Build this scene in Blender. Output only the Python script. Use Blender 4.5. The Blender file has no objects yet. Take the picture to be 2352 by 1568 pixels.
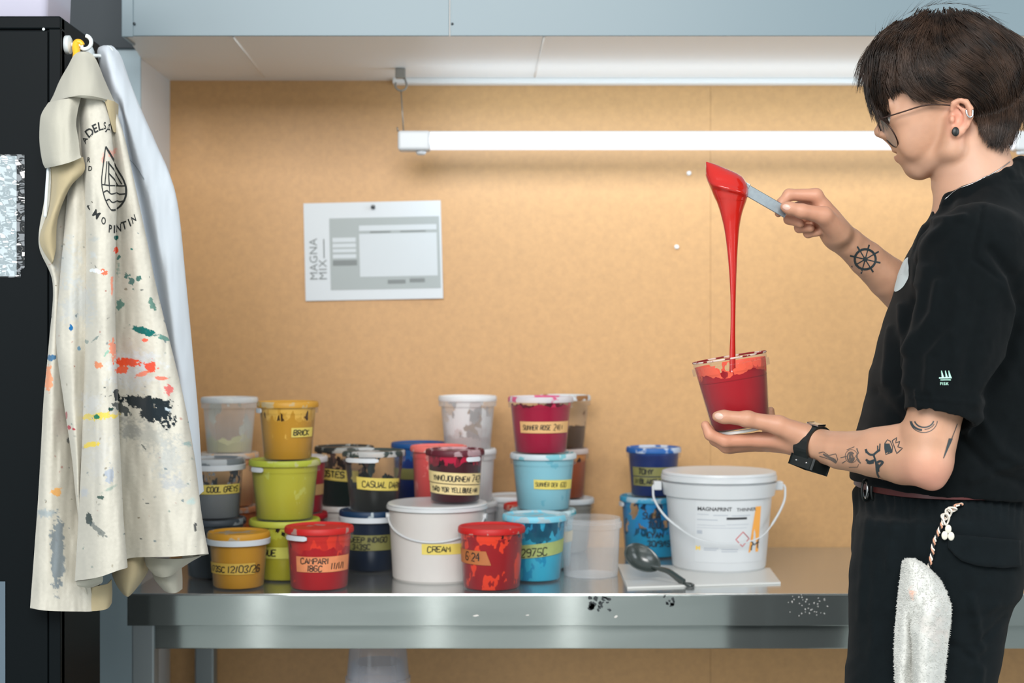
import bpy, bmesh, math, random
import numpy as np
from mathutils import Vector, Matrix
from mathutils.bvhtree import BVHTree

random.seed(7)
S = bpy.context.scene
COL = S.collection
PI = math.pi

# ------------------------------------------------------------------ camera
FPX, CZ = 3400.0, 1.37
cam_data = bpy.data.cameras.new('camera')
cam_data.sensor_width = 36.0
cam_data.lens = FPX / 2352 * 36.0
cam_data.clip_start = 0.05
cam = bpy.data.objects.new('camera', cam_data)
COL.objects.link(cam)
cam.location = (0, 0, CZ)
cam.rotation_euler = (PI / 2, 0, 0)
cam_data.dof.use_dof = True
cam_data.dof.focus_distance = 2.22
cam_data.dof.aperture_fstop = 4.5
S.camera = cam

# ------------------------------------------------------------------ light
S.view_settings.view_transform = 'Standard'
S.view_settings.look = 'None'
S.view_settings.gamma = 1.0
S.view_settings.use_curve_mapping = False
S.view_settings.exposure = 0.10
S.cycles.transparent_max_bounces = 24
S.cycles.max_bounces = 8
S.cycles.sample_clamp_indirect = 4.0

w = bpy.data.worlds.new('world'); S.world = w
w.use_nodes = True
w.node_tree.nodes['Background'].inputs['Color'].default_value = (0.68, 0.76, 0.80, 1)
w.node_tree.nodes['Background'].inputs['Strength'].default_value = 0.54

def area(name, loc, target, sx, sy, power, color):
    l = bpy.data.lights.new(name, 'AREA')
    l.shape = 'RECTANGLE'; l.size = sx; l.size_y = sy
    l.energy = power; l.color = color
    o = bpy.data.objects.new(name, l); COL.objects.link(o)
    o.location = loc
    d = Vector(target) - Vector(loc)
    o.rotation_euler = d.to_track_quat('-Z', 'Y').to_euler()
    return o

# daylight through a large right window, and an added fill light far left
area('window_light_right', (3.0, 0.7, 1.95), (0.45, 2.6, 1.3), 1.7, 1.7, 36, (0.90, 0.96, 1.0))
area('fill_light_left', (-3.0, -1.3, 1.9), (-0.1, 2.9, 1.25), 2.0, 1.8, 45, (0.88, 0.95, 1.0))  # added fill from the left, no window known there
# ceiling light panels of the room, above and behind the camera
area('ceiling_panel_light', (-0.35, -0.6, 2.85), (-0.35, 2.3, 1.0), 2.4, 1.2, 122, (1.0, 0.985, 0.96))

# narrow strip lights added far behind the camera, for streaks in the bench edge
for lx in (-1.355, -0.414, 0.315):
    area('streak_light', (lx, -2.5, 1.15), (lx, 3, 1.15), 0.065, 2.2, 3.2, (1.0, 0.98, 0.95))

# ------------------------------------------------------------------ helpers
def P(px, py, D):
    return Vector(((px - 1176) / FPX * D, D, CZ - (py - 784) / FPX * D))

def lin(c):
    out = []
    for v in c[:3]:
        v = v / 255.0
        out.append(v / 12.92 if v <= 0.04045 else ((v + 0.055) / 1.055) ** 2.4)
    return (*out, 1.0)

def tag(o, label=None, cat=None, group=None, kind=None):
    if label: o['label'] = label
    if cat: o['category'] = cat
    if group: o['group'] = group
    if kind: o['kind'] = kind
    return o

def empty(name, loc, label, cat, group=None):
    o = bpy.data.objects.new(name, None); COL.objects.link(o)
    o.location = loc
    o.empty_display_size = 0.05
    return tag(o, label, cat, group)

def link(name, me, mat=None, parent=None, loc=None):
    o = bpy.data.objects.new(name, me); COL.objects.link(o)
    if mat is not None:
        for m in (mat if isinstance(mat, (list, tuple)) else [mat]):
            me.materials.append(m)
    if parent is not None:
        o.parent = parent
        o.matrix_parent_inverse = Matrix.Identity(4)
    if loc is not None: o.location = loc
    return o

def mesh_np(name, v, f, smooth=True):
    me = bpy.data.meshes.new(name)
    v = np.asarray(v, dtype=np.float32); 
    if isinstance(f, np.ndarray):
        n = f.shape[1]
        me.vertices.add(len(v)); me.vertices.foreach_set('co', v.ravel())
        me.loops.add(f.size); me.loops.foreach_set('vertex_index', f.ravel().astype(np.int32))
        me.polygons.add(len(f))
        me.polygons.foreach_set('loop_start', np.arange(0, f.size, n, dtype=np.int32))
        me.update(calc_edges=True)
    else:
        me.from_pydata(v.tolist(), [], f); me.update()
    if smooth:
        me.polygons.foreach_set('use_smooth', np.ones(len(me.polygons), dtype=bool))
    return me

def bm_mesh(name, bm, smooth=False, angle=None):
    me = bpy.data.meshes.new(name)
    bmesh.ops.recalc_face_normals(bm, faces=bm.faces)
    if angle is not None:
        for e in bm.edges:
            if len(e.link_faces) == 2 and e.calc_face_angle(0) > angle: e.smooth = False
    bm.to_mesh(me); bm.free()
    if smooth:
        for p in me.polygons: p.use_smooth = True
    return me

def add_box(bm, x0, x1, y0, y1, z0, z1, bev=0.0, seg=2, M=None):
    r = bmesh.ops.create_cube(bm, size=1.0)
    vs = r['verts']
    for v in vs:
        v.co = Vector(((x0 + x1) / 2 + v.co.x * (x1 - x0), (y0 + y1) / 2 + v.co.y * (y1 - y0), (z0 + z1) / 2 + v.co.z * (z1 - z0)))
        if M is not None: v.co = M @ v.co
    if bev > 0:
        es = list({e for v in vs for e in v.link_edges})
        bmesh.ops.bevel(bm, geom=es, offset=bev, segments=seg, affect='EDGES', profile=0.5)

def box(name, x0, x1, y0, y1, z0, z1, mat, parent=None, bev=0.0):
    bm = bmesh.new(); add_box(bm, x0, x1, y0, y1, z0, z1, bev)
    return link(name, bm_mesh(name, bm), mat, parent)

def lathe(bm, prof, seg=48, M=None, close=False):
    rings = []
    for r, z in prof:
        if r < 1e-6:
            v = bm.verts.new((0, 0, z)); rings.append([v])
        else:
            rings.append([bm.verts.new((r * math.sin(2 * PI * i / seg), -r * math.cos(2 * PI * i / seg), z)) for i in range(seg)])
    pairs = list(zip(rings, rings[1:]))
    if close: pairs.append((rings[-1], rings[0]))
    for a, b in pairs:
        if len(a) == 1 and len(b) == 1: continue
        for i in range(seg):
            j = (i + 1) % seg
            if len(a) == 1: bm.faces.new((a[0], b[j], b[i]))
            elif len(b) == 1: bm.faces.new((a[i], a[j], b[0]))
            else: bm.faces.new((a[i], a[j], b[j], b[i]))
    if M is not None:
        for rg in rings:
            for v in rg: v.co = M @ v.co

def tube(bm, pts, rad, seg=8, caps=True):
    """round tube along points; rad a number or a list"""
    pts = [Vector(p) for p in pts]
    n = len(pts)
    if not isinstance(rad, (list, tuple)): rad = [rad] * n
    t0 = (pts[1] - pts[0]).normalized()
    ref = Vector((0, 0, 1)) if abs(t0.z) < 0.9 else Vector((1, 0, 0))
    u = t0.cross(ref).normalized()
    rings = []
    for i in range(n):
        a = pts[max(i - 1, 0)]; b = pts[min(i + 1, n - 1)]
        t = (b - a)
        t = t.normalized() if t.length > 1e-9 else t0
        u = (u - t * u.dot(t))
        u = u.normalized() if u.length > 1e-6 else t.orthogonal().normalized()
        v = t.cross(u)
        rings.append([bm.verts.new(pts[i] + (u * math.cos(2 * PI * k / seg) + v * math.sin(2 * PI * k / seg)) * rad[i]) for k in range(seg)])
    for a, b in zip(rings, rings[1:]):
        for k in range(seg):
            j = (k + 1) % seg
            bm.faces.new((a[k], a[j], b[j], b[k]))
    if caps:
        bm.faces.new(rings[0][::-1]); bm.faces.new(rings[-1])

def smooth_path(pts, n=8):
    pts = [np.array(p, dtype=float) for p in pts]
    out = []
    for i in range(len(pts) - 1):
        p0 = pts[max(i - 1, 0)]; p1 = pts[i]; p2 = pts[i + 1]; p3 = pts[min(i + 2, len(pts) - 1)]
        for k in range(n):
            t = k / n
            out.append(0.5 * ((2 * p1) + (-p0 + p2) * t + (2 * p0 - 5 * p1 + 4 * p2 - p3) * t * t + (-p0 + 3 * p1 - 3 * p2 + p3) * t ** 3))
    out.append(pts[-1])
    return out

def interp(x, xs, ys):
    return float(np.interp(x, xs, ys))

# ------------------------------------------------------------------ materials
def nodes_of(m):
    m.use_nodes = True
    return m.node_tree.nodes, m.node_tree.links, m.node_tree.nodes['Principled BSDF']

def mat(name, rgb, rough=0.5, metal=0.0, spec=0.5, noise=0.0, nscale=40, bump=0.0, bscale=200, sss=0.0, coat=0.0, stretch=(1, 1, 1), sheen=0.0):
    m = bpy.data.materials.new(name)
    N, L, B = nodes_of(m)
    B.inputs['Roughness'].default_value = rough
    B.inputs['Metallic'].default_value = metal
    B.inputs['Specular IOR Level'].default_value = spec
    B.inputs['Coat Weight'].default_value = coat
    B.inputs['Sheen Weight'].default_value = sheen
    if sss:
        B.inputs['Subsurface Weight'].default_value = sss
        B.inputs['Subsurface Radius'].default_value = (0.012, 0.005, 0.003)
    c = lin(rgb)
    B.inputs['Base Color'].default_value = c
    tc = None
    if noise or bump:
        tc = N.new('ShaderNodeTexCoord')
        mp = N.new('ShaderNodeMapping'); mp.inputs['Scale'].default_value = stretch
        L.new(tc.outputs['Object'], mp.inputs['Vector'])
    if noise:
        n = N.new('ShaderNodeTexNoise'); n.inputs['Scale'].default_value = nscale; n.inputs['Detail'].default_value = 5
        n.inputs['Roughness'].default_value = 0.65
        L.new(mp.outputs[0], n.inputs['Vector'])
        mr = N.new('ShaderNodeMapRange')
        mr.inputs['From Min'].default_value = 0.25; mr.inputs['From Max'].default_value = 0.75
        mr.inputs['To Min'].default_value = 1 - noise; mr.inputs['To Max'].default_value = 1 + noise
        L.new(n.outputs['Fac'], mr.inputs['Value'])
        mx = N.new('ShaderNodeVectorMath'); mx.operation = 'SCALE'
        mx.inputs[0].default_value = c[:3]
        L.new(mr.outputs[0], mx.inputs['Scale'])
        L.new(mx.outputs[0], B.inputs['Base Color'])
    if bump:
        n2 = N.new('ShaderNodeTexNoise'); n2.inputs['Scale'].default_value = bscale; n2.inputs['Detail'].default_value = 3
        L.new(mp.outputs[0], n2.inputs['Vector'])
        b = N.new('ShaderNodeBump'); b.inputs['Strength'].default_value = bump; b.inputs['Distance'].default_value = 0.002
        L.new(n2.outputs['Fac'], b.inputs['Height']); L.new(b.outputs[0], B.inputs['Normal'])
    return m

def plastic(name, rgb, alpha, rough=0.2, edge=0.5):
    """clear or milky plastic: partly see-through, glossier and denser at grazing angles"""
    m = bpy.data.materials.new(name)
    N, L, B = nodes_of(m)
    out = N['Material Output']
    B.inputs['Base Color'].default_value = lin(rgb); B.inputs['Roughness'].default_value = rough
    t = N.new('ShaderNodeBsdfTransparent'); mix = N.new('ShaderNodeMixShader')
    lw = N.new('ShaderNodeLayerWeight'); lw.inputs['Blend'].default_value = 0.35
    mr = N.new('ShaderNodeMapRange')
    mr.inputs['To Min'].default_value = alpha; mr.inputs['To Max'].default_value = min(1, alpha + edge)
    L.new(lw.outputs['Facing'], mr.inputs['Value'])
    L.new(mr.outputs[0], mix.inputs['Fac'])
    L.new(t.outputs[0], mix.inputs[1]); L.new(B.outputs[0], mix.inputs[2])
    L.new(mix.outputs[0], out.inputs['Surface'])
    return m

def math_node(N, L, op, a, b=None, c=None):
    n = N.new('ShaderNodeMath'); n.operation = op
    for i, v in enumerate((a, b, c)):
        if v is None: continue
        if isinstance(v, (int, float)): n.inputs[i].default_value = v
        else: L.new(v, n.inputs[i])
    return n.outputs[0]

def paint_mat(name, rgb, film, level, cover=0.5, streak=0.0, amp=0.02, seed=0.0, scale=38):
    """paint seen through a tub's wall: solid up to `level` (metres), smears of thin film above, the rest clear"""
    m = bpy.data.materials.new(name)
    N, L, B = nodes_of(m)
    out = N['Material Output']
    B.inputs['Roughness'].default_value = 0.28; B.inputs['Specular IOR Level'].default_value = 0.2
    tc = N.new('ShaderNodeTexCoord')
    sep = N.new('ShaderNodeSeparateXYZ'); L.new(tc.outputs['Object'], sep.inputs[0])
    mp = N.new('ShaderNodeMapping'); mp.inputs['Scale'].default_value = (1, 1, 0.55); mp.inputs['Location'].default_value = (seed, seed * 1.7, seed * 0.3)
    L.new(tc.outputs['Object'], mp.inputs['Vector'])
    def noise(sc, det=3):
        n = N.new('ShaderNodeTexNoise'); n.inputs['Scale'].default_value = sc; n.inputs['Detail'].default_value = det
        n.inputs['Roughness'].default_value = 0.6
        L.new(mp.outputs[0], n.inputs['Vector']); return n.outputs['Fac']
    n1 = noise(scale); n2 = noise(scale * 0.8 + 5); n3 = noise(scale * 1.4)
    edge = math_node(N, L, 'MULTIPLY_ADD', n1, amp * 2, -amp)
    zz = math_node(N, L, 'ADD', sep.outputs['Z'], edge)
    solid = math_node(N, L, 'LESS_THAN', zz, level)
    smear = math_node(N, L, 'GREATER_THAN', n2, 0.78 - 0.5 * cover)
    opaque = math_node(N, L, 'MAXIMUM', solid, smear)
    mixc = N.new('ShaderNodeMix'); mixc.data_type = 'RGBA'
    mixc.inputs['A'].default_value = lin(film); mixc.inputs['B'].default_value = lin(rgb)
    if streak > 0:
        thr = math_node(N, L, 'GREATER_THAN', n3, 0.68 - 0.35 * streak)
        inv = math_node(N, L, 'SUBTRACT', 1.0, thr)
        solid2 = math_node(N, L, 'MULTIPLY', solid, inv)
    else:
        solid2 = solid
    # film gets patchy towards the deeper paint
    deep = math_node(N, L, 'GREATER_THAN', n1, 0.54)
    film_ = math_node(N, L, 'MULTIPLY', math_node(N, L, 'MULTIPLY', deep, 0.6), math_node(N, L, 'SUBTRACT', 1.0, solid))
    sd = math_node(N, L, 'MAXIMUM', solid2, film_)
    L.new(sd, mixc.inputs['Factor'])
    L.new(mixc.outputs['Result'], B.inputs['Base Color'])
    t = N.new('ShaderNodeBsdfTransparent'); mix = N.new('ShaderNodeMixShader')
    L.new(opaque, mix.inputs['Fac']); L.new(t.outputs[0], mix.inputs[1]); L.new(B.outputs[0], mix.inputs[2])
    L.new(mix.outputs[0], out.inputs['Surface'])
    return m

def lid_mat(name, rgb, smear, cover=0.4, seed=0.0, alpha=0.72, scale=30):
    """milky lid with dried paint smeared over it"""
    m = bpy.data.materials.new(name)
    N, L, B = nodes_of(m)
    out = N['Material Output']
    B.inputs['Roughness'].default_value = 0.54
    tc = N.new('ShaderNodeTexCoord')
    mp = N.new('ShaderNodeMapping'); mp.inputs['Location'].default_value = (seed, seed * 2.1, seed)
    L.new(tc.outputs['Object'], mp.inputs['Vector'])
    n = N.new('ShaderNodeTexNoise'); n.inputs['Scale'].default_value = scale; n.inputs['Detail'].default_value = 4
    L.new(mp.outputs[0], n.inputs['Vector'])
    mr = N.new('ShaderNodeMapRange'); mr.inputs['From Min'].default_value = 0.76 - 0.55 * cover; mr.inputs['From Max'].default_value = 0.80 - 0.55 * cover
    L.new(n.outputs['Fac'], mr.inputs['Value'])
    mixc = N.new('ShaderNodeMix'); mixc.data_type = 'RGBA'
    mixc.inputs['A'].default_value = lin(rgb); mixc.inputs['B'].default_value = lin(smear)
    L.new(mr.outputs[0], mixc.inputs['Factor']); L.new(mixc.outputs['Result'], B.inputs['Base Color'])
    al = N.new('ShaderNodeMapRange'); al.inputs['To Min'].default_value = alpha; al.inputs['To Max'].default_value = 0.97
    L.new(mr.outputs[0], al.inputs['Value'])
    t = N.new('ShaderNodeBsdfTransparent'); mix = N.new('ShaderNodeMixShader')
    L.new(al.outputs[0], mix.inputs['Fac']); L.new(t.outputs[0], mix.inputs[1]); L.new(B.outputs[0], mix.inputs[2])
    L.new(mix.outputs[0], out.inputs['Surface'])
    return m

def steel_mat(name, rgb, rough=0.28, aniso=0.75, axis='X', rot=0.0, smudge=True):
    m = bpy.data.materials.new(name)
    N, L, B = nodes_of(m)
    B.inputs['Base Color'].default_value = lin(rgb); B.inputs['Metallic'].default_value = 0.84
    B.inputs['Anisotropic'].default_value = aniso
    B.inputs['Anisotropic Rotation'].default_value = rot
    tg = N.new('ShaderNodeTangent'); tg.direction_type = 'RADIAL'; tg.axis = axis
    L.new(tg.outputs[0], B.inputs['Tangent'])
    tc = N.new('ShaderNodeTexCoord')
    n = N.new('ShaderNodeTexNoise'); n.inputs['Scale'].default_value = 9; n.inputs['Detail'].default_value = 4
    mp = N.new('ShaderNodeMapping'); mp.inputs['Scale'].default_value = (0.5, 1, 3)
    L.new(tc.outputs['Object'], mp.inputs['Vector']); L.new(mp.outputs[0], n.inputs['Vector'])
    mr = N.new('ShaderNodeMapRange'); mr.inputs['To Min'].default_value = rough - 0.03; mr.inputs['To Max'].default_value = rough + 0.05
    L.new(n.outputs['Fac'], mr.inputs['Value']); L.new(mr.outputs[0], B.inputs['Roughness'])
    # fine brushing
    n2 = N.new('ShaderNodeTexNoise'); n2.inputs['Scale'].default_value = 60; n2.inputs['Detail'].default_value = 2
    mp2 = N.new('ShaderNodeMapping'); mp2.inputs['Scale'].default_value = (0.06, 1, 14) if axis == 'X' else (0.06, 14, 1)
    L.new(tc.outputs['Object'], mp2.inputs['Vector']); L.new(mp2.outputs[0], n2.inputs['Vector'])
    b = N.new('ShaderNodeBump'); b.inputs['Strength'].default_value = 0.05; b.inputs['Distance'].default_value = 0.0006
    L.new(n2.outputs['Fac'], b.inputs['Height']); L.new(b.outputs[0], B.inputs['Normal'])
    return m

# ------------------------------------------------------------------ pen strokes and lettering
GLYPH = {'A': "002640;1232", 'B': "00063645340333413000", 'C': "4536160501103041", 'D': "00062644422000", 'E': "46060040;0333",
 'F': "460600;0333", 'G': "45361605011030414323", 'H': "0006;4046;0343", 'I': "2026", 'J': "4641301001", 'K': "0006;460340",
 'L': "060040", 'M': "0006234640", 'N': "00064046", 'O': "160501103041453616", 'P': "00063645443303", 'R': "00063645443303;2340",
 'S': "453616050413334241301001", 'T': "0646;2620", 'U': "060110304146", 'V': "062046", 'W': "0610233046", 'X': "0046;0640",
 'Y': "0623;4623;2320", 'Z': "06460040", '0': "160501103041453616", '1': "152620", '2': "05163645440040", '3': "0516364534233241301001",
 '4': "30360242", '5': "460603334241301001", '6': "4536160401103041423313", '7': "064610", '8': "230405163645442302011030414223",
 '9': "4333130405163645413010", '/': "0046", '-': "1333", '.': "2021", '+': "1333;2125"}

def pen_text(text, size, width=0.62, jitter=0.05, rnd=None):
    """handwriting as polylines in the plane, origin at its lower left"""
    rnd = rnd or random.Random(len(text) * 31 + 5)
    x = 0.0; out = []
    for ch in text:
        if ch == ' ': x += size * 0.42; continue
        g = GLYPH.get(ch.upper())
        if g is None: continue
        w_ = size * width * (0.45 if ch in '1I/.-' else 1.0)
        dy = rnd.uniform(-0.05, 0.05) * size; sl = rnd.uniform(0.02, 0.14)
        for st in g.split(';'):
            pl = []
            for i in range(0, len(st), 2):
                u = int(st[i]) / 4 + rnd.uniform(-jitter, jitter); v = int(st[i + 1]) / 6 + rnd.uniform(-jitter, jitter)
                if ch in '1I/.-' : u = (u - 0.5) * 0.8 + 0.5
                pl.append((x + u * w_ + v * size * sl, dy + v * size))
            out.append(pl)
        x += w_ + size * 0.16
    return out, x

def ribbon(verts, faces, pl, hw, fn):
    """flat pen stroke along polyline pl; fn maps plane (u, v) to a surface point"""
    pts = []
    for a, b in zip(pl, pl[1:]):
        L_ = math.hypot(b[0] - a[0], b[1] - a[1]); n = max(1, int(L_ / (hw * 4)))
        for k in range(n):
            t = k / n; pts.append((a[0] + (b[0] - a[0]) * t, a[1] + (b[1] - a[1]) * t))
    pts.append(pl[-1])
    prev = None
    for i, p in enumerate(pts):
        a = pts[max(i - 1, 0)]; b = pts[min(i + 1, len(pts) - 1)]
        dx, dy = b[0] - a[0], b[1] - a[1]; l = math.hypot(dx, dy) or 1
        nx, ny = -dy / l * hw, dx / l * hw
        q = fn(p[0] + nx, p[1] + ny); r = fn(p[0] - nx, p[1] - ny)
        if q is None or r is None: prev = None; continue
        verts += [tuple(q), tuple(r)]
        k = len(verts)
        if prev is not None: faces.append((prev, prev + 1, k - 1, k - 2))
        prev = k - 2

_txt_cache = {}
def text_flat(s, size=1.0, bold=0.0, spacing=1.0):
    """letters of the built-in font as a triangulated flat mesh: verts (u, v), faces"""
    key = (s, bold, spacing)
    if key not in _txt_cache:
        cu = bpy.data.curves.new('txt', 'FONT'); cu.body = s; cu.size = 1.0; cu.offset = bold; cu.space_character = spacing
        cu.resolution_u = 3
        o = bpy.data.objects.new('txt', cu); COL.objects.link(o)
        dg = bpy.context.evaluated_depsgraph_get(); dg.update()
        me = bpy.data.meshes.new_from_object(o.evaluated_get(dg))
        _txt_cache[key] = ([(v.co.x, v.co.y) for v in me.vertices], [tuple(p.vertices) for p in me.polygons])
        bpy.data.objects.remove(o); bpy.data.curves.remove(cu); bpy.data.meshes.remove(me)
    v, f = _txt_cache[key]
    return [(a * size, b * size) for a, b in v], f

def put_text(verts, faces, s, size, fn, bold=0.0, spacing=1.0, center=False):
    tv, tf = text_flat(s, size, bold, spacing)
    if not tv: return
    ox = -(max(a for a, b in tv) + min(a for a, b in tv)) / 2 if center else 0
    oy = -size * 0.35 if center else 0
    k = len(verts)
    pts = [fn(a + ox, b + oy) for a, b in tv]
    if any(p is None for p in pts):
        ok = {i: None for i in range(len(pts)) if pts[i] is not None}
        for i in ok: ok[i] = len(verts); verts.append(tuple(pts[i]))
        for f in tf:
            if all(i in ok for i in f): faces.append(tuple(ok[i] for i in f))
        return
    verts += [tuple(p) for p in pts]
    faces += [tuple(i + k for i in f) for f in tf]

class Caster:
    """drops points of the photographed layout onto a finished surface"""
    def __init__(self, obj):
        self.me = obj.data
        M = obj.matrix_world
        n = len(obj.data.vertices)
        co = np.empty(n * 3, dtype=np.float32); obj.data.vertices.foreach_get('co', co)
        off = np.array(obj.location, dtype=np.float32)
        par = obj.parent
        while par is not None:
            off = off + np.array(par.location, dtype=np.float32); par = par.parent
        co = co.reshape(-1, 3) + off
        self.bvh = BVHTree.FromPolygons([tuple(map(float, c)) for c in co], [tuple(p.vertices) for p in obj.data.polygons])
    def px(self, x, y, lift=0.0006):
        d = Vector(((x - 1176) / FPX, 1.0, -(y - 784) / FPX)).normalized()
        h = self.bvh.ray_cast(Vector((0, 0, CZ)), d)
        if h[0] is None: return None
        n = h[1]
        if n.dot(d) > 0: n = -n
        return h[0] + n * lift
    def ray(self, o, d, lift=0.0006):
        h = self.bvh.ray_cast(Vector(o), Vector(d).normalized())
        if h[0] is None: return None
        n = h[1]
        if n.dot(Vector(d)) > 0: n = -n
        return h[0] + n * lift

def world_off(o):
    v = Vector((0, 0, 0))
    while o is not None:
        v = v + o.location; o = o.parent
    return v

def wlink(name, me, mat_, parent):
    """child whose mesh was built in room coordinates"""
    return link(name, me, mat_, parent, -world_off(parent))

# ------------------------------------------------------------------ the room
YW = 3.38                      # back wall
TABLE_Z = CZ - 0.468
M_mdf = mat('mdf board', (200, 153, 98), rough=0.5, spec=0.75, noise=0.10, nscale=75, bump=0.05, bscale=300)
M_white_wall = mat('white paint', (218, 220, 222), rough=0.6)
M_blue_wall = mat('pale blue-grey paint', (176, 194, 202), rough=0.6)
M_dark_wall = mat('dark grey upper wall', (58, 65, 70), rough=0.7)  # even dark grey for the wall above soffit height
M_soffit = mat('duct white', (236, 234, 230), rough=0.45)
M_duct = mat('duct daylight blue-grey', (118, 136, 144), rough=0.4)  # cool daylight on the duct front is put into this blue-grey
M_screw = mat('dark screw', (60, 66, 70), rough=0.4, metal=0.6)
M_floor = mat('grey floor', (172, 176, 170), rough=0.5, noise=0.08, nscale=30)

def struct(name, me, m):
    o = link(name, me, m); o['kind'] = 'structure'; return o

def struct_box(name, *a, bev=0.0):
    bm = bmesh.new(); add_box(bm, *a[:6], bev); return struct(name, bm_mesh(name, bm), a[6])

struct_box('floor', -2.6, 3.2, -3.0, YW + 0.1, -0.1, 0.0, M_floor)
# back wall: two MDF boards butted together with a hairline joint
XJ = (1632 - 1176) / FPX * YW
bm = bmesh.new()
add_box(bm, -0.80, XJ - 0.0003, YW, YW + 0.02, 0, 2.02)
add_box(bm, XJ + 0.0003, 3.2, YW + 0.0002, YW + 0.02, 0, 2.02)
add_box(bm, -0.80, 3.2, YW + 0.02, YW + 0.1, 0, 3.0)
struct('wall_back', bm_mesh('wall_back', bm), M_mdf)
# stub wall at the left of the recess
struct_box('wall_left', -2.6, -0.781, 3.12, YW + 0.1, 0, 1.985, M_white_wall)
struct_box('wall_front_left', -2.6, -0.7812, 3.112, 3.12, 0, 1.985, M_blue_wall)
struct_box('wall_upper_left', -2.6, -0.70, 3.10, YW + 0.1, 1.985, 3.0, M_dark_wall)

# boxed duct over the bench
duct = empty('ceiling_duct', (0.9, 2.884, 1.965), 'long boxed duct over the bench, above the tube lamp', 'duct')
ZS, ZT, YF = 1.9655, 2.75, 2.884
bm = bmesh.new()
xl, xr = -0.752, 3.1
vs = [bm.verts.new(c) for c in [(xl, YF, ZS), (xr, YF, ZS), (xr, YW, ZS), (-0.781, YW, ZS), (-0.7805, 3.12, ZS),
                                (xl, YF, ZT), (xr, YF, ZT), (xr, YW, ZT), (-0.781, YW, ZT), (-0.7805, 3.12, ZT)]]
for f in [(0, 4, 3, 2, 1), (5, 6, 7, 8, 9), (2, 3, 8, 7), (3, 4, 9, 8), (4, 0, 5, 9), (1, 2, 7, 6)]:
    bm.faces.new([vs[i] for i in f])
bm.faces.new([vs[i] for i in (0, 1, 6, 5)])
wlink('soffit_panel', bm_mesh('soffit_panel', bm), M_soffit, duct)
XD = (1033 - 1176) / FPX * YF
for x0, x1 in ((xl, XD - 0.0012), (XD + 0.0012, xr)):
    bm = bmesh.new(); add_box(bm, x0, x1, YF - 0.006, YF - 0.0004, ZS - 0.0015, ZT, 0.001)
    wlink('front_panel', bm_mesh('front_panel', bm), M_duct, duct)
bm = bmesh.new()
add_box(bm, xl - 0.006, xl + 0.016, YF - 0.010, YF - 0.006, ZS - 0.004, ZT, 0.001)
add_box(bm, xl - 0.006, xl - 0.001, YF - 0.006, 2.96, ZS - 0.004, ZT, 0.001)
wlink('corner_trim', bm_mesh('corner_trim', bm), M_duct, duct)
for px, py in ((308, 54), (1039, 55)):
    p = P(px, py, YF - (0.0105 if px < 400 else 0.0065))
    bm = bmesh.new(); lathe(bm, [(0, 0.0012), (0.0022, 0.0008), (0.0027, 0)], 12, Matrix.Translation(p) @ Matrix.Rotation(PI / 2, 4, 'X'))
    wlink('screw', bm_mesh('screw', bm, True), M_screw, duct)
# joint strips under the duct
for px0, px1 in ((535, 607), (1250, 1228)):
    bm = bmesh.new()
    a = Vector(((px0 - 1176) / FPX * 2.884, 2.889, ZS - 0.001)); b = Vector(((px1 - 1176) / FPX * 3.33, 3.33, ZS - 0.001))
    tube(bm, [a, b], 0.0022, 6)
    wlink('joint_strip', bm_mesh('joint_strip', bm, True), M_soffit, duct)
# white batten where the soffit meets the board, running right from the lamp hook
bm = bmesh.new(); add_box(bm, -0.27, 3.1, 3.345, 3.3785, ZS - 0.012, ZS, 0.002)
struct('trim_1', bm_mesh('trim_1', bm), M_soffit)

# ------------------------------------------------------------------ tube lamp
YL = 3.22
lamp = empty('tube_lamp', P(1500, 324, YL), 'white fluorescent tube lamp hanging on a wire below the duct', 'lamp')
M_lampwhite = mat('lamp grey plastic', (205, 210, 214), rough=0.35)
M_glow = bpy.data.materials.new('glowing tube')
N_, L_, B_ = nodes_of(M_glow)
B_.inputs['Base Color'].default_value = lin((235, 238, 245)); B_.inputs['Emission Color'].default_value = lin((236, 240, 252))
B_.inputs['Emission Strength'].default_value = 0.72
LX0, LX1 = P(985, 324, YL).x, P(2330, 324, YL).x
LZ, LR = P(0, 324, YL).z, 0.0195
def along_x(x): return Matrix.Translation((x, YL, LZ)) @ Matrix.Rotation(PI / 2, 4, 'Y')
bm = bmesh.new()
lathe(bm, [(0, 0), (LR * 0.92, 0), (LR, 0.004), (LR, LX1 - LX0 - 0.004), (LR * 0.92, LX1 - LX0), (0, LX1 - LX0)], 24, along_x(LX0))
wlink('diffuser_tube', bm_mesh('diffuser_tube', bm, True, 0.7), M_glow, lamp)
for x0, x1, s in ((P(915, 0, YL).x, LX0 + 0.004, 1), (LX1 - 0.004, LX1 + 0.064, -1)):
    bm = bmesh.new(); add_box(bm, x0, x1, YL - 0.021, YL + 0.021, LZ - 0.022, LZ + 0.0205, 0.006, 3)
    cap = wlink('end_cap', bm_mesh('end_cap', bm), M_lampwhite, lamp)
    bm = bmesh.new(); xc = (x0 + x1) / 2 + 0.014 * s
    lathe(bm, [(0, -0.030), (0.008, -0.030), (0.011, -0.026), (0.012, -0.02), (0, -0.02)], 16, Matrix.Translation((xc, YL, LZ)))
    link('cable_gland', bm_mesh('cable_gland', bm, True), M_lampwhite, cap)
bm = bmesh.new(); add_box(bm, LX0, LX1, YL - 0.008, YL + 0.019, LZ + 0.012, LZ + 0.0212, 0.003)
wlink('back_rail', bm_mesh('back_rail', bm), M_lampwhite, lamp)
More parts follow.
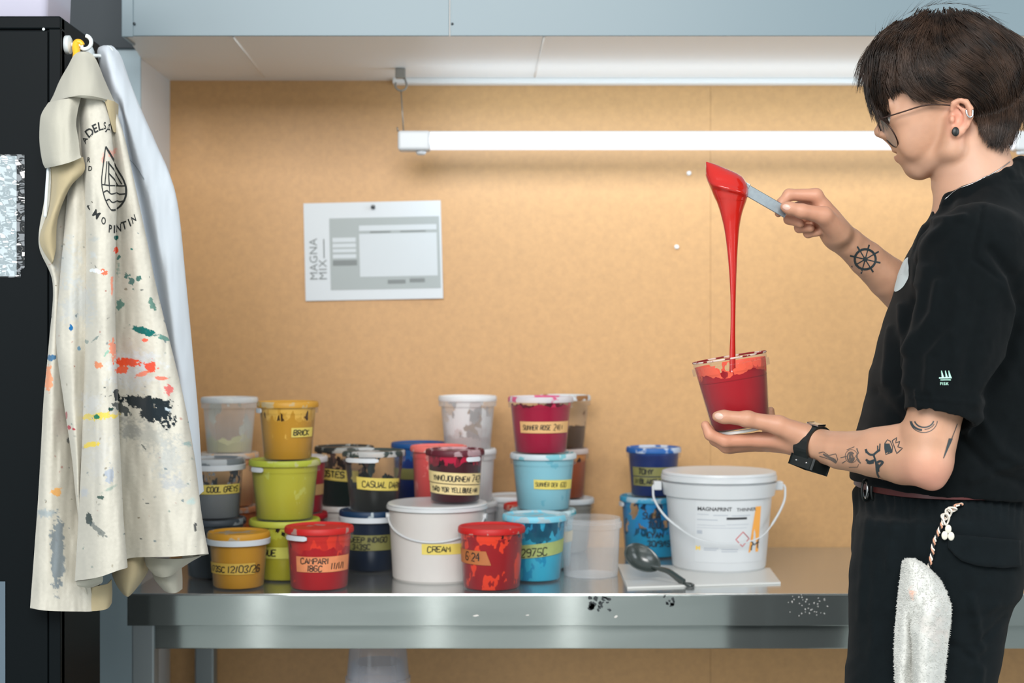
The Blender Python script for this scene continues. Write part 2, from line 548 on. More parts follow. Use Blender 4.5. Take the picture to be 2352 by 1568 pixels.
# light of the tube: one long strip on each side that the tube throws towards wall and bench
def lamp_area(name, y, z, tgt, sx, sy, pw):
    o = area(name, ((LX0 + LX1) / 2, y, z), tgt, sx, sy, pw, (0.60, 0.81, 1.0)); return o
lamp_area('tube_light_wall', YL + 0.0225, LZ, ((LX0 + LX1) / 2, YL + 1, LZ), LX1 - LX0, 0.03, 0.50)
lamp_area('tube_light_down', YL - 0.004, LZ - 0.0225, ((LX0 + LX1) / 2, YL - 0.05, LZ - 1), LX1 - LX0, 0.03, 0.8)
lamp_area('tube_light_up', YL + 0.004, LZ + 0.023, ((LX0 + LX1) / 2, YL + 0.05, LZ + 1), LX1 - LX0, 0.03, 0.9)
M_bracket = mat('grey nickel', (150, 148, 142), rough=0.35, metal=0.7)
hang = empty('ceiling_hook', P(920, 176, YL + 0.02), 'small metal hook under the duct holding the lamp wire', 'hook')
bm = bmesh.new()
p = P(920, 172, YL + 0.01)
add_box(bm, p.x - 0.011, p.x + 0.011, p.y - 0.008, p.y + 0.008, ZS - 0.022, ZS, 0.002)
wlink('mount_block', bm_mesh('mount_block', bm), M_bracket, hang)
bm = bmesh.new()
cx, cz = p.x + 0.001, ZS - 0.036
tube(bm, [(cx + 0.004, p.y, ZS - 0.018), (cx + 0.010, p.y, ZS - 0.026)] + [(cx + 0.0125 * math.cos(t), p.y, cz + 0.0125 * math.sin(t)) for t in np.linspace(0.6, -3.6, 16)], 0.0022, 8)
wlink('hook_wire', bm_mesh('hook_wire', bm, True), M_bracket, hang)
bm = bmesh.new()
tube(bm, [(cx, p.y, cz - 0.0125), (P(927, 300, YL).x, YL, LZ + 0.021)], 0.0015, 6)
tube(bm, [(P(927, 300, YL).x - 0.012, YL, LZ + 0.021), (P(927, 300, YL).x - 0.014, YL, LZ + 0.030)], 0.002, 6)
wlink('suspension_wire', bm_mesh('suspension_wire', bm, True), M_bracket, lamp)

# ------------------------------------------------------------------ steel bench
M_steel = steel_mat('brushed steel', (166, 174, 172), rough=0.15, aniso=1.0)
M_steel_top = steel_mat('bench top steel', (196, 200, 200), rough=0.17, aniso=0.3)
M_steel_leg = steel_mat('leg steel', (150, 158, 162), rough=0.38, axis='Z')
bench = empty('steel_bench', (1.2, 3.0, 0), 'long brushed stainless steel bench carrying the paint tubs', 'bench')
TX0, TX1, TYF, TYB = (292 - 1176) / FPX * 2.75, 2.9, 2.75, 3.372
bm = bmesh.new()
add_box(bm, TX0, TX1, TYF, TYB, TABLE_Z - 0.004, TABLE_Z, 0.0018)
wlink('worktop', bm_mesh('worktop', bm), M_steel_top, bench)
bm = bmesh.new(); add_box(bm, TX0, TX1, TYF, TYF + 0.003, TABLE_Z - 0.060, TABLE_Z - 0.003, 0.001)
wlink('front_edge', bm_mesh('front_edge', bm), M_steel, bench)
bm = bmesh.new(); add_box(bm, TX0, TX0 + 0.003, TYF + 0.003, TYB, TABLE_Z - 0.060, TABLE_Z - 0.004, 0.0008)
wlink('side_edge', bm_mesh('side_edge', bm), M_steel, bench)
AZ1, AZ0 = TABLE_Z - 0.058, CZ - (1489 - 784) / FPX * 2.775
bm = bmesh.new(); add_box(bm, TX0 + 0.045, TX1 - 0.045, 2.772, 2.797, AZ0, AZ1, 0.002)
wlink('apron_rail', bm_mesh('apron_rail', bm), M_steel, bench)
for nm, y0, y1 in (('leg', 2.768, 2.808), ('leg', 3.32, 3.36)):
    for x0 in (TX0 + 0.003, TX1 - 0.046):
        bm = bmesh.new(); add_box(bm, x0, x0 + 0.043, y0, y1, 0, TABLE_Z - 0.004, 0.004)
        wlink(nm, bm_mesh(nm, bm), M_steel_leg, bench)
bm = bmesh.new(); add_box(bm, TX0 + 0.012, TX1 - 0.012, 2.80, 3.34, 0.28, 0.30, 0.002)
wlink('under_shelf', bm_mesh('under_shelf', bm), M_steel_top, bench)
# scuff marks on the front edge: worn sticker remains
M_scuff = mat('dark sticker residue', (52, 58, 60), rough=0.7)
M_paintspeck = mat('dried paint fleck', (214, 210, 205), rough=0.6)
cst = None
def flat_marks(name, items, y, m, parent):
    v, f = [], []
    rnd = random.Random(4)
    for (px, py, r, ar, ang) in items:
        k = len(v); n = 11
        c = P(px, py, y)
        for i in range(n):
            a = 2 * PI * i / n; rr = r * rnd.uniform(0.6, 1.25) / FPX * y
            dx, dz = rr * math.cos(a) * ar, rr * math.sin(a)
            v.append((c.x + dx * math.cos(ang) - dz * math.sin(ang), y, c.z + dx * math.sin(ang) + dz * math.cos(ang)))
        f.append(tuple(range(k, k + n)))
    return wlink(name, mesh_np(name, v, f, False), m, parent)
rs = random.Random(12)
items = [(1362 + rs.uniform(-8, 8), 1386 + rs.uniform(-14, 14), rs.uniform(4, 7), 1, 0) for _ in range(9)]
items += [(1385 + rs.uniform(-14, 16), 1385 + rs.uniform(-14, 16), rs.uniform(1.5, 3.5), 1.6, rs.uniform(-1, 1)) for _ in range(16)]
items += [(1537 + rs.uniform(-11, 11), 1380 + rs.uniform(-12, 12), rs.uniform(1.5, 3.6), 1.3, rs.uniform(-1, 1)) for _ in range(15)]
flat_marks('sticker_residue', items[:25], TYF - 0.0004, M_scuff, bench); flat_marks('sticker_residue', items[25:], TYF - 0.0004, M_scuff, bench)
items = [(1094, 1413, 2.5, 3, 0.05), (1058, 1478, 2, 3.2, -1.0), (1212, 1412, 1.5, 3, 0), (1415, 1415, 3, 1.5, 0.4)] + \
        [(1850 + rs.uniform(-40, 60), 1385 + rs.uniform(-20, 30), rs.uniform(0.6, 1.6), 1.5, rs.uniform(-2, 2)) for _ in range(40)]
flat_marks('paint_flecks', items[4:], TYF - 0.0005, M_paintspeck, bench)
for it in (items[0], items[2], items[3]): flat_marks('paint_fleck', [it], TYF - 0.0005, M_paintspeck, bench)

# ------------------------------------------------------------------ paint tubs
M_clear = plastic('clear tub plastic', (150, 154, 158), 0.03, rough=0.10, edge=0.34)
M_milky = plastic('milky tub plastic', (226, 230, 234), 0.24, rough=0.25, edge=0.5)
M_empty = plastic('empty tub plastic', (226, 230, 234), 0.16, rough=0.12, edge=0.5)
M_white_pl = mat('white bucket plastic', (206, 209, 211), rough=0.32, sss=0.05)
M_cream_pl = mat('off-white bucket plastic', (204, 200, 196), rough=0.38, noise=0.03, nscale=14)
M_band = mat('white tear band', (214, 220, 226), rough=0.4)
M_ink = mat('black marker ink', (26, 28, 28), rough=0.6)
M_tape = {'yellow': mat('yellow masking tape', (222, 202, 100), rough=0.6, noise=0.06, nscale=60),
          'ochre': mat('ochre tape', (208, 170, 72), rough=0.6, noise=0.05, nscale=60),
          'buff': mat('buff masking tape', (222, 176, 118), rough=0.6, noise=0.05, nscale=60),
          'peach': mat('paint-stained tape', (226, 142, 96), rough=0.6, noise=0.12, nscale=60),
          'brown': mat('brown stained tape', (176, 104, 56), rough=0.6, noise=0.12, nscale=60),
          'olive': mat('olive tape', (126, 124, 72), rough=0.6, noise=0.10, nscale=60),
          'lime': mat('lime tape', (206, 206, 92), rough=0.6, noise=0.06, nscale=60),
          'green': mat('green stained tape', (158, 172, 106), rough=0.6, noise=0.14, nscale=45),
          'cream': mat('cream masking tape', (226, 206, 150), rough=0.6, noise=0.08, nscale=50)}

def add_label(root_part, rfun, lab, name='label'):
    """tape stuck round the wall; lab = dict(u0,u1 across the front -1..1, z, h, color, lines=[(text,u,dz,size)])"""
    r = rfun(lab['z'])
    a0, a1 = (math.asin(max(-1, min(1, u))) for u in (lab['u0'], lab['u1']))
    tilt = lab.get('tilt', 0.0)
    nseg = 20; rnd = random.Random(int(lab['z'] * 1e5) + 3)
    def pt(a, dz, lift):
        z = lab['z'] + dz + tilt * (a - a0) * r
        rr = rfun(z) + lift
        return Vector((rr * math.sin(a), -rr * math.cos(a), z))
    v, f = [], []
    sk = lab.get('skew', 0.0)
    for i in range(nseg + 1):
        t = i / nseg
        for sgn, kk in ((-1, 0), (1, 1)):
            aa = a0 + (a1 - a0) * t + (sk * sgn if i == nseg else 0) / r
            for lift in (0.0003, 0.0009):
                v.append(pt(aa, sgn * lab['h'] / 2, lift))
    for i in range(nseg):
        o = i * 4
        b_lo, b_hi, t_lo, t_hi = o, o + 1, o + 2, o + 3
        f += [(b_hi, b_hi + 4, t_hi + 4, t_hi), (b_lo, t_lo, t_lo + 4, b_lo + 4), (b_lo, b_lo + 4, b_hi + 4, b_hi), (t_lo, t_hi, t_hi + 4, t_lo + 4)]
    o_ = nseg * 4
    f += [(0, 1, 3, 2), (o_, o_ + 2, o_ + 3, o_ + 1)]
    lo = link(name, mesh_np(name, v, f, False), M_tape[lab['color']], root_part)
    for (txt, u, dz, size) in lab.get('lines', []):
        tv, tf = [], []
        s0 = math.asin(max(-1, min(1, u))) * r
        fn = lambda x, y, s0=s0, dz=dz: pt((s0 + x) / r, dz + y, 0.0012)
        pls, _ = pen_text(txt, size, width=lab.get('tw', 0.62))
        for pl in pls: ribbon(tv, tf, pl, lab.get('pen', size * 0.075), fn)
        link('lettering', mesh_np('lettering', tv, tf, False), M_ink, lo)
    return lo

TUBS = []
def tub(name, px, D, z0, r0, r1, h, label, paint=None, lid=None, body=None, labels=(), tab=None, group=None, rot=0.0, band=False, lidr=None, cat='tub', dz_lid=0.0):
    """clear plastic pot: r0 base, r1 top radius; px = middle in the photograph, D = distance; z0 height it stands at"""
    x = (px - 1176) / FPX * D
    root = empty(name, (x, D, z0), label, cat, group)
    rf = lambda z: r0 + (r1 - r0) * max(0.0, min(1.0, z / h))
    bm = bmesh.new()
    fl = 0.003
    lathe(bm, [(0, 0.0022), (r0 - 0.004, 0.0022), (r0 - 0.0025, 0.0002), (r0 - 0.0008, 0.0006), (r0, 0.003), (rf(h * 0.5), h * 0.5), (rf(h - 0.021), h - 0.021),
               (rf(h) + fl, h - 0.0205), (rf(h) + fl + 0.0004, h - 0.010), (rf(h) + 0.0005, h - 0.0095), (r1, h - 0.001), (r1 - 0.0012, h - 0.001)], 56)
    link('tub', bm_mesh('tub', bm, True, 0.6), body or M_clear, root)
    if paint:
        bm = bmesh.new()
        e = 0.0013
        lathe(bm, [(0, 0.0035), (r0 - 0.004, 0.0035), (r0 - e, 0.006), (rf(h * 0.5) - e, h * 0.5), (r1 - e, h - 0.008)], 56)
        link('paint', bm_mesh('paint', bm, True), paint, root)
    if band:
        bm = bmesh.new()
        q = r1 + fl + 0.0016
        lathe(bm, [(q - 0.001, h - 0.0205), (q, h - 0.0200), (q + 0.0004, h - 0.0105), (q - 0.001, h - 0.0095)], 56)
        link('tear_band', bm_mesh('tear_band', bm, True, 0.6), M_band, root)
    if lid:
        R = lidr or (r1 + 0.0042)
        bm = bmesh.new()
        lathe(bm, [(R - 0.0006, h - 0.0095), (R, h - 0.008), (R - 0.0004, h - 0.001), (R - 0.0022, h + 0.0018), (R - 0.0052, h + 0.002), (R - 0.0068, h - 0.0005), (R - 0.009, h - 0.0022), (0, h - 0.0022)], 56)
        link('lid', bm_mesh('lid', bm, True, 0.6), lid, root)
    if tab:
        # tamper tab moulded on the rim: (angle, arc length)
        a, arc = tab[:2]; q = r1 + fl + 0.001
        n = 10; v, f = [], []
        for i in range(n + 1):
            aa = a + (i / n - 0.5) * arc / q
            end = 0.55 if i in (0, n) else 1.0
            for rr, zz in ((q - 0.0005, -0.0045), (q + 0.0018, -0.0045), (q + 0.0018, 0.0045), (q - 0.0005, 0.0045)):
                v.append((rr * math.sin(aa), -rr * math.cos(aa), h - 0.0155 + zz * end))
        for i in range(n):
            for k in range(4):
                f.append((i * 4 + k, i * 4 + (k + 1) % 4, (i + 1) * 4 + (k + 1) % 4, (i + 1) * 4 + k))
        f += [(3, 2, 1, 0), (n * 4, n * 4 + 1, n * 4 + 2, n * 4 + 3)]
        link('tamper_tab', mesh_np('tamper_tab', v, f, False), M_band, root)
    for lab in labels: add_label(root, rf, lab)
    TUBS.append(root)
    return root

T0 = TABLE_Z
GT = 'plastic paint tubs on the bench'
# ---- front row
tub('paint_tub', 548, 2.82, T0, 0.0485, 0.0555, 0.105, 'mustard paint tub with white rim band dated 12/03/26, leftmost of the front row',
    paint_mat('mustard paint', (196, 140, 32), (220, 160, 40), 0.12, amp=0.0, seed=1), lid_mat('mustard smeared lid', (228, 214, 190), (206, 148, 40), 0.62, 1.0, alpha=0.5), band=True,
    labels=[dict(u0=-0.92, u1=0.72, z=0.042, h=0.021, color='ochre', lines=[('173SC', -0.86, -0.006, 0.0105), ('12/03/26', -0.22, -0.0065, 0.0125)], pen=0.0011)], group=GT)
tub('paint_tub', 733, 2.81, T0, 0.0545, 0.0615, 0.117, 'red paint tub with peach tape, front row right of the mustard tub',
    paint_mat('campari red paint', (172, 12, 24), (222, 52, 30), 0.082, cover=0.85, streak=0.12, amp=0.03, seed=3.3, scale=26), lid_mat('campari smeared lid', (222, 180, 172), (196, 30, 28), 0.74, 3.0, alpha=0.5), tab=(-0.62, 0.052),
    labels=[dict(u0=-0.62, u1=0.97, z=0.053, h=0.029, color='peach', skew=0.0, lines=[('CAMPARI', -0.46, 0.001, 0.0105), ('186C', -0.26, -0.0125, 0.0105), ('11/1/1', 0.48, -0.010, 0.012)], pen=0.0010)], group=GT)
tub('paint_tub', 1129, 2.81, T0, 0.0545, 0.0600, 0.117, 'scarlet paint tub with brown tape at its left, in front of the cream bucket',
    paint_mat('scarlet paint', (148, 8, 18), (226, 58, 26), 0.098, cover=0.62, streak=0.38, amp=0.045, seed=8.1, scale=24), lid_mat('scarlet smeared lid', (224, 190, 180), (190, 22, 22), 0.80, 5.0, alpha=0.5),
    labels=[dict(u0=-0.99, u1=-0.1, z=0.066, h=0.026, color='brown', tilt=-0.02, skew=-0.006, lines=[('6-24', -0.82, -0.006, 0.015)], pen=0.0012, tw=0.5)], group=GT)
tub('paint_tub', 1229, 2.91, T0, 0.0500, 0.0605, 0.128, 'sky blue paint tub with torn green tape reading 2975C, behind the scarlet tub',
    paint_mat('sky blue paint', (48, 164, 196), (24, 136, 178), 0.088, cover=0.62, streak=0.30, amp=0.05, seed=12.4, scale=24), lid_mat('sky blue smeared lid', (196, 222, 230), (120, 196, 218), 0.55, 6.0, alpha=0.6),
    labels=[dict(u0=-0.55, u1=0.97, z=0.061, h=0.026, color='green', tilt=0.10, lines=[('2975C', -0.50, -0.010, 0.015)], pen=0.0012, tw=0.55)], group=GT)
tub('clear_tub', 1357, 2.97, T0, 0.0540, 0.0590, 0.117, 'empty clear plastic tub standing right of the sky blue tub', None, None, body=M_empty, band=False, group=GT)
# ---- mustard / lime tower
tub('paint_tub', 654, 2.93, T0, 0.0590, 0.0660, 0.1165, 'lime green paint tub at the foot of its tower, half hidden by the red tub',
    paint_mat('lime paint', (172, 166, 34), (188, 190, 60), 0.085, cover=0.7, streak=0.0, amp=0.03, seed=20.2), lid_mat('lime smeared lid', (206, 208, 130), (190, 196, 70), 0.8, 2.0, alpha=0.8),
    labels=[dict(u0=-0.95, u1=0.5, z=0.058, h=0.022, color='lime', lines=[('HAGUE', -0.75, -0.005, 0.012)], pen=0.0013)], group=GT)
tub('paint_tub', 654, 2.93, T0 + 0.1165, 0.0555, 0.0665, 0.1175, 'lime green paint tub with a red smudge, middle of the lime tower',
    paint_mat('light lime paint', (186, 184, 56), (196, 200, 92), 0.14, cover=0.9, streak=0.10, amp=0.0, seed=24.6), lid_mat('lime rim smear', (214, 216, 150), (176, 186, 60), 0.62, 4.0, alpha=0.7), tab=(-0.72, 0.034), group=GT)
tub('paint_tub', 661, 2.93, T0 + 0.2335, 0.0470, 0.0565, 0.1145, 'mustard paint tub on top of the lime tower, label at its right edge',
    paint_mat('golden mustard paint', (196, 144, 40), (226, 180, 80), 0.083, cover=0.8, streak=0.06, amp=0.04, seed=31.0), lid_mat('golden smeared lid', (226, 206, 160), (206, 152, 50), 0.66, 7.0, alpha=0.6), tab=(-1.1, 0.030),
    labels=[dict(u0=0.28, u1=0.96, z=0.057, h=0.0185, color='yellow', lines=[('BRICK', 0.36, -0.005, 0.010)], pen=0.0012)], group=GT)
# ---- grey tower behind the coat
tub('paint_tub', 492, 2.945, T0, 0.0510, 0.0590, 0.1165, 'dark slate paint tub under the grey tub, beside the hanging coat',
    paint_mat('slate paint', (58, 66, 72), (70, 78, 84), 0.14, amp=0.0), lid_mat('slate lid', (150, 158, 164), (60, 70, 80), 0.6, 1.5, alpha=0.8), group=GT)
tub('paint_tub', 492, 2.945, T0 + 0.1165, 0.0500, 0.0570, 0.1185, 'half-full grey paint tub labelled cool greys, beside the hanging coat',
    paint_mat('cool grey paint', (118, 124, 128), (128, 132, 138), 0.058, cover=0.42, streak=0.0, amp=0.012, seed=40.0), lid_mat('grey lid', (206, 212, 216), (120, 128, 134), 0.45, 2.5, alpha=0.75), band=True,
    labels=[dict(u0=-0.9, u1=0.97, z=0.062, h=0.0185, color='yellow', lines=[('DARK', -0.84, -0.005, 0.010), ('COOL GREYS', -0.06, -0.005, 0.0105)], pen=0.0011, tw=0.5)], group=GT)
# ---- clear / peach tower at far left
tub('paint_tub', 527, 3.15, T0, 0.0500, 0.0580, 0.1175, 'orange paint tub under the peach tub, behind the grey tower',
    paint_mat('orange paint', (220, 116, 40), (236, 150, 90), 0.085, cover=0.8, amp=0.03, seed=2.0), lid_mat('orange lid', (228, 216, 206), (236, 170, 120), 0.4, 2.2, alpha=0.85), group=GT)
tub('paint_tub', 527, 3.15, T0 + 0.1175, 0.0500, 0.0580, 0.1135, 'peach paint tub with white lid under the empty cloudy tub',
    paint_mat('peach paint', (246, 200, 146), (226, 150, 100), 0.09, cover=0.9, amp=0.02, seed=50.0), lid_mat('peach lid', (232, 222, 212), (238, 190, 140), 0.4, 3.2, alpha=0.85), group=GT)
tub('paint_tub', 527, 3.15, T0 + 0.231, 0.0465, 0.0560, 0.117, 'cloudy nearly empty tub with pale yellow residue, top of the far left tower',
    paint_mat('pale yellow residue', (226, 222, 168), (226, 226, 214), 0.030, cover=0.42, amp=0.03, seed=61.0, scale=22), lid_mat('white cloudy lid', (228, 232, 234), (222, 224, 222), 0.4, 3.7, alpha=0.8), body=M_milky, group=GT)
# ---- red pair behind the lime tower
tub('paint_tub', 682, 3.075, T0, 0.0540, 0.0600, 0.1125, 'crimson paint tub at the bottom behind the lime tower',
    paint_mat('crimson paint', (186, 16, 40), (200, 40, 60), 0.13, amp=0.0), lid_mat('crimson lid', (224, 170, 172), (186, 30, 44), 0.7, 4.2, alpha=0.7), group=GT)
tub('paint_tub', 682, 3.075, T0 + 0.1125, 0.0530, 0.0600, 0.1165, 'crimson paint tub with white lid and buff tape behind the lime tower',
    paint_mat('deep crimson paint', (192, 8, 40), (200, 40, 60), 0.13, amp=0.0), lid_mat('white lid over crimson', (232, 228, 230), (226, 214, 180), 0.4, 5.2, alpha=0.92),
    labels=[dict(u0=-0.2, u1=0.99, z=0.051, h=0.022, color='buff')], group=GT)
# ---- black-green pair
tub('paint_tub', 791, 3.20, T0, 0.0540, 0.0600, 0.1150, 'white paint tub under the dark green tub, behind the navy tower',
    paint_mat('warm white paint', (212, 208, 202), (220, 218, 214), 0.13, amp=0.0), lid_mat('white lid', (226, 228, 228), (214, 210, 204), 0.4, 6.2, alpha=0.9), group=GT)
tub('paint_tub', 791, 3.20, T0 + 0.1150, 0.0535, 0.0605, 0.1255, 'dark green paint tub with a crumpled yellow label, behind the half-empty black tub',
    paint_mat('dark green paint', (22, 38, 34), (96, 72, 64), 0.070, cover=0.55, amp=0.03, seed=71.0), lid_mat('dark smeared lid', (176, 182, 180), (40, 46, 46), 0.55, 7.2, alpha=0.75),
    labels=[dict(u0=-0.96, u1=0.6, z=0.074, h=0.024, color='yellow', tilt=-0.08, lines=[('POSTES', -0.8, -0.005, 0.013)], pen=0.0016)], group=GT)
# ---- navy tower
tub('paint_tub', 852, 3.04, T0, 0.0560, 0.0610, 0.122, 'navy paint tub with white band under the half-empty black tub',
    paint_mat('navy paint', (8, 26, 48), (12, 36, 62), 0.14, amp=0.0), lid_mat('navy smeared lid', (190, 204, 212), (14, 50, 84), 0.72, 8.2, alpha=0.8), band=True,
    labels=[dict(u0=-0.95, u1=0.95, z=0.062, h=0.031, color='olive', lines=[('DEEP INDIGO', -0.62, 0.001, 0.0105), ('343SC', -0.55, -0.013, 0.010)], pen=0.0012)], group=GT)
tub('paint_tub', 859, 3.035, T0 + 0.122, 0.0485, 0.0610, 0.122, 'half-empty black paint tub with a torn yellow label, on the navy tub',
    paint_mat('black brown paint', (34, 36, 34), (44, 54, 54), 0.048, cover=0.50, amp=0.02, seed=83.0, scale=26), lid_mat('black smeared lid', (202, 204, 204), (52, 66, 64), 0.52, 9.2, alpha=0.7), tab=(-0.35, 0.075),
    labels=[dict(u0=-0.55, u1=0.94, z=0.061, h=0.025, color='yellow', tilt=-0.06, lines=[('CASUAL DARKS', -0.34, -0.007, 0.012)], pen=0.0011, tw=0.55)], group=GT)
# ---- blue pair behind the cream bucket
tub('paint_tub', 963, 3.30, T0, 0.0500, 0.0565, 0.1150, 'royal blue paint tub at the bottom behind the cream bucket',
    paint_mat('royal blue paint', (14, 50, 120), (20, 60, 130), 0.14, amp=0.0), lid_mat('blue lid', (170, 196, 220), (20, 80, 150), 0.5, 1.2, alpha=0.85), group=GT)
tub('paint_tub', 963, 3.30, T0 + 0.1150, 0.0520, 0.0590, 0.1270, 'royal blue paint tub with one olive label, left of the coral tub',
    paint_mat('strong blue paint', (12, 42, 112), (20, 84, 150), 0.09, cover=0.8, amp=0.02, seed=93.0), lid_mat('blue smeared lid', (150, 190, 220), (16, 78, 140), 0.8, 2.7, alpha=0.9),
    labels=[dict(u0=-0.99, u1=0.5, z=0.062, h=0.024, color='olive')], group=GT)
# ---- coral pair
tub('paint_tub', 1008, 3.11, T0, 0.0480, 0.0560, 0.1220, 'coral paint tub hidden behind the cream bucket',
    paint_mat('coral paint', (226, 92, 88), (240, 130, 120), 0.14, amp=0.0), lid_mat('coral lid', (236, 190, 186), (232, 110, 104), 0.6, 1.9, alpha=0.9), group=GT)
tub('paint_tub', 1008, 3.11, T0 + 0.1220, 0.0510, 0.0560, 0.1260, 'coral pink paint tub left of the maroon tub, behind the cream bucket',
    paint_mat('coral pink paint', (222, 84, 82), (244, 140, 134), 0.14, streak=0.25, amp=0.0, seed=5.0), lid_mat('coral smeared lid', (244, 190, 184), (236, 116, 108), 0.72, 2.9, alpha=0.9), group=GT)
# ---- white tower behind the maroon tub
tub('paint_tub', 1074, 3.235, T0, 0.0540, 0.0610, 0.1190, 'white paint tub at the foot of the white tower behind the cream bucket',
    paint_mat('white paint', (222, 222, 222), (226, 226, 226), 0.14, amp=0.0), lid_mat('plain white lid', (230, 234, 234), (222, 224, 224), 0.4, 1.1, alpha=0.92), body=M_milky, group=GT)
tub('paint_tub', 1074, 3.235, T0 + 0.1190, 0.0530, 0.0590, 0.1140, 'white paint tub in the middle of the white tower, right of the maroon tub',
    paint_mat('soft white paint', (222, 218, 214), (226, 226, 226), 0.14, amp=0.0), lid_mat('soft white lid', (230, 232, 234), (222, 222, 222), 0.4, 1.7, alpha=0.92), body=M_milky, group=GT)
tub('paint_tub', 1074, 3.235, T0 + 0.2330, 0.0500, 0.0600, 0.1150, 'cloudy white-streaked tub with white lid, top of the white tower',
    paint_mat('streaky white residue', (196, 176, 170), (236, 234, 232), 0.030, cover=0.60, amp=0.03, seed=104.0, scale=24), lid_mat('bright white lid', (236, 238, 240), (226, 228, 230), 0.4, 2.3, alpha=0.85), body=M_milky, group=GT)
# ---- pink / pale blue tower
tub('paint_tub', 1247, 3.07, T0, 0.0570, 0.0650, 0.1195, 'pale aqua paint tub with a teal lid stain, foot of the pink tower',
    paint_mat('pale aqua paint', (150, 200, 212), (120, 190, 206), 0.14, amp=0.0, streak=0.2), lid_mat('teal stained lid', (196, 220, 226), (22, 146, 160), 0.5, 6.6, alpha=0.88),
    labels=[dict(u0=0.55, u1=0.98, z=0.068, h=0.022, color='cream')], group=GT)
tub('paint_tub', 1248, 3.07, T0 + 0.1195, 0.0540, 0.0650, 0.1165, 'pale blue paint tub with yellow tape under the magenta tub',
    paint_mat('pale blue paint', (134, 190, 204), (110, 178, 196), 0.14, amp=0.0, streak=0.16, seed=9.0), lid_mat('pale blue lid', (204, 216, 222), (120, 186, 196), 0.32, 7.7, alpha=0.9),
    labels=[dict(u0=-0.34, u1=0.95, z=0.058, h=0.019, color='yellow', tilt=-0.03, lines=[('SUMMER DEW', -0.28, -0.004, 0.0085), ('630', 0.56, -0.005, 0.010)], pen=0.0007, tw=0.40)], group=GT)
tub('paint_tub', 1242, 3.07, T0 + 0.2360, 0.0530, 0.0640, 0.1165, 'magenta paint tub with buff tape, top of the pale blue tower',
    paint_mat('magenta paint', (158, 6, 52), (232, 50, 96), 0.100, cover=0.45, amp=0.012, seed=116.0), lid_mat('pink smeared lid', (226, 222, 226), (206, 90, 130), 0.42, 8.8, alpha=0.72),
    labels=[dict(u0=-0.72, u1=0.93, z=0.057, h=0.0235, color='buff', lines=[('SUMMER ROSE', -0.62, -0.005, 0.0095), ('241+', 0.42, -0.006, 0.012)], pen=0.0009, tw=0.42)], group=GT)
# ---- brown tower behind it
tub('paint_tub', 1300, 3.30, T0, 0.0480, 0.0590, 0.1190, 'tub with white lid at the foot of the brown tower',
    paint_mat('dull grey paint', (150, 148, 140), (170, 168, 160), 0.14, amp=0.0), lid_mat('clean white lid', (226, 232, 236), (220, 224, 226), 0.4, 3.4, alpha=0.92), group=GT)
tub('paint_tub', 1297, 3.30, T0 + 0.1190, 0.0430, 0.0500, 0.1100, 'rust orange paint tub in the middle of the brown tower',
    paint_mat('rust paint', (150, 70, 30), (206, 130, 60), 0.085, cover=0.75, amp=0.02, seed=120.0), lid_mat('rust lid', (222, 206, 200), (196, 130, 80), 0.4, 4.4, alpha=0.7), group=GT)
tub('paint_tub', 1297, 3.30, T0 + 0.2290, 0.0430, 0.0540, 0.1180, 'half-empty brown paint tub behind the magenta tub',
    paint_mat('brown paint', (92, 68, 48), (150, 100, 50), 0.050, cover=0.25, amp=0.006, seed=130.0), lid_mat('brown smeared lid', (214, 222, 226), (140, 92, 46), 0.34, 5.4, alpha=0.8), group=GT)
# ---- small things between the towers
tub('paint_tub', 1220, 3.20, T0, 0.0460, 0.0560, 0.1160, 'small tub with a red smeared lid between the white and pink towers',
    paint_mat('red and white residue', (196, 60, 40), (206, 190, 184), 0.06, cover=0.6, amp=0.04, seed=140.0), lid_mat('red smeared lid', (226, 150, 130), (206, 40, 30), 0.7, 6.4, alpha=0.9), group=GT)
tub('paint_tub', 1178, 3.315, T0, 0.0480, 0.0570, 0.1230, 'white lidded tub against the board, behind the red smeared lid',
    paint_mat('plain white paint', (222, 222, 222), (226, 226, 226), 0.14, amp=0.0), lid_mat('flat white lid', (232, 236, 238), (226, 228, 230), 0.4, 7.4, alpha=0.95), body=M_milky, group=GT)
# ---- blue pair behind the thinner bucket
tub('paint_tub', 1500, 3.24, T0, 0.0620, 0.0690, 0.130, 'patchy cyan paint tub with marker writing, left of the thinner bucket',
    paint_mat('cyan paint', (20, 138, 180), (30, 130, 190), 0.050, cover=0.62, streak=0.0, amp=0.03, seed=150.0, scale=34), lid_mat('cyan smeared lid', (176, 206, 220), (50, 150, 190), 0.55, 8.4, alpha=0.7), tab=(-1.35, 0.03), group=GT)
rt = TUBS[-1]
tv, tf = [], []
for txt, u, z, size in (('SUMA', -0.42, 0.088, 0.013), ('TLU', -0.28, 0.068, 0.013), ('CYAN', -0.30, 0.047, 0.012), ('30/9/15', -0.28, 0.028, 0.012)):
    pls, _ = pen_text(txt, size)
    rr = lambda z: 0.062 + 0.007 * z / 0.13 + 0.0007
    for pl in pls:
        ribbon(tv, tf, pl, 0.0011, lambda x, y, u=u, z=z: Vector((rr(z + y) * math.sin(math.asin(u) + x / 0.066), -rr(z + y) * math.cos(math.asin(u) + x / 0.066), z + y)))
link('lettering', mesh_np('lettering', tv, tf, False), M_ink, rt)
